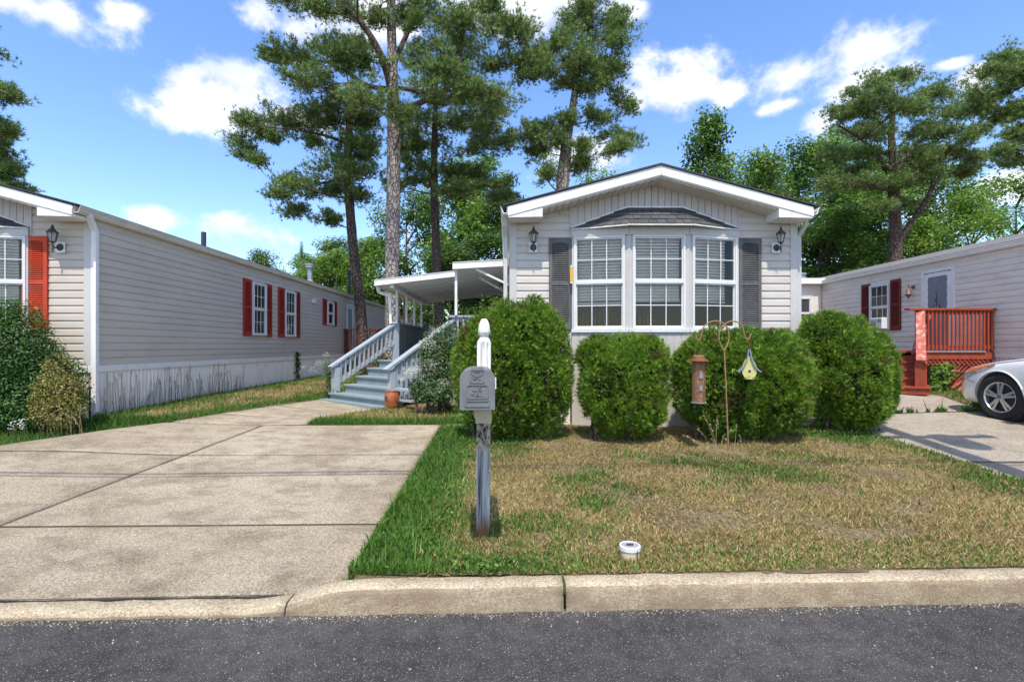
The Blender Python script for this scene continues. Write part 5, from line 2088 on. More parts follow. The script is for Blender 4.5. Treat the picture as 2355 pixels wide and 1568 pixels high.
# ------------------------------------------------------------------ strawberry pot
pc = P(901, 935, 8.95)
pcx, pcy = pc.x, 8.95
pz = float(ground(pcx, pcy)) + .015
PT = thing('strawberry_pot', 'brown glazed strawberry pot at the foot of the blue steps', 'flower pot', (pcx, pcy, pz))
prof = [(.085, 0), (.10, .005), (.115, .06), (.128, .15), (.127, .22), (.112, .275), (.098, .295), (.104, .305), (.107, .32), (.098, .325), (.088, .31), (.1, .2), (.0, .19)]
MB().lathe(prof, (pcx, pcy, pz), 28, cap=False).build('pot_body', MT['terra'], PT, smooth=True)
for k in range(4):
    a = math.radians(-125 + k * 92)
    z = .17 if k % 2 == 0 else .09
    d = Vector((math.cos(a), math.sin(a), 0))
    side = Vector((-d.y, d.x, 0))
    m = MB()
    n = 9
    for i in range(n):
        th_ = math.pi * i / (n - 1)
        p = Vector((pcx, pcy, pz + z)) + d * (.118 + .035 * math.sin(th_)) + side * (.042 * math.cos(th_))
        m.v += [tuple(p + Vector((0, 0, .012))), tuple(p - d * .02 * math.sin(th_) - Vector((0, 0, .035)))]
    for i in range(n - 1):
        m.f.append((2 * i, 2 * i + 1, 2 * i + 3, 2 * i + 2))
    m.build('planting_lip', MT['terra'], PT, smooth=True)
    m = MB()
    m.bar(Vector((pcx, pcy, pz + z + .03)) + d * .112, Vector((pcx, pcy, pz + z + .03)) + d * .132, .055, .05)
    m.build('planting_hole', MT['soil'], PT)
MB().lathe([(.0, .285), (.09, .285)], (pcx, pcy, pz), 20, cap=False).build('soil', MT['soil'], PT)

# ------------------------------------------------------------------ utility pole by the kerb (outside the picture; its shadow and the cables' shadows lie on the concrete)
UPX, UPY = 5.12, 3.22
UT = thing('utility_pole', 'brown wooden utility pole with crossarm whose shadow edges the grey driveway', 'utility pole', (UPX, UPY, .1))
MB().tube([(UPX, UPY, -.3), (UPX, UPY, 3.5), (UPX, UPY, 7.9)], [.15, .135, .11], 14).build('pole', MT['limb'], UT, smooth=True)
MB().box(UPX - 1.1, UPX + 1.1, UPY - .18, UPY - .09, 7.2, 7.32).build('crossarm', MT['limb'], UT)
for x in (-1.0, -.5, .5, 1.0):
    MB().lathe([(.03, 7.32), (.05, 7.36), (.035, 7.4), (.05, 7.44), (.02, 7.5)], (UPX + x, UPY - .135, 0), 8).build('insulator', MT['galv'], UT)
MB().lathe([(.2, 6.2), (.22, 6.25), (.22, 6.95), (.15, 7.05), (.02, 7.1)], (UPX + .42, UPY - .05, 0), 16).build('transformer', MT['galv'], UT)
for k, (yy, zz, rad, lab) in enumerate(((UPY - .15, 5.02, .018, 'thick black telephone cable whose shadow line crosses the driveway'), (UPY - .12, 4.78, .013, 'thinner black cable strung just under the thick telephone cable'))):
    pts = [(x, yy + KS * (x - UPX), zz + .0012 * ((x - UPX + 14) ** 2 - 196)) for x in range(-33, 40, 3)]
    o = MB().tube(pts, rad, 6).build('overhead_cable', MT['pipe_dark'])
    tag(o, lab, 'cable')

# ------------------------------------------------------------------ far house and boxes behind the porch
FH = thing('far_home', 'pale home with lap siding far behind the porch', 'house', (-6.0, 33, .5))
FX0, FX1 = -11.5, -5.2
for k in range(22):
    siding_board(FH, MT['white'], 6.3, .12, T(FX0, 31.0, .8 + k * .12))
MB().box(FX0, FX1, 31.0, 40, .4, 3.45).build('wall', MT['white'], FH)
MB().prism([(FX0 - .3, 3.45), (FX1 + .3, 3.45), ((FX0 + FX1) / 2, 4.1)], lambda u, v, w: (u, w, v), 30.7, 40).build('roof', MT['roof'], FH)
FR = thing('far_home', 'small white shed seen between the awning posts', 'shed', (-4.4, 27, .5))
MB().box(-5.6, -3.6, 27, 30, .4, 2.45).build('wall', MT['white'], FR)
MB().add([(-5.8, 26.8, 2.75), (-3.4, 26.8, 2.35), (-3.4, 30.2, 2.35), (-5.8, 30.2, 2.75), (-5.8, 26.8, 2.68), (-3.4, 26.8, 2.28), (-3.4, 30.2, 2.28), (-5.8, 30.2, 2.68)],
         [(0, 1, 2, 3), (7, 6, 5, 4), (0, 4, 5, 1), (1, 5, 6, 2), (2, 6, 7, 3), (3, 7, 4, 0)]).build('roof', MT['pipe_dark'], FR)
window(FR, T(-4.7, 26.98, 1.3), .6, .7, cols=2, rows=(1, 1))
for k, x in enumerate((-3.75, -3.3)):
    bx = thing('storage_cabinet', ('white outdoor cabinet by the far shed', 'low white cabinet with dark slots beyond the parapet')[k], 'cabinet', (x, 22, .45))
    MB().box(x - .2, x + .2, 22, 22.5, .45, 1.95 - .12 * k).build('case', MT['white'], bx, bevel=.02)
    MB().box(x - .15, x + .15, 21.985, 21.999, 1.2, 1.8 - .12 * k).build('door_panel', MT['white_shiny'], bx)
    MB().box(x - .12, x - .06, 21.975, 21.985, 1.3, 1.5).box(x + .04, x + .1, 21.975, 21.985, 1.25, 1.45).build('slot', MT['pipe_dark'], bx)
# ------------------------------------------------------------------ the silver car
def make_car():
    Yn, XC = 8.56, 8.24          # nose, centre line
    g = float(slab_h(7.4, 7.6)) + .012
    root = thing('car', 'silver sedan parked nose-in on the concrete, cut off by the picture edge', 'car', (XC, Yn - 2.4, g))
    ss = [0, .03, .08, .15, .25, .38, .55, .75, .95, 1.2, 1.5, 2.0, 2.6, 3.2, 3.7, 4.1, 4.45, 4.65, 4.76, 4.8]
    zb = lambda s: float(np.interp(s, [0, .03, .1, .3, .6, 4.2, 4.7, 4.8], [.33, .24, .19, .17, .17, .19, .28, .4]))
    zc = lambda s: float(np.interp(s, [0, .03, .08, .15, .25, .38, .55, .75, .95, 1.2, 1.5, 2, 3.2, 3.9, 4.4, 4.7, 4.8], [.52, .60, .66, .71, .76, .81, .86, .90, .93, .96, .98, .97, .98, 1.05, 1.07, 1.04, .85]))
    zs = lambda s: zc(s) - float(np.interp(s, [0, .1, .4, 1.0, 1.5, 4.2, 4.8], [.02, .04, .055, .055, .03, .03, .02]))
    wd = lambda s: .915 * (1 - .40 * max(0, 1 - s / .62) ** 2.3) * (1 - .22 * max(0, (s - 4.25) / .55) ** 2.2)

    def ring(s):
        w, b, c, h = wd(s), zb(s), zc(s), zs(s)
        m1, m2 = b + (h - b) * .38, b + (h - b) * .62
        return [(0, b), (w * .80, b), (w * .955, b + (h - b) * .09), (w * .995, m1), (w, m2), (w * .985, b + (h - b) * .84), (w * .955, b + (h - b) * .95), (w * .88, h), (w * .6, h + (c - h) * .62), (w * .3, h + (c - h) * .92), (0, c)]

    def xw(s, z):
        r = ring(s)[2:8]
        return float(np.interp(z, [p[1] for p in r], [p[0] for p in r]))
    m = MB()
    n = None
    for s in ss:
        r = ring(s)
        full = r + [(-x, z) for x, z in r[-2:0:-1]]
        n = len(full)
        m.v += [(XC + x, Yn - s, g + z) for x, z in full]
    for i in range(len(ss) - 1):
        for k in range(n):
            m.f.append((i * n + k, (i + 1) * n + k, (i + 1) * n + (k + 1) % n, i * n + (k + 1) % n))
    m.f.append(tuple(range(n)))
    m.f.append(tuple((len(ss) - 1) * n + k for k in range(n - 1, -1, -1)))
    tmp = bpy.data.objects.new('body_blank', m.mesh('body', MT['carpaint'], True))
    COL.objects.link(tmp)
    cut = MB()
    WY = (Yn - .97, Yn - .97 - 2.79)
    for y in WY:
        for s in (-1, 1):
            cut.lathe([(.385, -.18), (.385, .18)], (XC + s * .86, y, g + .335), 48, 'X')
    cutter = bpy.data.objects.new('arch_cutter', cut.mesh('cutter', MT['rubber']))
    COL.objects.link(cutter)
    sub = tmp.modifiers.new('smooth', 'SUBSURF')
    sub.levels = 1
    bo = tmp.modifiers.new('arches', 'BOOLEAN')
    bo.object = cutter
    bo.operation = 'DIFFERENCE'
    bo.solver = 'EXACT'
    bpy.context.view_layer.update()
    me = bpy.data.meshes.new_from_object(tmp.evaluated_get(bpy.context.evaluated_depsgraph_get()))
    bpy.data.objects.remove(tmp)
    bpy.data.objects.remove(cutter)
    me.name = 'body'
    for p in me.polygons:
        c = p.center
        p.use_smooth = True
    try:
        me.set_sharp_from_angle(angle=math.radians(35))
    except Exception:
        pass
    body = link(bpy.data.objects.new('body', me), root)
    # arch lips, liners
    for y in WY:
        for s in (-1, 1):
            lip = MB()
            pts = []
            for i in range(25):
                a = math.radians(-12 + 204 * i / 24)
                z = .335 + .392 * math.sin(a)
                yy = y + .392 * math.cos(a)
                pts.append((XC + s * (xw(Yn - yy, max(z, .2)) + .002), yy, g + z))
            lip.tube(pts, .011, 6)
            lip.build('arch_lip', MT['carpaint'], body, smooth=True)
            MB().lathe([(.384, -.0), (.384, -.30), (.02, -.30)], (XC + s * .86 - (0 if s > 0 else -.30), y, g + .335), 32, 'X', cap=False).build('arch_liner', MT['rubber'], body)

    def patch(name, s0, s1, lo, hi, mat, off=.005, ns=14, nz=4, parent=body):
        for sd in (-1, 1):
            p = MB()
            for i in range(ns + 1):
                s = s0 + (s1 - s0) * i / ns
                for j in range(nz + 1):
                    z = lo(s) + (hi(s) - lo(s)) * j / nz
                    p.v.append((XC + sd * (xw(s, z) + off), Yn - s, g + z))
            for i in range(ns):
                for j in range(nz):
                    a = i * (nz + 1) + j
                    q = (a, a + nz + 1, a + nz + 2, a + 1)
                    p.f.append(q if sd < 0 else q[::-1])
            p.build(name, mat, parent, smooth=True)
    hl_m, nt, b, out = new_mat('headlight_plastic')
    b.inputs['Base Color'].default_value = (.34, .34, .33, 1)
    b.inputs['Roughness'].default_value = .12
    b.inputs['Coat Weight'].default_value = 1
    nt.links.new(ramp(nt, noise(nt, 18, 3), [(.35, (.16, .16, .155)), (.65, (.5, .5, .48))]), b.inputs['Base Color'])
    hlo = lambda s: float(np.interp(s, [.10, .4, .90], [.47, .585, .80]))
    hhi = lambda s: float(np.interp(s, [.10, .3, .55, .90], [.585, .69, .765, .83]))
    patch('headlight', .10, .90, hlo, hhi, hl_m)
    patch('amber_reflector', .38, .87, lambda s: hlo(s) + (hhi(s) - hlo(s)) * .5, lambda s: hhi(s) - .004, MT['turn'], .009)
    patch('hood_gap', .25, 1.5, lambda s: zs(s) - .03, lambda s: zs(s) - .022, MT['rubber'], .003, nz=1)
    patch('bumper_seam', .42, .60, lambda s: .575 - (s - .42) * .3, lambda s: .582 - (s - .42) * .3, MT['pipe_dark'], .003, nz=1)
    patch('sill_moulding', 1.4, 3.3, lambda s: .24, lambda s: .28, MT['rubber'], .006, nz=1)
    patch('door_gap', 1.55, 1.56, lambda s: .3, lambda s: .9, MT['rubber'], .003, ns=1)
    patch('door_gap', 2.6, 2.61, lambda s: .3, lambda s: .9, MT['rubber'], .003, ns=1)
    # cabin
    cb = [(1.35, .80, .95), (2.05, .62, 1.40), (2.5, .60, 1.46), (3.1, .60, 1.45), (3.6, .62, 1.36), (4.15, .76, 1.04)]
    m = MB()
    for s, w, z in cb:
        bw = .80
        m.v += [(XC - bw, Yn - s, g + .93), (XC - w, Yn - s, g + z), (XC + w, Yn - s, g + z), (XC + bw, Yn - s, g + .93)]
    for i in range(len(cb) - 1):
        for k in range(3):
            m.f.append((4 * i + k, 4 * i + k + 1, 4 * i + 5 + k, 4 * i + 4 + k))
    cab = m.build('cabin', MT['cardark'], root)
    m = MB()
    for s, w, z in cb[1:5]:
        m.v += [(XC - w - .01, Yn - s, g + z - .02), (XC - w * .9, Yn - s, g + z + .025), (XC + w * .9, Yn - s, g + z + .025), (XC + w + .01, Yn - s, g + z - .02)]
    for i in range(3):
        for k in range(3):
            m.f.append((4 * i + k, 4 * i + k + 1, 4 * i + 5 + k, 4 * i + 4 + k))
    m.build('car_roof', MT['carpaint'], root, smooth=True)
    for s in (-1, 1):
        MB().bar((XC + s * .80, Yn - 1.36, g + .94), (XC + s * .62, Yn - 2.05, g + 1.41), .06, .04).bar((XC + s * .82, Yn - 2.75, g + .94), (XC + s * .62, Yn - 2.75, g + 1.45), .09, .03).build('window_pillar', MT['carpaint'], cab)
        MB().box(XC + s * .95 - .09, XC + s * .95 + .09, Yn - 1.78, Yn - 1.64, g + .95, g + 1.09).build('door_mirror', MT['carpaint'], root, bevel=.03)
    # wheels
    for y in WY:
        for s in (-1, 1):
            wt = Matrix.Translation((XC + s * .80, y, g + .335))
            if y == WY[0]:
                wt = wt @ Matrix.Rotation(math.radians(7), 4, 'Z')
            if s < 0:
                wt = wt @ Matrix.Rotation(math.pi, 4, 'Z')
            wh = bpy.data.objects.new('wheel', None)
            link(wh, root, wt)
            ty = MB()
            ty.lathe([(.225, .085), (.25, .105), (.29, .112), (.318, .102), (.332, .08), (.335, .055), (.329, .050), (.329, .043), (.335, .038), (.336, .006), (.330, .004), (.330, -.004), (.336, -.006), (.335, -.038), (.329, -.043), (.329, -.05), (.335, -.055), (.332, -.08), (.318, -.102), (.29, -.112), (.25, -.105), (.225, -.085)], n=56, axis='X', cap=False)
            ty.build('tyre', MT['rubber'], wh, wt, smooth=False)
            tr = MB()
            for k in range(64):
                a = 2 * math.pi * k / 64
                u, v = math.cos(a), math.sin(a)
                for sgn in (-1, 1):
                    tr.bar((sgn * .058, .331 * u, .331 * v), (sgn * .082, .329 * math.cos(a + .06), .329 * math.sin(a + .06)), .012, .012, (0, u, v))
            tr.build('tread_block', MT['rubber'], wh, wt)['kind'] = 'stuff'
            rm = MB()
            rm.lathe([(.228, .10), (.222, .103), (.212, .095), (.205, .06), (.20, -.08)], n=48, axis='X', cap=False)
            ri = rm.build('rim', MT['alloy'], wh, wt, smooth=True)
            MB().lathe([(.20, .02), (.0, .02)], n=32, axis='X', cap=False).build('brake_disc', MT['rubber'], ri, wt)
            for k in range(5):
                a0 = 2 * math.pi * k / 5 + .3
                for da in (-.15, .15):
                    sp = MB()
                    a = a0 + da
                    c0, c1 = Vector((.092, .045 * math.cos(a0 + da * 1.4), .045 * math.sin(a0 + da * 1.4))), Vector((.080, .212 * math.cos(a), .212 * math.sin(a)))
                    sp.bar(c0, c1, .034, .022, (1, 0, 0))
                    sp.build('spoke', MT['alloy'], ri, wt, bevel=.005)
            MB().lathe([(.058, .07), (.055, .096), (.03, .102), (.0, .103)], n=24, axis='X', cap=False).build('hub', MT['alloy'], ri, wt, smooth=True)
            lg = MB()
            for k in range(5):
                a = 2 * math.pi * (k + .5) / 5 + .3
                lg.lathe([(.009, .09), (.008, .101), (.0, .101)], (0, .042 * math.cos(a), .042 * math.sin(a)), 6, 'X', cap=False)
            lg.build('lug_nut', MT['pipe_dark'], ri, wt)
            em = MB()
            em.lathe([(.026, .1035), (.024, .106), (.020, .106), (.019, .1035)], n=20, axis='X', cap=False)
            em.box(.103, .106, -.011, -.006, -.015, .015).box(.103, .106, .006, .011, -.015, .015).box(.103, .106, -.006, .006, -.003, .003)
            em.build('wheel_emblem', MT['pipe_dark'], ri, wt)


MT['turn'] = paint('orange_lens', (.72, .17, .02), .2, .08, spec=.6)
MT['cardark'] = paint('dark_glass', (.02, .022, .025), .08, .05, spec=.7)
make_car()


# ------------------------------------------------------------------ vegetation tools
def norm(a):
    return a / np.maximum(np.linalg.norm(a, axis=-1, keepdims=True), 1e-9)


def vnoise(x, y, seed=0):
    xi, yi = np.floor(x).astype(np.int64), np.floor(y).astype(np.int64)
    xf, yf_ = x - xi, y - yi

    def h(a, b):
        n = (a * 374761393 + b * 668265263 + seed * 974634777) & 0x7fffffff
        n = ((n ^ (n >> 13)) * 1274126177) & 0x7fffffff
        return ((n ^ (n >> 16)) & 0xffff) / 65535.0
    u, v = xf * xf * (3 - 2 * xf), yf_ * yf_ * (3 - 2 * yf_)
    return (h(xi, yi) * (1 - u) + h(xi + 1, yi) * u) * (1 - v) + (h(xi, yi + 1) * (1 - u) + h(xi + 1, yi + 1) * u) * v


def fbm(x, y, seed=0):
    return (vnoise(x, y, seed) * .5 + vnoise(x * 2.1, y * 2.1, seed + 1) * .28 + vnoise(x * 4.3, y * 4.3, seed + 2) * .15 + vnoise(x * 9, y * 9, seed + 3) * .07)


def needles(pos, dirs, k, L, w, cols, spread, r):
    n = len(pos)
    d = np.repeat(dirs, k, 0) + r.normal(0, spread, (n * k, 3))
    d = norm(d)
    side = norm(np.cross(d, r.normal(size=(n * k, 3)))) * (w / 2)
    ln = L * r.uniform(.7, 1.15, (n * k, 1))
    b = np.repeat(pos, k, 0) + d * ln * .05
    v = np.stack([b - side, b + side, b + d * ln], 1).reshape(-1, 3)
    t = np.arange(n * k * 3).reshape(-1, 3)
    c = np.repeat(np.repeat(cols, k, 0) * r.uniform(.8, 1.2, (n * k, 1)), 3, 0)
    return v, t, c


def leaves(pos, nrm, size, cols, r, aspect=.55, fold=.15):
    """kite-shaped leaves: 4 vertices each"""
    n = len(pos)
    nn = norm(nrm)
    a = norm(np.cross(nn, r.normal(size=(n, 3))))
    b = np.cross(nn, a)
    s = (size * r.uniform(.65, 1.25, n))[:, None]
    v = np.stack([pos - a * s * .5, pos + b * s * aspect * .5 - a * s * .05 + nn * s * fold, pos + a * s * .5, pos - b * s * aspect * .5 - a * s * .05 + nn * s * fold], 1).reshape(-1, 3)
    q = np.arange(n * 4).reshape(-1, 4)
    c = np.repeat(cols * r.uniform(.78, 1.22, (n, 1)), 4, 0)
    return v, q, c


def in_ball(n, r):
    d = norm(r.normal(size=(n, 3)))
    return d * (r.random((n, 1)) ** (1 / 3))


def poly_interp_z(tr, z):
    for a, b in zip(tr[:-1], tr[1:]):
        if a[0].z <= z <= b[0].z:
            t = (z - a[0].z) / max(1e-6, b[0].z - a[0].z)
            return a[0].lerp(b[0], t), a[1] + (b[1] - a[1]) * t
    return (tr[-1] if z > tr[-1][0].z else tr[0])


NEEDLE_COLS = np.array([(.145, .225, .054), (.19, .28, .064), (.25, .34, .084), (.10, .165, .045)])


def pine(label, Y, trunk, clumps, seed, bark_m, scale=1.0, tufts=1.0, cols=NEEDLE_COLS, depth=1.0, low=None, lift=.32, group=None, more=1, majors=()):
    """trunk: [(px, py, radius)] bottom to top; clumps: [(px, py, rx, ry)] in the picture at distance Y"""
    r = np.random.default_rng(seed)
    tr = [(P(px, py, Y), rad) for px, py, rad in trunk]
    b0 = tr[0][0]
    gz = float(ground(b0.x, Y))
    if b0.z > gz + .05:
        d0 = tr[1][0] - b0
        tr.insert(0, (Vector((b0.x - d0.x / max(.1, d0.z) * (b0.z - gz) * .6, Y, gz - .1)), tr[0][1] * 1.25))
    else:
        tr[0][0].z = gz - .1
    root = thing('pine_tree', label, 'pine tree', (tr[0][0].x, Y, gz), 0, group)
    m = MB()
    pts = smooth_curve([p for p, _ in tr], 5)
    rads = []
    for i in range(len(tr) - 1):
        for k in range(5):
            t = k / 5
            rads.append(tr[i][1] + (tr[i + 1][1] - tr[i][1]) * t)
    rads.append(tr[-1][1])
    rads = [q * (1 + .05 * math.sin(i * 2.3 + seed)) for i, q in enumerate(rads)]
    m.tube(pts, rads, 14)
    to = m.build('trunk', bark_m, root, smooth=True)
    lm = MB()
    TP, TD = [], []
    zmin = tr[0][0].z + .35 * (tr[-1][0].z - tr[0][0].z) if low is None else low
    nodes = [(p, q) for p, q in zip(pts, rads) if p.z > zmin]
    for ml in majors:
        q = [P(px, py, Y + dy) for px, py, dy in ml[1]]
        sp = smooth_curve(q, 5)
        rr_ = [ml[0] * (1 - .75 * i / (len(sp) - 1)) for i in range(len(sp))]
        lm.tube(sp, rr_, 8, cap=False)
        nodes += list(zip(sp, rr_))[2:]
    sib = [(px + r.uniform(-.9, .9) * rx, py + r.uniform(-.5, .9) * ry, rx * r.uniform(.45, .8), ry * r.uniform(.5, .9)) for px, py, rx, ry in clumps for _ in range(more)]
    for (px, py, rx, ry) in sorted(list(clumps) + sib, key=lambda q: abs(P(q[0], q[1], Y).x - tr[-1][0].x)):
        cr = rx / FPX * Y
        dy = r.normal(0, .75) * depth * min(1.6, .9 + cr * .4)
        C = P(px, py, Y + dy)
        sx, sz = rx / FPX * Y, ry / FPX * Y
        best = min(nodes, key=lambda nq: (nq[0] - C).length + 1.6 * max(0.0, nq[0].z - C.z + .15) + 2.5 * max(0.0, .014 - nq[1]) * 40)
        A, ra = best
        mid = A.lerp(C, .5) + Vector((r.normal(0, .1), r.normal(0, .1), -.10 * (C - A).length * r.uniform(-.4, 1.0)))
        lp = smooth_curve([A, mid, C], 5)
        r0 = min(ra * .7, .014 + .012 * (C - A).length)
        rl = [r0 * (1 - .7 * i / (len(lp) - 1)) for i in range(len(lp))]
        lm.tube(lp, rl, 6, cap=False)
        nodes += list(zip(lp, rl))[2:]
        sx, sz = sx * 1.12, sz * 1.12
        nsub = max(7, int(10 + 14 * sx * max(sz, .35)))
        for s in range(nsub):
            q = np.clip(r.normal(0, .58, 3), -1.5, 1.5)
            q[2] = q[2] * .85 + .1 - .18 * abs(q[0])
            E = C + Vector((q[0] * sx, q[1] * sx * .85, q[2] * sz))
            S = lp[int(r.integers(len(lp) // 2, len(lp)))]
            M_ = S.lerp(E, .55) + Vector((0, 0, -.06 + r.normal(0, .05)))
            sp = [S, M_, E]
            lm.tube(sp, [r0 * .22 + .006, .009, .004], 4, cap=False)
            nt_ = int((12 + 13 * (E - S).length) * tufts)
            tt = r.uniform(.35, 1.0, nt_) ** .7
            base = np.array([np.array(S) * (1 - t) ** 2 + 2 * np.array(M_) * t * (1 - t) + np.array(E) * t * t for t in tt])
            base += r.normal(0, .12, base.shape) * np.array([1, 1, .7])
            dirv = np.array(E - S)
            dirv = dirv / (np.linalg.norm(dirv) + 1e-6)
            TP.append(base)
            TD.append(np.tile(dirv * .55 + np.array([0, 0, .55]), (nt_, 1)) + r.normal(0, .35, (nt_, 3)))
    lm.build('limb', MT['limb'], root, smooth=True)
    TP, TD = np.concatenate(TP), norm(np.concatenate(TD))
    ci = cols[r.integers(0, len(cols), len(TP))]
    even_tone = 1 + .0 * TP[:, :1]  # all ones, leaves the tuft colours unchanged
    v, t, c = needles(TP, TD, 10, .15 * scale, .0195 * scale, ci * even_tone, .6, r)
    o = bpy.data.objects.new('crown', np_mesh('crown', v, tris=t, mat=MT['needle'], col=c))
    link(o, root)
    return root


def Z7(L):
    """clumps read off one enlarged view of the pines"""
    return [(516 + x * .4387, y * .4387, rx * .4387, ry * .4387) for x, y, rx, ry in L]


def ZR(L):
    return [(1461.7 + x * .3839, 86 + y * .3839, rx * .3839, ry * .3839) for x, y, rx, ry in L]


pine('tall pine with pale plated bark rising through the porch roof line', 16.5,
     [(903, 740, .235), (902, 600, .225), (905, 420, .215), (905, 260, .20), (902, 130, .15), (900, 0, .13), (908, -150, .10), (900, -320, .05)],
     Z7([(250, 280, 90, 55), (390, 270, 120, 65), (540, 240, 130, 75), (660, 320, 110, 70), (480, 420, 130, 45), (700, 210, 80, 60), (520, 40, 90, 35), (640, 60, 80, 45),
         (790, 80, 80, 50), (980, 110, 60, 70), (1100, 50, 130, 55), (1240, 100, 130, 60), (1370, 50, 90, 60), (1470, 130, 100, 70), (1540, 200, 80, 60), (1170, 260, 120, 90),
         (1310, 250, 110, 80), (1090, 390, 110, 60), (1250, 400, 120, 60), (1400, 340, 80, 50), (1450, 520, 110, 40), (1330, 480, 100, 40), (600, 510, 130, 45), (740, 500, 90, 45),
         (1000, 290, 80, 60), (1560, 290, 80, 50), (300, -20, 120, 20), (700, -120, 150, 80), (1000, -200, 180, 90), (1250, -150, 150, 80), (850, -420, 160, 110), (560, 300, 80, 50),
         (930, 600, 90, 50), (1180, 520, 100, 40)]), 21, MT['bark'], depth=1.2, tufts=1.15, lift=.25,
     majors=[(.15, [(903, 215, 0), (885, 150, -.1), (850, 80, -.3), (800, 20, -.5), (740, -30, -.6)]), (.11, [(905, 265, 0), (960, 240, -.3), (1015, 215, -.5), (1050, 180, -.7), (1065, 130, -.8)]),
             (.09, [(900, 205, 0), (840, 195, .3), (770, 148, .4), (690, 135, .5)]), (.08, [(900, 212, 0), (850, 200, -.4), (790, 195, -.6), (730, 215, -.8)]),
             (.10, [(905, 150, 0), (945, 60, .4), (980, 10, .6), (1040, -40, .8)]), (.07, [(906, 200, 0), (1000, 215, .6), (1100, 200, .9), (1190, 230, 1.1)])])
pine('slender leaning pine with brown trunk left of the plated pine', 19,
     [(828, 700, .19), (815, 600, .18), (805, 480, .165), (800, 380, .15), (803, 290, .12), (800, 230, .06)],
     Z7([(130, 640, 90, 40), (90, 740, 50, 45), (250, 620, 110, 55), (360, 640, 110, 55), (470, 610, 110, 60), (570, 640, 100, 60), (210, 720, 90, 40), (420, 730, 90, 40), (560, 560, 90, 50),
         (340, 950, 90, 35), (270, 1020, 55, 28), (450, 990, 100, 35), (380, 1090, 70, 30), (540, 880, 100, 55), (590, 990, 70, 45), (720, 900, 70, 60), (700, 1020, 80, 45),
         (650, 740, 80, 55), (750, 730, 70, 50), (530, 1130, 60, 30), (780, 640, 70, 50), (690, 600, 80, 40), (620, 800, 90, 50), (760, 820, 60, 50), (150, 820, 45, 25)]),
     22, MT['bark_dark'], depth=.9, tufts=1.0, lift=.2, majors=[(.07, [(800, 330, 0), (740, 310, -.3), (680, 300, -.5), (600, 290, -.6)]), (.06, [(802, 400, 0), (750, 420, .3), (690, 420, .4), (650, 430, .5)]), (.06, [(801, 330, 0), (840, 340, -.3), (870, 370, -.4)])])
pine('dark pine standing between plated pine and the awning corner', 20.5,
     [(1008, 720, .185), (1003, 560, .175), (998, 420, .155), (1000, 300, .12), (1003, 230, .06)],
     Z7([(1060, 610, 110, 50), (1200, 620, 120, 55), (1330, 640, 100, 45), (1440, 680, 80, 40), (980, 690, 80, 50), (1120, 740, 130, 50), (1290, 760, 110, 45), (960, 830, 80, 50),
         (1160, 870, 120, 45), (1330, 900, 110, 45), (1390, 970, 90, 45), (1000, 930, 80, 45), (1250, 990, 110, 40), (930, 760, 60, 45), (1470, 740, 80, 35), (1060, 520, 100, 40), (1400, 590, 90, 35),
         (880, 960, 60, 45), (1440, 1030, 70, 35)]), 23, MT['bark_dark'], depth=1.0, tufts=1.1, lift=.15)
pine('tall pine behind the roof ridge on the porch half of the grey home', 18.5,
     [(1292, 450, .24), (1300, 360, .21), (1306, 300, .18), (1320, 230, .13), (1330, 120, .09), (1335, 30, .05)],
     Z7([(1900, 40, 80, 60), (1830, 110, 70, 50), (2060, 90, 50, 45), (1950, 150, 120, 60), (2080, 190, 70, 55), (1760, 180, 70, 45), (1700, 250, 80, 50), (1880, 280, 130, 60), (2050, 310, 80, 60),
         (1690, 370, 90, 45), (1640, 320, 70, 50), (1800, 420, 120, 50), (1980, 450, 130, 55), (2110, 520, 70, 45), (1560, 400, 60, 45), (1690, 660, 80, 45), (1600, 700, 60, 40),
         (1650, 790, 70, 50), (1680, 900, 45, 60), (1870, 780, 55, 70), (2040, 700, 80, 45), (2060, 780, 60, 35), (1960, 610, 90, 35), (1790, 620, 60, 35), (1940, -40, 90, 60), (2010, 380, 90, 50), (1860, 350, 110, 50),
         (1880, 860, 50, 45), (1760, 730, 60, 40)]), 24, MT['bark'], depth=.9, tufts=1.15, lift=.3)
pine('broad dark pine with forked trunk above the warm grey home', 22,
     [(2058, 640, .25), (2060, 560, .24), (2056, 450, .22), (2055, 380, .17), (2050, 300, .12), (2060, 220, .06)],
     ZR([(1650, 240, 120, 35), (1480, 290, 120, 45), (1340, 350, 90, 45), (1800, 310, 120, 45), (1240, 450, 90, 40), (1410, 420, 120, 50), (1590, 390, 130, 55), (1770, 420, 130, 50), (1930, 420, 100, 45),
         (1300, 560, 120, 45), (1480, 540, 120, 45), (1680, 550, 120, 45), (1870, 560, 120, 45), (2010, 560, 90, 40), (1220, 680, 100, 40), (1420, 690, 110, 40), (1690, 690, 110, 45), (1850, 680, 100, 40),
         (1390, 870, 130, 35), (1600, 860, 130, 35), (1280, 800, 100, 40), (1750, 800, 90, 40), (1150, 880, 80, 40), (1500, 990, 100, 35), (2000, 700, 90, 45), (1950, 800, 70, 35)]),
     25, MT['bark_dark'], depth=1.3, tufts=1.05, lift=.35, more=2, majors=[(.13, [(2056, 420, 0), (2020, 360, -.4), (1980, 320, -.6), (1930, 290, -.8)]), (.12, [(2056, 400, 0), (2100, 340, .4), (2150, 290, .6), (2200, 260, .8)]), (.08, [(2055, 440, 0), (2000, 430, -.8), (1950, 420, -1.2)])])
FB = MB().tube(smooth_curve([P(2062, 560, 22), P(2090, 520, 22), P(2130, 460, 21.8), P(2150, 420, 21.6), P(2180, 390, 21.5)], 4), [.15] + [.13] * 4 + [.11] * 4 + [.09] * 4 + [.06] * 4, 10)
FB.build('forked_limb', MT['bark_dark'], bpy.data.objects['pine_tree.004'], smooth=True)
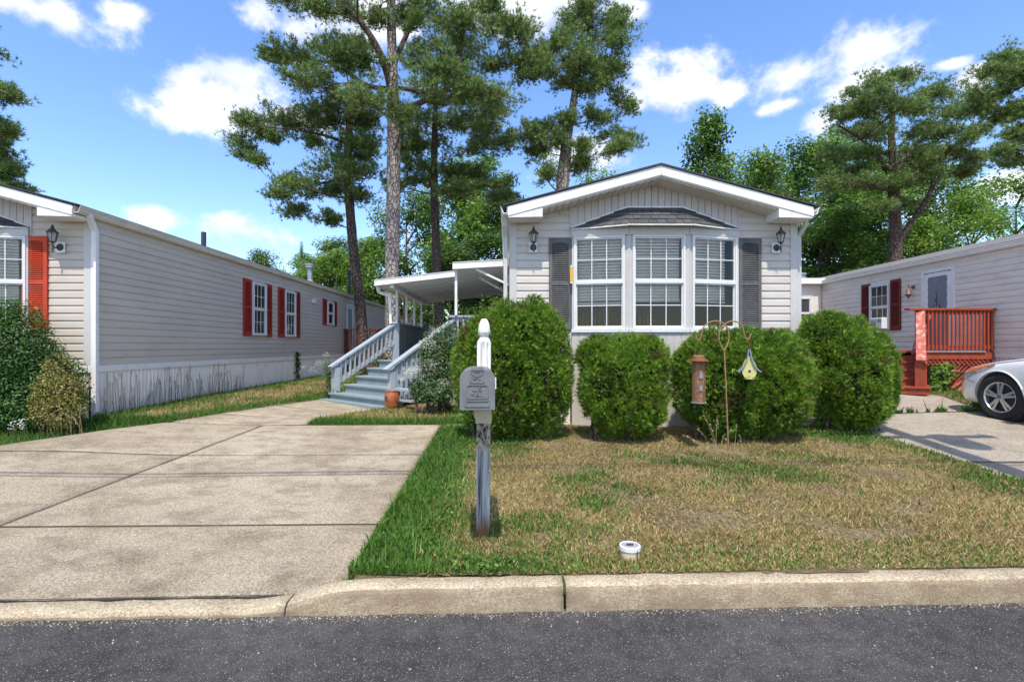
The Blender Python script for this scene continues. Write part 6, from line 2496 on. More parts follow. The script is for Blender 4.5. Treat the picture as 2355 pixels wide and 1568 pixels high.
pine('airy pine at the top right edge, trunk outside the picture', 17,
     [(2455, 760, .22), (2450, 500, .2), (2440, 300, .16), (2430, 150, .1), (2425, 60, .05)],
     ZR([(2200, 120, 80, 40), (2290, 150, 70, 40), (2130, 210, 80, 35), (2250, 230, 70, 40), (2050, 310, 90, 35), (2190, 330, 80, 35), (2300, 400, 70, 40), (2220, 470, 90, 30), (2110, 420, 70, 30),
         (2270, 580, 70, 40), (2210, 680, 70, 30), (2250, 750, 60, 30), (2400, 200, 120, 60), (2450, 400, 120, 60), (2420, 600, 120, 60), (2500, 80, 120, 60), (2600, 300, 120, 80)]),
     26, MT['bark_dark'], depth=.8, tufts=1.0, lift=.2)
pine('pine with drooping boughs at the left picture edge', 15,
     [(-95, 800, .24), (-92, 500, .22), (-88, 300, .17), (-85, 150, .1), (-84, 60, .05)],
     [(a - 16, b, c, d) for a, b, c, d in [(20, 215, 32, 18), (-10, 200, 40, 22), (5, 290, 25, 22), (-20, 270, 40, 25), (25, 300, 15, 10), (-5, 335, 16, 8), (5, 380, 28, 22), (30, 395, 18, 12), (-20, 370, 40, 30), (10, 425, 35, 18), (55, 432, 28, 9), (-30, 440, 50, 25),
      (-70, 120, 60, 40), (-120, 200, 70, 40), (-150, 320, 80, 40), (-140, 430, 80, 40), (-70, 60, 40, 40)]], 27, MT['bark_dark'], depth=.7, tufts=1.2, lift=.15)


# ------------------------------------------------------------------ broad-leaved trees
def leaf_crown(nclump, seed, W, H0, H1, leaf, per, cols, shape='round'):
    """crown around the local z axis; returns mesh and clump centres"""
    r = np.random.default_rng(seed)
    V, Q, Cc, cen = [], [], [], []
    off = 0
    for i in range(nclump):
        t = (i + r.random()) / nclump
        z = H0 + (H1 - H0) * t
        if shape == 'cone':
            rad = W * (1 - t) ** .8 + .15
        else:
            rad = W * math.sqrt(max(.05, 1 - (2 * t - .85) ** 2 * .75))
        a = r.uniform(0, 2 * math.pi)
        q = rad * math.sqrt(r.random()) * .92
        c = np.array([q * math.cos(a), q * math.sin(a), z])
        cr = W * r.uniform(.24, .42) * (.75 if shape == 'cone' else 1)
        n = int(per * r.uniform(.7, 1.3))
        b = norm(r.normal(size=(n, 3))) * (r.random((n, 1)) ** .45)
        p = c + b * np.array([cr, cr, cr * .72])
        # leaves gather in sprays
        p += r.normal(0, .05, p.shape)
        nr = b * .6 + np.array([0, 0, .75]) + r.normal(0, .45, (n, 3))
        tone = cols[r.integers(0, len(cols))] * r.uniform(.85, 1.15)
        v, f, cc = leaves(p, nr, np.full(n, leaf), np.tile(tone, (n, 1)), r, .62)
        V.append(v); Q.append(f + off); Cc.append(cc)
        off += len(v)
        cen.append(c)
    return np.concatenate(V), np.concatenate(Q), np.concatenate(Cc), cen


def leaf_tree_meshes(name, seed, H=9.0, W=2.6, trunk_r=.16, H0=.32, leaf=.15, ncl=34, per=430, cols=None, shape='round'):
    v, q, c, cen = leaf_crown(ncl, seed, W, H * H0, H * .96, leaf, per, cols, shape)
    crown = np_mesh('crown', v, quads=q, mat=MT['leaf'], col=c)
    r = np.random.default_rng(seed + 1)
    m = MB()
    top = Vector((r.normal(0, .2), r.normal(0, .2), H * .82))
    sp = smooth_curve([Vector((0, 0, -.2)), Vector((r.normal(0, .12), 0, H * .3)), Vector((r.normal(0, .2), r.normal(0, .2), H * .55)), top], 5)
    m.tube(sp, [trunk_r * (1 - .85 * i / (len(sp) - 1)) for i in range(len(sp))], 9)
    for k in cen[::2]:
        C = Vector(k)
        zA = max(H * .22, C.z - .55 * math.hypot(C.x, C.y) - .4)
        A = min(sp, key=lambda p: abs(p.z - zA))
        mid = A.lerp(C, .5) + Vector((0, 0, .15))
        m.tube([A, mid, C], [trunk_r * .35, trunk_r * .22, .012], 5, cap=False)
    return crown, m.mesh('trunk', MT['bark_dark'], True)


G_BRIGHT = np.array([(.13, .255, .030), (.17, .30, .038), (.11, .22, .032), (.20, .33, .055)])
G_MID = np.array([(.11, .215, .030), (.13, .245, .036), (.09, .18, .030), (.16, .27, .048)])
G_DARK = np.array([(.075, .15, .028), (.09, .17, .030), (.11, .19, .036)])
PROTO = {
    'bright': leaf_tree_meshes('bright', 41, cols=G_BRIGHT, per=400),
    'mid': leaf_tree_meshes('mid', 42, cols=G_MID, per=420),
    'dark': leaf_tree_meshes('dark', 43, cols=G_DARK, per=420),
    'maple': leaf_tree_meshes('maple', 44, cols=G_MID, per=330, shape='cone', W=2.3, H0=.25, ncl=40),
    'loose': leaf_tree_meshes('loose', 45, cols=G_BRIGHT, per=230, ncl=30, W=2.9),
}


def leaf_tree(label, kind, px, py_top, Y, wide=1.0, rot=0.0, group='broad-leaved trees behind the homes'):
    x = PX(px, Y)
    g = float(ground(x, Y))
    top = P(px, py_top, Y).z
    s = (top - g) / 9.0
    r = thing('leafy_tree', label, 'tree', (x, Y, g), rot, group)
    M = WM[r.name] @ Matrix.Diagonal((s * wide, s * wide, s, 1))
    inst('crown', PROTO[kind][0], r, M)
    inst('trunk', PROTO[kind][1], r, M)
    return r


TREES = [
    ('dark round-headed tree farthest left above the greige roof', 'dark', 612, 575, 36, 1.0),
    ('bright low tree behind the roof flue of greige home', 'bright', 700, 585, 33, 1.5),
    ('bright leafy tree behind the dark vent pipe', 'bright', 765, 572, 31, 1.3),
    ('leafy tree just left of the leaning pine trunk', 'mid', 800, 545, 36, 1.2),
    ('bright tree filling the gap between leaning pine and plated pine', 'bright', 862, 545, 32, 1.2),
    ('tall green tree right behind the plated pine trunk', 'mid', 935, 430, 30, .9),
    ('tall bright tree behind the dark pine near awning', 'bright', 1040, 385, 31, 1.0),
    ('bright leafy tree above the higher awning roof', 'bright', 1110, 350, 33, .95),
    ('leafy tree whose crown meets the porch corner of the roof', 'mid', 1165, 440, 29, 1.0),
    ('low leafy tree behind the open porch', 'dark', 1060, 560, 27, 1.5),
    ('low dark tree behind the home side of porch', 'dark', 1130, 540, 28, 1.4),
    ('pointed maple rising above the middle of the grey roof', 'maple', 1630, 250, 20.5, .82),
    ('small leafy top peeping over left slope of the grey roof', 'loose', 1385, 395, 30, .8),
    ('leafy tree beside the maple above the roof slope', 'mid', 1735, 355, 27, .95),
    ('leafy tree left of the broad forked pine', 'mid', 1815, 318, 30, .9),
    ('dense tree just behind the broad forked pine', 'bright', 1900, 300, 31, .95),
    ('dark tree behind the forked pine trunk', 'dark', 2010, 330, 33, 1.0),
    ('leafy tree right of the forked pine trunk', 'mid', 2140, 330, 32, .95),
    ('low tree between grey roof corner and forked pine', 'mid', 1890, 480, 27, 1.4),
    ('low dark tree behind the roof turbine', 'dark', 1960, 500, 29, 1.4),
    ('low leafy tree under the fork of the broad pine', 'bright', 2110, 500, 29, 1.2),
    ('loose pale tree above the warm grey roof near right edge', 'loose', 2235, 440, 26, .95),
    ('bright loose tree at the right picture edge above roof', 'loose', 2335, 395, 27, .95),
    ('thin sapling sticking up behind the greige roof flue', 'loose', 690, 556, 30, .16),
]
for i, (lab, kind, px, py, Y, wide) in enumerate(TREES):
    leaf_tree(lab, kind, px, py, Y, wide, rot=i * 1.37)


def woodland():
    r = np.random.default_rng(61)
    n = 42000
    x = r.uniform(-75, 75, n)
    y = r.uniform(46, 58, n)
    top = 4.5 + 3.5 * fbm(x * .14 + 30, y * 0 + 3.3, 5) + 2 * fbm(x * .5 + 9, y * .0 + 1, 6)
    z = .5 + top * r.random(n) ** .8
    pos = np.stack([x, y, z], 1)
    nr = np.array([0, -.5, .7]) + r.normal(0, .5, (n, 3))
    tone = G_MID[r.integers(0, len(G_MID), n)] * (.7 + .7 * fbm(x * .4 + 4, z * .6, 9))[:, None]
    v, q, c = leaves(pos, nr, np.full(n, .5), tone, r, .7)
    o = link(bpy.data.objects.new('woodland', np_mesh('woodland', v, quads=q, mat=MT['leaf'], col=c)))
    tag(o, 'distant green woodland closing the view behind the homes', 'woodland', kind='stuff')


woodland()


# ------------------------------------------------------------------ clipped arborvitae
ARB = np.array([(.125, .24, .020), (.165, .295, .025), (.225, .36, .038), (.085, .165, .018)])


def clipped_bush(label, lobes, seed, cols=ARB, dens=4300, name='arborvitae_bush', group='clipped round bushes along the bay window', L=.044):
    """lobes: [(x, y, z, rx, ry, rz)] overlapping ellipsoids"""
    r = np.random.default_rng(seed)
    x0, y0 = lobes[0][0], lobes[0][1]
    root = thing(name, label, 'bush', (x0, y0, float(ground(x0, y0))), 0, group)
    PP, NN = [], []
    for li, (cx, cy, cz, rx, ry, rz) in enumerate(lobes):
        area = 4 * math.pi * ((rx * ry) ** 1.6 / 3 + (rx * rz) ** 1.6 / 3 + (ry * rz) ** 1.6 / 3) ** (1 / 1.6)
        n = int(area * dens)
        d = norm(r.normal(size=(n, 3)))
        # knobbly clipped surface
        bumpy = (.17 * (fbm(d[:, 0] * 3.3 + d[:, 2] * 2 + 7 + li, d[:, 1] * 3.3 + d[:, 2] * 2.4 + 3 + seed, seed) - .5) * 2
                 + .10 * (fbm(d[:, 0] * 9 + 5, d[:, 2] * 9 + d[:, 1] * 7 + 9, seed + 3) - .5) * 2)
        depth_in = 1 - .22 * r.random(n) ** 2.2
        p = np.array([cx, cy, cz]) + d * np.array([rx, ry, rz]) * ((1 + bumpy) * depth_in)[:, None]
        keep = np.ones(n, bool)
        for lj, (ax, ay, az, bx, by, bz) in enumerate(lobes):
            if lj != li:
                e = ((p - np.array([ax, ay, az])) / np.array([bx, by, bz]))
                keep &= (e ** 2).sum(1) > .62
        nn = norm(d / np.array([rx, ry, rz]))
        gap = fbm(d[:, 0] * 6 + 11, d[:, 2] * 6 + d[:, 1] * 5 + li * 3, seed + 8)
        keep &= ~((gap < .44) & (r.random(n) < .82) & (depth_in > .88))
        keep &= p[:, 2] > ground(p[:, 0], p[:, 1]) + .01
        PP.append(p[keep]); NN.append(nn[keep])
    PP, NN = np.concatenate(PP), np.concatenate(NN)
    n = len(PP)
    dirs = norm(NN * .75 + np.array([0, 0, .55]) + r.normal(0, .5, (n, 3)))
    Ls = L * np.exp(r.normal(0, .3, (n, 1)))
    hgt = np.clip((PP[:, 2] - PP[:, 2].min()) / np.ptp(PP[:, 2]), 0, 1)
    patch = fbm(PP[:, 0] * 4 + 20, PP[:, 2] * 4 + PP[:, 1] * 3, seed + 2)
    ci = cols[np.clip((patch * 5.2 + r.normal(0, .6, n)).astype(int) % len(cols), 0, len(cols) - 1)]
    dead = fbm(PP[:, 0] * 5.5 + 31, PP[:, 2] * 5.5 + PP[:, 1] * 4 + 2, seed + 6)
    ci = np.where(((dead > .70) & (r.random(n) < .75))[:, None], np.array([.17, .11, .045]), ci)
    Ls = Ls * np.where(r.random((n, 1)) < .02, 2.1, 1.0)
    # each spray: a flat fan of scale-leaf branchlets
    k = 5
    ax = norm(np.cross(dirs, r.normal(size=(n, 3))))
    V, C_ = [], []
    for j in range(k):
        a = (j - (k - 1) / 2) * .5
        d = norm(dirs * math.cos(a) + ax * math.sin(a) + r.normal(0, .12, (n, 3)))
        ln = Ls * (1 - .18 * abs(j - (k - 1) / 2)) * r.uniform(.75, 1.25, (n, 1))
        side = norm(np.cross(d, np.cross(dirs, ax) + r.normal(0, .3, (n, 3)))) * (L * .11)
        b = PP + dirs * L * .08 * j
        V.append(np.stack([b - side, b + side, b + d * ln], 1))
        C_.append(np.repeat((ci * r.uniform(.8, 1.2, (n, 1)))[:, None, :], 3, 1))
    V = np.concatenate(V).reshape(-1, 3)
    C_ = np.concatenate(C_).reshape(-1, 3)
    link(bpy.data.objects.new('foliage', np_mesh('foliage', V, tris=np.arange(len(V)).reshape(-1, 3), mat=MT['leaf'], col=C_)), root)
    # woody stems; dark leaf fill added inside so no light shows through
    m = MB()
    for (cx, cy, cz, rx, ry, rz) in lobes:
        g = float(ground(cx, cy))
        for s in range(7):
            e = in_ball(1, r)[0] * .75
            E = Vector((cx + e[0] * rx, cy + e[1] * ry, cz + abs(e[2]) * rz))
            m.tube([Vector((cx + r.normal(0, .06), cy + r.normal(0, .06), g - .05)), Vector((cx + e[0] * rx * .4, cy + e[1] * ry * .4, (g + cz) / 2)), E], [.015, .011, .005], 5)
    m.build('stem', MT['limb'], root)
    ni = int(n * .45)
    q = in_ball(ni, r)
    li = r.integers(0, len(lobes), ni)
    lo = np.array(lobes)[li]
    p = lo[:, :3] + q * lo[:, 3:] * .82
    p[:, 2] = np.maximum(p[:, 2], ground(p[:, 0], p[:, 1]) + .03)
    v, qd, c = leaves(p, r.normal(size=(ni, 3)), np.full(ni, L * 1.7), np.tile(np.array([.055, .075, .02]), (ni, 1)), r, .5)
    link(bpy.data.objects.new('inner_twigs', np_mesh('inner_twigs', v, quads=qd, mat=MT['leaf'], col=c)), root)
    return root


def lobe(px, py, rx, ry, Y, dk=.8):
    c = P(px, py, Y)
    return (c.x, Y, c.z, rx / FPX * Y, rx / FPX * Y * dk, ry / FPX * Y)


clipped_bush('tall clipped bush behind the mailbox, nearest the porch', [lobe(1150, 865, 98, 150, 6.5), lobe(1235, 850, 82, 155, 6.55), lobe(1190, 780, 90, 85, 6.5), lobe(1100, 840, 55, 110, 6.5)], 71)
clipped_bush('smallest clipped bush below the middle bay pane', [lobe(1432, 890, 98, 112, 6.5), lobe(1475, 830, 62, 60, 6.5), lobe(1372, 820, 46, 48, 6.55), lobe(1445, 940, 85, 62, 6.45)], 72)
clipped_bush('wide clipped bush behind the bird feeder and birdhouse', [lobe(1660, 880, 108, 125, 6.5), lobe(1760, 880, 110, 120, 6.5), lobe(1715, 830, 110, 72, 6.55), lobe(1600, 850, 50, 70, 6.5)], 73)
clipped_bush('round clipped bush beside the grey driveway', [lobe(1935, 858, 105, 126, 7.0, .75), lobe(2006, 866, 56, 108, 7.1, .8), lobe(1905, 790, 70, 70, 6.95), lobe(1965, 920, 80, 62, 7.0, .75)], 74)
clipped_bush('small bush tuft peeping between the two rightmost clipped bushes', [lobe(1808, 800, 26, 40, 7.15)], 75, dens=3600)
BOX = np.array([(.045, .12, .020), (.06, .15, .024), (.035, .095, .018), (.075, .165, .03)])


def leafy_shrub(label, lobes, seed, cols, leaf=.035, dens=3800, name='shrub', group=None, flowers=None, stems=14, aspect=.6, loose=.16, spiky=.3):
    r = np.random.default_rng(seed)
    x0, y0 = lobes[0][0], lobes[0][1]
    root = thing(name, label, 'shrub', (x0, y0, float(ground(x0, y0))), 0, group)
    PP, NN = [], []
    for li, (cx, cy, cz, rx, ry, rz) in enumerate(lobes):
        vol = 4.19 * rx * ry * rz
        n = int(dens * (rx * ry * rz) ** (2 / 3) * 12)
        d = norm(r.normal(size=(n, 3)))
        bum = .22 * (fbm(d[:, 0] * 3 + li * 5 + 7, d[:, 2] * 3 + d[:, 1] * 2.7 + 5, seed) - .5) * 2
        t = 1 - .6 * r.random(n) ** 1.7
        p = np.array([cx, cy, cz]) + d * np.array([rx, ry, rz]) * ((1 + bum) * t)[:, None] + r.normal(0, loose * .15, (n, 3))
        k = p[:, 2] > ground(p[:, 0], p[:, 1]) + .01
        gp = fbm(p[:, 0] * 7 + 3, p[:, 2] * 7 + p[:, 1] * 5, seed + 4)
        k &= ~((gp < spiky) & (r.random(n) < .8))
        PP.append(p[k]); NN.append(d[k])
    PP, NN = np.concatenate(PP), np.concatenate(NN)
    n = len(PP)
    patch = fbm(PP[:, 0] * 5 + 20, PP[:, 2] * 5 + PP[:, 1] * 4, seed + 2)
    ci = cols[np.clip((patch * 1.5 * len(cols) + r.normal(0, .5, n)).astype(int) % len(cols), 0, len(cols) - 1)]
    v, q, c = leaves(PP, NN * .7 + np.array([0, 0, .6]) + r.normal(0, .5, (n, 3)), np.full(n, leaf), ci, r, aspect)
    link(bpy.data.objects.new('foliage', np_mesh('foliage', v, quads=q, mat=MT['leaf'], col=c)), root)
    m = MB()
    for k in range(stems):
        cx, cy, cz, rx, ry, rz = lobes[k % len(lobes)]
        g = float(ground(cx, cy))
        e = in_ball(1, r)[0]
        E = Vector((cx + e[0] * rx * .8, cy + e[1] * ry * .8, cz + abs(e[2]) * rz * .8))
        m.tube([Vector((cx + r.normal(0, .05), cy + r.normal(0, .05), g - .03)), Vector((cx + e[0] * rx * .3, cy + e[1] * ry * .3, (g + cz) / 2)), E], [.010, .007, .003], 4)
    m.build('stem', MT['limb'], root)
    if flowers:
        for (px, py, Y, rr_, nf) in flowers:
            C = np.array(P(px, py, Y))
            p = C + in_ball(nf, r) * rr_ * np.array([1, .8, .7])
            v, q, c = leaves(p, np.array([0, -.4, .9]) + r.normal(0, .3, (nf, 3)), np.full(nf, .016), np.tile(np.array([.66, .66, .55]), (nf, 1)), r, .9)
            link(bpy.data.objects.new('flower_cluster', np_mesh('flower_cluster', v, quads=q, mat=MT['leaf'], col=c)), root)
    return root


leafy_shrub('large dark green bush in front of the greige home', [lobe(20, 800, 100, 112, 7.0, .5), lobe(90, 875, 78, 108, 7.05, .5), lobe(-60, 850, 110, 150, 7.0, .5), lobe(152, 895, 48, 72, 7.1, .6), lobe(40, 925, 90, 72, 6.95, .5)], 81, BOX, .036, 4600, name='green_bush')
YEL = np.array([(.32, .30, .06), (.26, .27, .05), (.38, .34, .10), (.18, .22, .045), (.30, .22, .08)])
leafy_shrub('yellowish dying shrub against the dark green bush', [lobe(128, 862, 34, 45, 6.85), lobe(158, 900, 34, 46, 6.8), lobe(105, 910, 32, 48, 6.82), lobe(140, 950, 46, 36, 6.78), lobe(178, 935, 20, 30, 6.85), lobe(90, 952, 24, 30, 6.8)], 82, YEL, .03, 3000, name='yellow_shrub', spiky=.42)
SHR = np.array([(.07, .14, .035), (.095, .18, .045), (.05, .10, .03), (.13, .22, .075), (.16, .24, .12)])
leafy_shrub('tall flowering shrub crowding the right stair rail', [lobe(1010, 860, 42, 85, 8.6), lobe(1030, 800, 34, 60, 8.7), lobe(985, 820, 24, 55, 8.6)], 83, SHR, .055, 2300, name='flowering_shrub', spiky=.36, aspect=.4,
            flowers=[(985, 790, 8.45, .16, 220), (990, 840, 8.4, .14, 160), (1000, 760, 8.5, .1, 100), (1020, 880, 8.3, .12, 70)])
leafy_shrub('low leafy plant with white flower heads at the stair foot', [lobe(985, 900, 40, 26, 8.35), lobe(1015, 905, 36, 24, 8.3), lobe(960, 890, 18, 22, 8.3)], 84, SHR, .055, 2400, name='flowering_plant', spiky=.34, aspect=.4,
            flowers=[(940, 858, 8.25, .10, 190), (955, 850, 8.3, .10, 160), (928, 872, 8.25, .06, 70)])
leafy_shrub('leafy weeds growing left of the stair newel', [lobe(762, 880, 16, 34, 10.6), lobe(778, 905, 12, 16, 10.4), lobe(755, 850, 12, 22, 10.7)], 85, SHR, .05, 1500, name='weed_plant', spiky=.36, aspect=.4,
            flowers=[(735, 835, 10.7, .12, 60), (720, 850, 10.7, .12, 50), (750, 815, 10.8, .10, 40), (700, 845, 10.8, .08, 24)])
leafy_shrub('small leafy plants under the left stair rail', [lobe(835, 870, 20, 18, 11.2), lobe(862, 850, 16, 16, 11.5), lobe(880, 832, 14, 20, 11.7)], 86, np.concatenate([SHR, np.array([(.3, .16, .06)])]), .06, 1400, name='weed_plant', spiky=.34)
leafy_shrub('green sapling growing out under the red deck', [lobe(2170, 855, 30, 18, 10.35), lobe(2160, 880, 20, 18, 10.3), lobe(2150, 890, 14, 14, 10.25)], 87, G_BRIGHT, .09, 420, name='deck_sapling', spiky=.3)


def tall_weed(label, px, py_top, py_bot, Y, seed, leaf=.12):
    r = np.random.default_rng(seed)
    a, b = P(px + r.normal(0, 4), py_bot, Y), P(px, py_top, Y)
    g = float(ground(a.x, Y))
    root = thing('tall_weed', label, 'plant', (a.x, Y, g), 0, 'tall leafy stems by the stair rail')
    a.z = g - .02
    m = MB()
    sp = smooth_curve([a, a.lerp(b, .5) + Vector((r.normal(0, .03), 0, 0)), b], 6)
    m.tube(sp, [.008 - .0004 * i for i in range(len(sp))], 5)
    m.build('stem', MT['weedstem'], root)
    V, C_, Q, off = [], [], [], 0
    n = int((b.z - g) / .055)
    for i in range(n):
        t = .25 + .75 * i / n
        p = np.array(sp[min(len(sp) - 1, int(t * (len(sp) - 1)))])
        p[2] = a.z + (b.z - a.z) * t
        for s in range(2):
            an = i * 1.57 + s * math.pi + r.normal(0, .3)
            L = leaf * (1.1 - .55 * t) * r.uniform(.8, 1.2)
            d = np.array([math.cos(an), math.sin(an), .35 + .4 * t])
            d /= np.linalg.norm(d)
            sd = np.cross(d, [0, 0, 1]); sd /= np.linalg.norm(sd)
            V.append(np.array([p, p + d * L * .45 + sd * L * .16, p + d * L - np.array([0, 0, L * .2]), p + d * L * .45 - sd * L * .16]))
            Q.append(np.arange(4) + off); off += 4
            C_.append(np.tile(np.array([.16, .25, .07]) * r.uniform(.7, 1.25), (4, 1)))
    link(bpy.data.objects.new('leaf_spray', np_mesh('leaf_spray', np.concatenate(V), quads=np.array(Q), mat=MT['leaf'], col=np.concatenate(C_))), root)


MT['weedstem'] = paint('weed_stem', (.14, .17, .06), .7, .2)
for lab, px, t, b, s in (('tall weed stem farthest from the grey home', 995, 698, 900, 1), ('tall weed stem beside the awning post', 1035, 692, 900, 2), ('shortest tall weed stem right of the awning post', 1075, 708, 880, 3),
                         ('tall weed stem against the dark gap under the awning', 1108, 676, 880, 4), ('tall weed stem closest to the clipped bush', 1134, 684, 880, 5)):
    tall_weed(lab, px, t, b, 8.5 + .06 * s, 90 + s)


def vine():
    r = np.random.default_rng(95)
    X = XL + .03
    Y = 7136 / (1167 - 682) * 1.0
    g = float(ground(X, Y))
    root = thing('vine', 'dark green vine climbing the white skirting of the greige home', 'vine', (X, Y, g))
    pts = [Vector((X, Y + .05 * math.sin(i), g + .1 * i)) for i in range(9)]
    MB().tube(pts, .006, 4).build('stem', MT['weedstem'], root)
    n = 130
    p = np.stack([X + r.uniform(0, .06, n), Y + r.normal(0, .07, n), g + r.uniform(.02, .82, n)], 1)
    v, q, c = leaves(p, np.array([1, -.3, .4]) + r.normal(0, .4, (n, 3)), np.full(n, .075), np.tile(np.array([.045, .10, .025]), (n, 1)), r, .8)
    link(bpy.data.objects.new('foliage', np_mesh('foliage', v, quads=q, mat=MT['leaf'], col=c)), root)


vine()


# ------------------------------------------------------------------ grass
DRY = np.array([(.38, .285, .108), (.46, .36, .148), (.29, .21, .08), (.53, .435, .21), (.23, .16, .065)])
GRN = np.array([(.075, .17, .022), (.10, .21, .03), (.055, .13, .02), (.13, .23, .045)])


def blades(name, label, x, y, green, hgt, seed, seg=True, wid=.0045):
    r = np.random.default_rng(seed)
    n = len(x)
    z = ground(x, y) + .008
    isg = r.random(n) < green
    col = np.where(isg[:, None], GRN[r.integers(0, len(GRN), n)], DRY[r.integers(0, len(DRY), n)])
    col = col * (.75 + .5 * fbm(x * 2.2, y * 2.2, 33))[:, None]
    L = hgt * np.exp(r.normal(-.12, .42, n)) * np.where(isg, 1.0, .95)
    lean = np.where(isg, r.uniform(.1, .7, n), r.uniform(.45, 1.45, n))
    az = r.uniform(0, 2 * np.pi, n)
    d = np.stack([np.cos(az) * np.sin(lean), np.sin(az) * np.sin(lean), np.cos(lean)], 1)
    bz = r.uniform(0, np.pi, n)
    side = np.stack([np.cos(bz), np.sin(bz), 0 * bz], 1) * (wid * r.uniform(.6, 1.4, n) * np.where(isg, 1.25, .85))[:, None]
    b = np.stack([x, y, z], 1)
    tip = b + d * L[:, None]
    tip[:, 2] -= L * .18 * np.sin(lean)
    if seg:
        mid = b + np.stack([d[:, 0] * .4, d[:, 1] * .4, d[:, 2] * .62], 1) * L[:, None]
        v = np.stack([b - side, b + side, mid + side * .8, mid - side * .8, tip], 1).reshape(-1, 3)
        i = np.arange(n) * 5
        q = np.stack([i, i + 1, i + 2, i + 3], 1)
        t = np.stack([i + 3, i + 2, i + 4], 1)
        c = np.repeat(col, 5, 0)
    else:
        v = np.stack([b - side, b + side, tip], 1).reshape(-1, 3)
        t = np.arange(n * 3).reshape(-1, 3)
        q = None
        c = np.repeat(col, 3, 0)
    o = link(bpy.data.objects.new(name, np_mesh(name, v, tris=t, quads=q, mat=MT['grass'], col=c)))
    tag(o, label, 'grass', kind='stuff')
    return o


def greenness(x, y):
    g = fbm(x * 1.35 + 3, y * 1.6 + 8, 12)
    g = np.clip((g - .61) * 2.0 + .09, .03, .4)
    g = np.maximum(g, .95 * (1 - sm(-.72, -.15, x + .25 * (fbm(x * 3, y * 3, 4) - .5))) * (x > -1.2))
    g = np.maximum(g, .5 * (1 - sm(3.2, 3.6, y + .5 * (fbm(x * 2, y * 2, 14) - .5))) * (1 - .72 * sm(-.2, .8, x)))
    g = np.maximum(g, .35 * sm(4.4, 4.85, x) * (1 - sm(4.95, 5, x)))
    g = np.maximum(g, .6 * sm(6.0, 6.5, y) * sm(3.6, 4.2, x))
    g = np.maximum(g, .8 * (1 - sm(.0, .5, x)) * sm(5.6, 6.5, y) * (y < 7.2))
    return np.clip(g, .03, .97)


def front_lawn():
    r = np.random.default_rng(101)
    n = 330000
    x = r.uniform(-1.03, 4.95, n)
    # more blades where the camera is close
    y = 3.05 + 4.2 * r.random(n) ** 1.45
    ok = y > kerb_y(x) + .162
    edge = (x < -.93) & (r.random(n) < .55)
    bare = fbm(x * 1.8 + 40, y * 1.8 + 17, 51)
    ok &= ~edge & ~((bare > .62) & (r.random(n) < .72) & (x > .2)) & ~((bare < .33) & (r.random(n) < .5) & (x > .2))
    ok &= ~(((x - 2.55) ** 2 / .16 + (y - 3.62) ** 2 / .012 < 1) & (r.random(n) < .85))
    x, y = x[ok], y[ok]
    g = greenness(x, y)
    h = .028 + .019 * g + .014 * fbm(x * 5, y * 5, 7)
    h = h * (1 - .3 * (x > -.2) * (y < 3.5))
    isg = r.random(len(x)) < g
    blades('grass', 'dry straw-coloured lawn grass in front of the grey home', x[~isg], y[~isg], np.zeros((~isg).sum()), h[~isg], 102, seg=False, wid=.0042)
    blades('grass', 'green grass blades along the driveway edge of the front lawn', x[isg], y[isg], np.ones(isg.sum()), h[isg] * .85, 103, wid=.0036)
    # broad-leaved weeds and clover along the edges
    n = 17000
    x = r.uniform(-1.0, 4.95, n)
    y = 3.06 + 3.9 * r.random(n) ** 1.8
    g = greenness(x, y)
    w = fbm(x * 3.1 + 5, y * 3.1 + 9, 77)
    ok = (y > kerb_y(x) + .17) & (g > .38) & (w > .46)
    x, y = x[ok], y[ok]
    n = len(x)
    p = np.stack([x, y, ground(x, y) + r.uniform(.012, .05, n)], 1)
    v, q, c = leaves(p, np.array([0, 0, 1]) + r.normal(0, .45, (n, 3)), np.full(n, .030), GRN[r.integers(0, 4, n)] * 1.05, r, .7)
    o = link(bpy.data.objects.new('clover', np_mesh('clover', v, quads=q, mat=MT['grass'], col=c)))
    tag(o, 'clover and broad-leaved weeds along the kerb and driveway edge', 'weeds', kind='stuff')


front_lawn()


def in_walk(x, y):
    ys = np.array([7.4, 8.15, 9.0, 9.8])
    lx = np.interp(y, [7.46, 8.3, 9.4, 10.45], [-4.85, -4.6, -4.2, -3.7])
    rx = np.interp(y, [7.46, 8.0, 8.55, 9.0], [-2.9, -2.78, -2.55, -2.1])
    return (x > lx) & (x < rx) & (y > 7.4) & (y < 10.5)


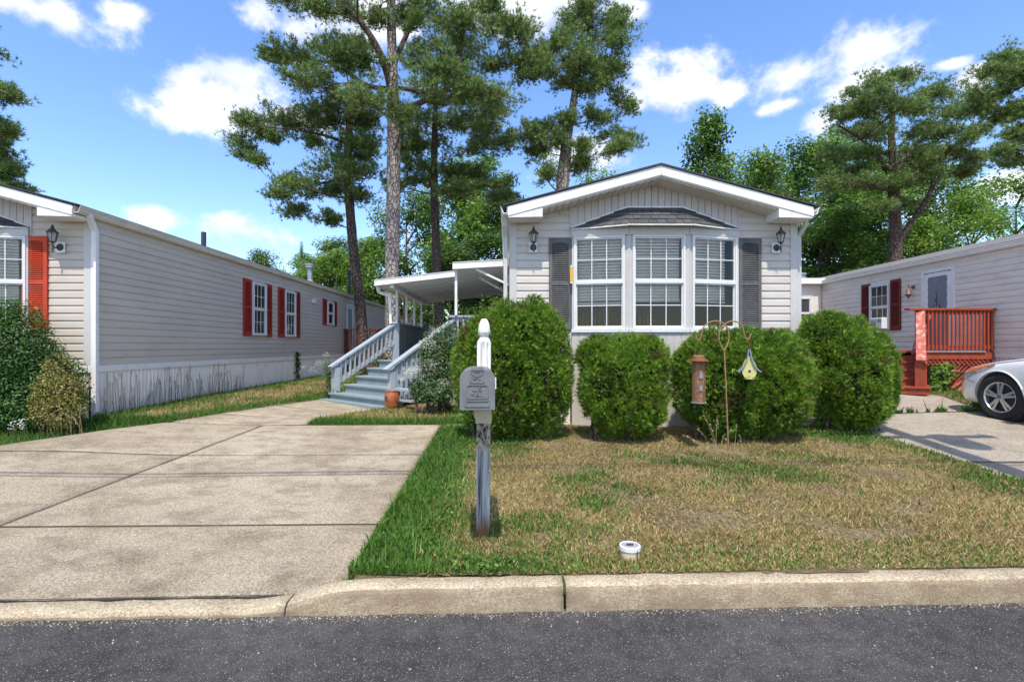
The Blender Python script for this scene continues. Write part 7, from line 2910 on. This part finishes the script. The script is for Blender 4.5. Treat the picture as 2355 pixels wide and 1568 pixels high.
def side_lawns():
    r = np.random.default_rng(111)
    X, Y = [], []
    # strip along the greige home
    n = 90000
    x = r.uniform(-6.05, -2.3, n)
    y = 7.42 + 9 * r.random(n) ** 1.6
    st = (x - S0.x) * UP.x + (y - S0.y) * UP.y
    ok = ~in_walk(x, y) & ~((st > -.3) & (x > -3.7) & (y > 9.0))
    ok &= ~((x > -2.6) & (y > 10.3))
    X.append(x[ok]); Y.append(y[ok])
    # corner left of the driveway
    n = 40000
    x = r.uniform(-8, -4.85, n)
    y = r.uniform(5.3, 7.5, n)
    edge = np.interp(x, [-8, -6.35, -5.6, -4.9], [5.2, 5.88, 6.72, 7.42])
    ok = (y > edge + .02) & (r.random(n) < .9)
    X.append(x[ok]); Y.append(y[ok])
    # patch between walk, porch and the first bush
    n = 42000
    x = r.uniform(-2.95, .3, n)
    y = 7.47 + 1.7 * r.random(n) ** 1.2
    ok = ~in_walk(x, y) & ~((x > 0.0) & (y > 7.4)) & ~((x < -1.9) & (y > 9.0))
    X.append(x[ok]); Y.append(y[ok])
    x, y = np.concatenate(X), np.concatenate(Y)
    g = fbm(x * 1.2 + 50, y * 1.0 + 2, 21)
    g = np.clip((g - .52) * 2.6 + .16, .04, .6)
    lx = np.interp(y, [7.46, 8.3, 9.4, 10.45], [-4.85, -4.6, -4.2, -3.7])
    g = np.maximum(g, .9 * (np.abs(x - lx) < .3) * (x < lx + .05))
    g = np.maximum(g, .9 * (x < -4.85) * (y < 7.6))
    g = np.maximum(g, .85 * ((x > -2.95) & (y < 7.75)))
    g = np.maximum(g, .7 * (np.abs(x + 5.95) < .2))
    blades('grass', 'brown-green grass strip between the walk and the greige home', x, y, g, .05 + .022 * g, 112, seg=False, wid=.006)
    # by the red deck
    n = 26000
    x = r.uniform(7.7, 10.1, n)
    y = r.uniform(8.28, 11.5, n)
    ok = (x > np.interp(y, [8.25, 9.75], [7.78, 8.38])) & ~((x > 7.2) & (x < 8.9) & (y > 9.75) & (y < 10.0) & (x < 8.4))
    ok &= y > 8.3 + .25 * (fbm(x * 3, y * 3, 5) - .5)
    x, y = x[ok], y[ok]
    g = np.clip(fbm(x * 2, y * 2, 9) * .7 + .6 * (y < 8.75), 0, .95)
    blades('grass', 'green grass patch between silver car and the red deck', x, y, g, .055 + .022 * g, 113, seg=False, wid=.008)
    # weeds in the joint of the grey driveway
    n = 900
    x = r.uniform(5.6, 7.6, n)
    x = x[fbm(x * 4, x * 0 + 2, 3) > .48]
    y = 8.225 + r.normal(0, .012, len(x))
    blades('joint_weeds', 'weeds sprouting from the joint of the grey driveway', x, y, np.full(len(x), .9), np.full(len(x), .075), 114, seg=False, wid=.009).data
    n = 150
    x = .326 + r.normal(0, .004, n)
    y = kerb_y(x) + r.uniform(-.0, .15, n)
    o = blades('joint_weeds', 'green weeds in the open joint of the pale kerb', x, y, np.full(n, .6), np.full(n, .022), 115, seg=False, wid=.005)
    o.data.transform(Matrix.Translation((0, 0, -.03)))
    # stubble at the feet of the far yards
    n = 50000
    x = np.concatenate([r.uniform(-5.9, 8, n // 2), r.uniform(5, 10, n // 2)])
    y = np.concatenate([r.uniform(16, 30, n // 2), r.uniform(10.5, 20, n // 2)])
    ok = ~((x > 0) & (x < 4.3) & (y < 25.2)) & ~((x < .1) & (x > -2.7) & (y < 16.3))
    x, y = x[ok], y[ok]
    blades('grass', 'rough grass of the back yards behind the homes', x, y, np.full(len(x), .6), np.full(len(x), .11), 116, seg=False, wid=.02)


side_lawns()


def dry_stalks(name, label, spots, seed, mat='straw', cat='grass tuft', group=None, thick=1.0):
    """a few tall bent seed stalks: spots = [(px_base, py_base, px_tip, py_tip, Y)]"""
    r = np.random.default_rng(seed)
    a0 = P(spots[0][0], spots[0][1], spots[0][4])
    root = thing(name, label, cat, (a0.x, a0.y, float(ground(a0.x, a0.y))), 0, group)
    m = MB()
    hd = []
    for (bx, by, tx, ty, Y) in spots:
        a, b = P(bx, by, Y), P(tx, ty, Y + r.normal(0, .03))
        a.z = float(ground(a.x, a.y)) - .01
        mid = a.lerp(b, .55) + Vector(((a.x - b.x) * .12, 0, .05 * (b - a).length))
        sp = smooth_curve([a, mid, b], 6)
        m.tube(sp, [thick * (.0028 - .00012 * i) for i in range(len(sp))], 4)
        d = (sp[-1] - sp[-3]).normalized()
        for k in range(14):
            hd.append(np.array(b - d * .006 * k + Vector(tuple(r.normal(0, .006, 3)))))
    m.build('stalk', MT[mat], root)
    p = np.array(hd)
    v, q, c = leaves(p, r.normal(size=p.shape), np.full(len(p), .022), np.tile(np.array([.5, .42, .27]), (len(p), 1)), r, .35)
    link(bpy.data.objects.new('seed_head', np_mesh('seed_head', v, quads=q, mat=MT['grass'], col=c)), root)


MT['straw_dark'] = paint('brown_straw', (.15, .115, .06), .8, .3)
MT['straw'] = paint('straw', (.40, .30, .15), .8, .2)
dry_stalks('seed_grass', 'tall pale seed grass around the foot of the rusty hook', [
    (1640, 1075, 1605, 985, 5.75), (1642, 1080, 1570, 1000, 5.7), (1650, 1085, 1632, 975, 5.72), (1648, 1080, 1618, 955, 5.75), (1655, 1075, 1665, 1000, 5.75), (1690, 1060, 1694, 975, 5.85),
    (1672, 1070, 1668, 1005, 5.7), (1710, 1070, 1700, 1000, 5.7), (1625, 1095, 1560, 1045, 5.5), (1700, 1090, 1745, 1050, 5.5), (1658, 1085, 1640, 1010, 5.65), (1646, 1070, 1650, 960, 5.8), (1636, 1085, 1590, 1010, 5.6)], 121)
sp_ = []
r_ = random.Random(8)
for k in range(90):
    px = 232 + 330 * (k + r_.random()) / 90
    Y = 7136 / (1167 - px)
    yb_ = 796 + (1.5 - float(ground(XL + .1, Y))) * FPX / Y
    sp_.append((px + r_.uniform(-4, 4), yb_, px + r_.uniform(-10, 10), yb_ - r_.uniform(25, 95) * 8.5 / Y, Y - .06))
dry_stalks('seed_grass', 'tall dry grass stalks along the white skirting', sp_, 122, 'straw_dark', thick=1.9)
sp_ = []
for k in range(12):
    px = 95 + 100 * r_.random()
    sp_.append((px + 10, 985, px + r_.uniform(-25, 25), 985 - r_.uniform(20, 75), 6.7))
dry_stalks('seed_grass', 'brown dead stalks at the foot of the yellowish shrub', sp_, 123)
leafy_shrub('low dark weedy tuft at the foot of the rusty hook', [lobe(1690, 1082, 40, 14, 5.45), lobe(1650, 1078, 25, 12, 5.5)], 88, np.concatenate([SHR, DRY[:3]]), .028, 1500, name='weed_tuft', spiky=.4, stems=6, aspect=.3)
# daisies by the dark bush
r = np.random.default_rng(131)
dz_ = thing('wild_daisies', 'few white wild daisies in front of the dark green bush', 'flowers', (-6.4, 6.6, .4))
p = np.array([P(40 + r.uniform(-22, 22), 975 + r.uniform(-12, 12), 6.6) for _ in range(60)])
v, q, c = leaves(p, np.array([0, -.4, .9]) + r.normal(0, .3, p.shape), np.full(60, .022), np.tile(np.array([.75, .75, .70]), (60, 1)), r, .9)
link(bpy.data.objects.new('blossom', np_mesh('blossom', v, quads=q, mat=MT['leaf'], col=c)), dz_)
m = MB()
for k in range(0, 60, 2):
    m.tube([tuple(p[k]), (p[k][0], p[k][1] + .02, float(ground(p[k][0], p[k][1])))], .0015, 3)
m.build('stem', MT['weedstem'], dz_)
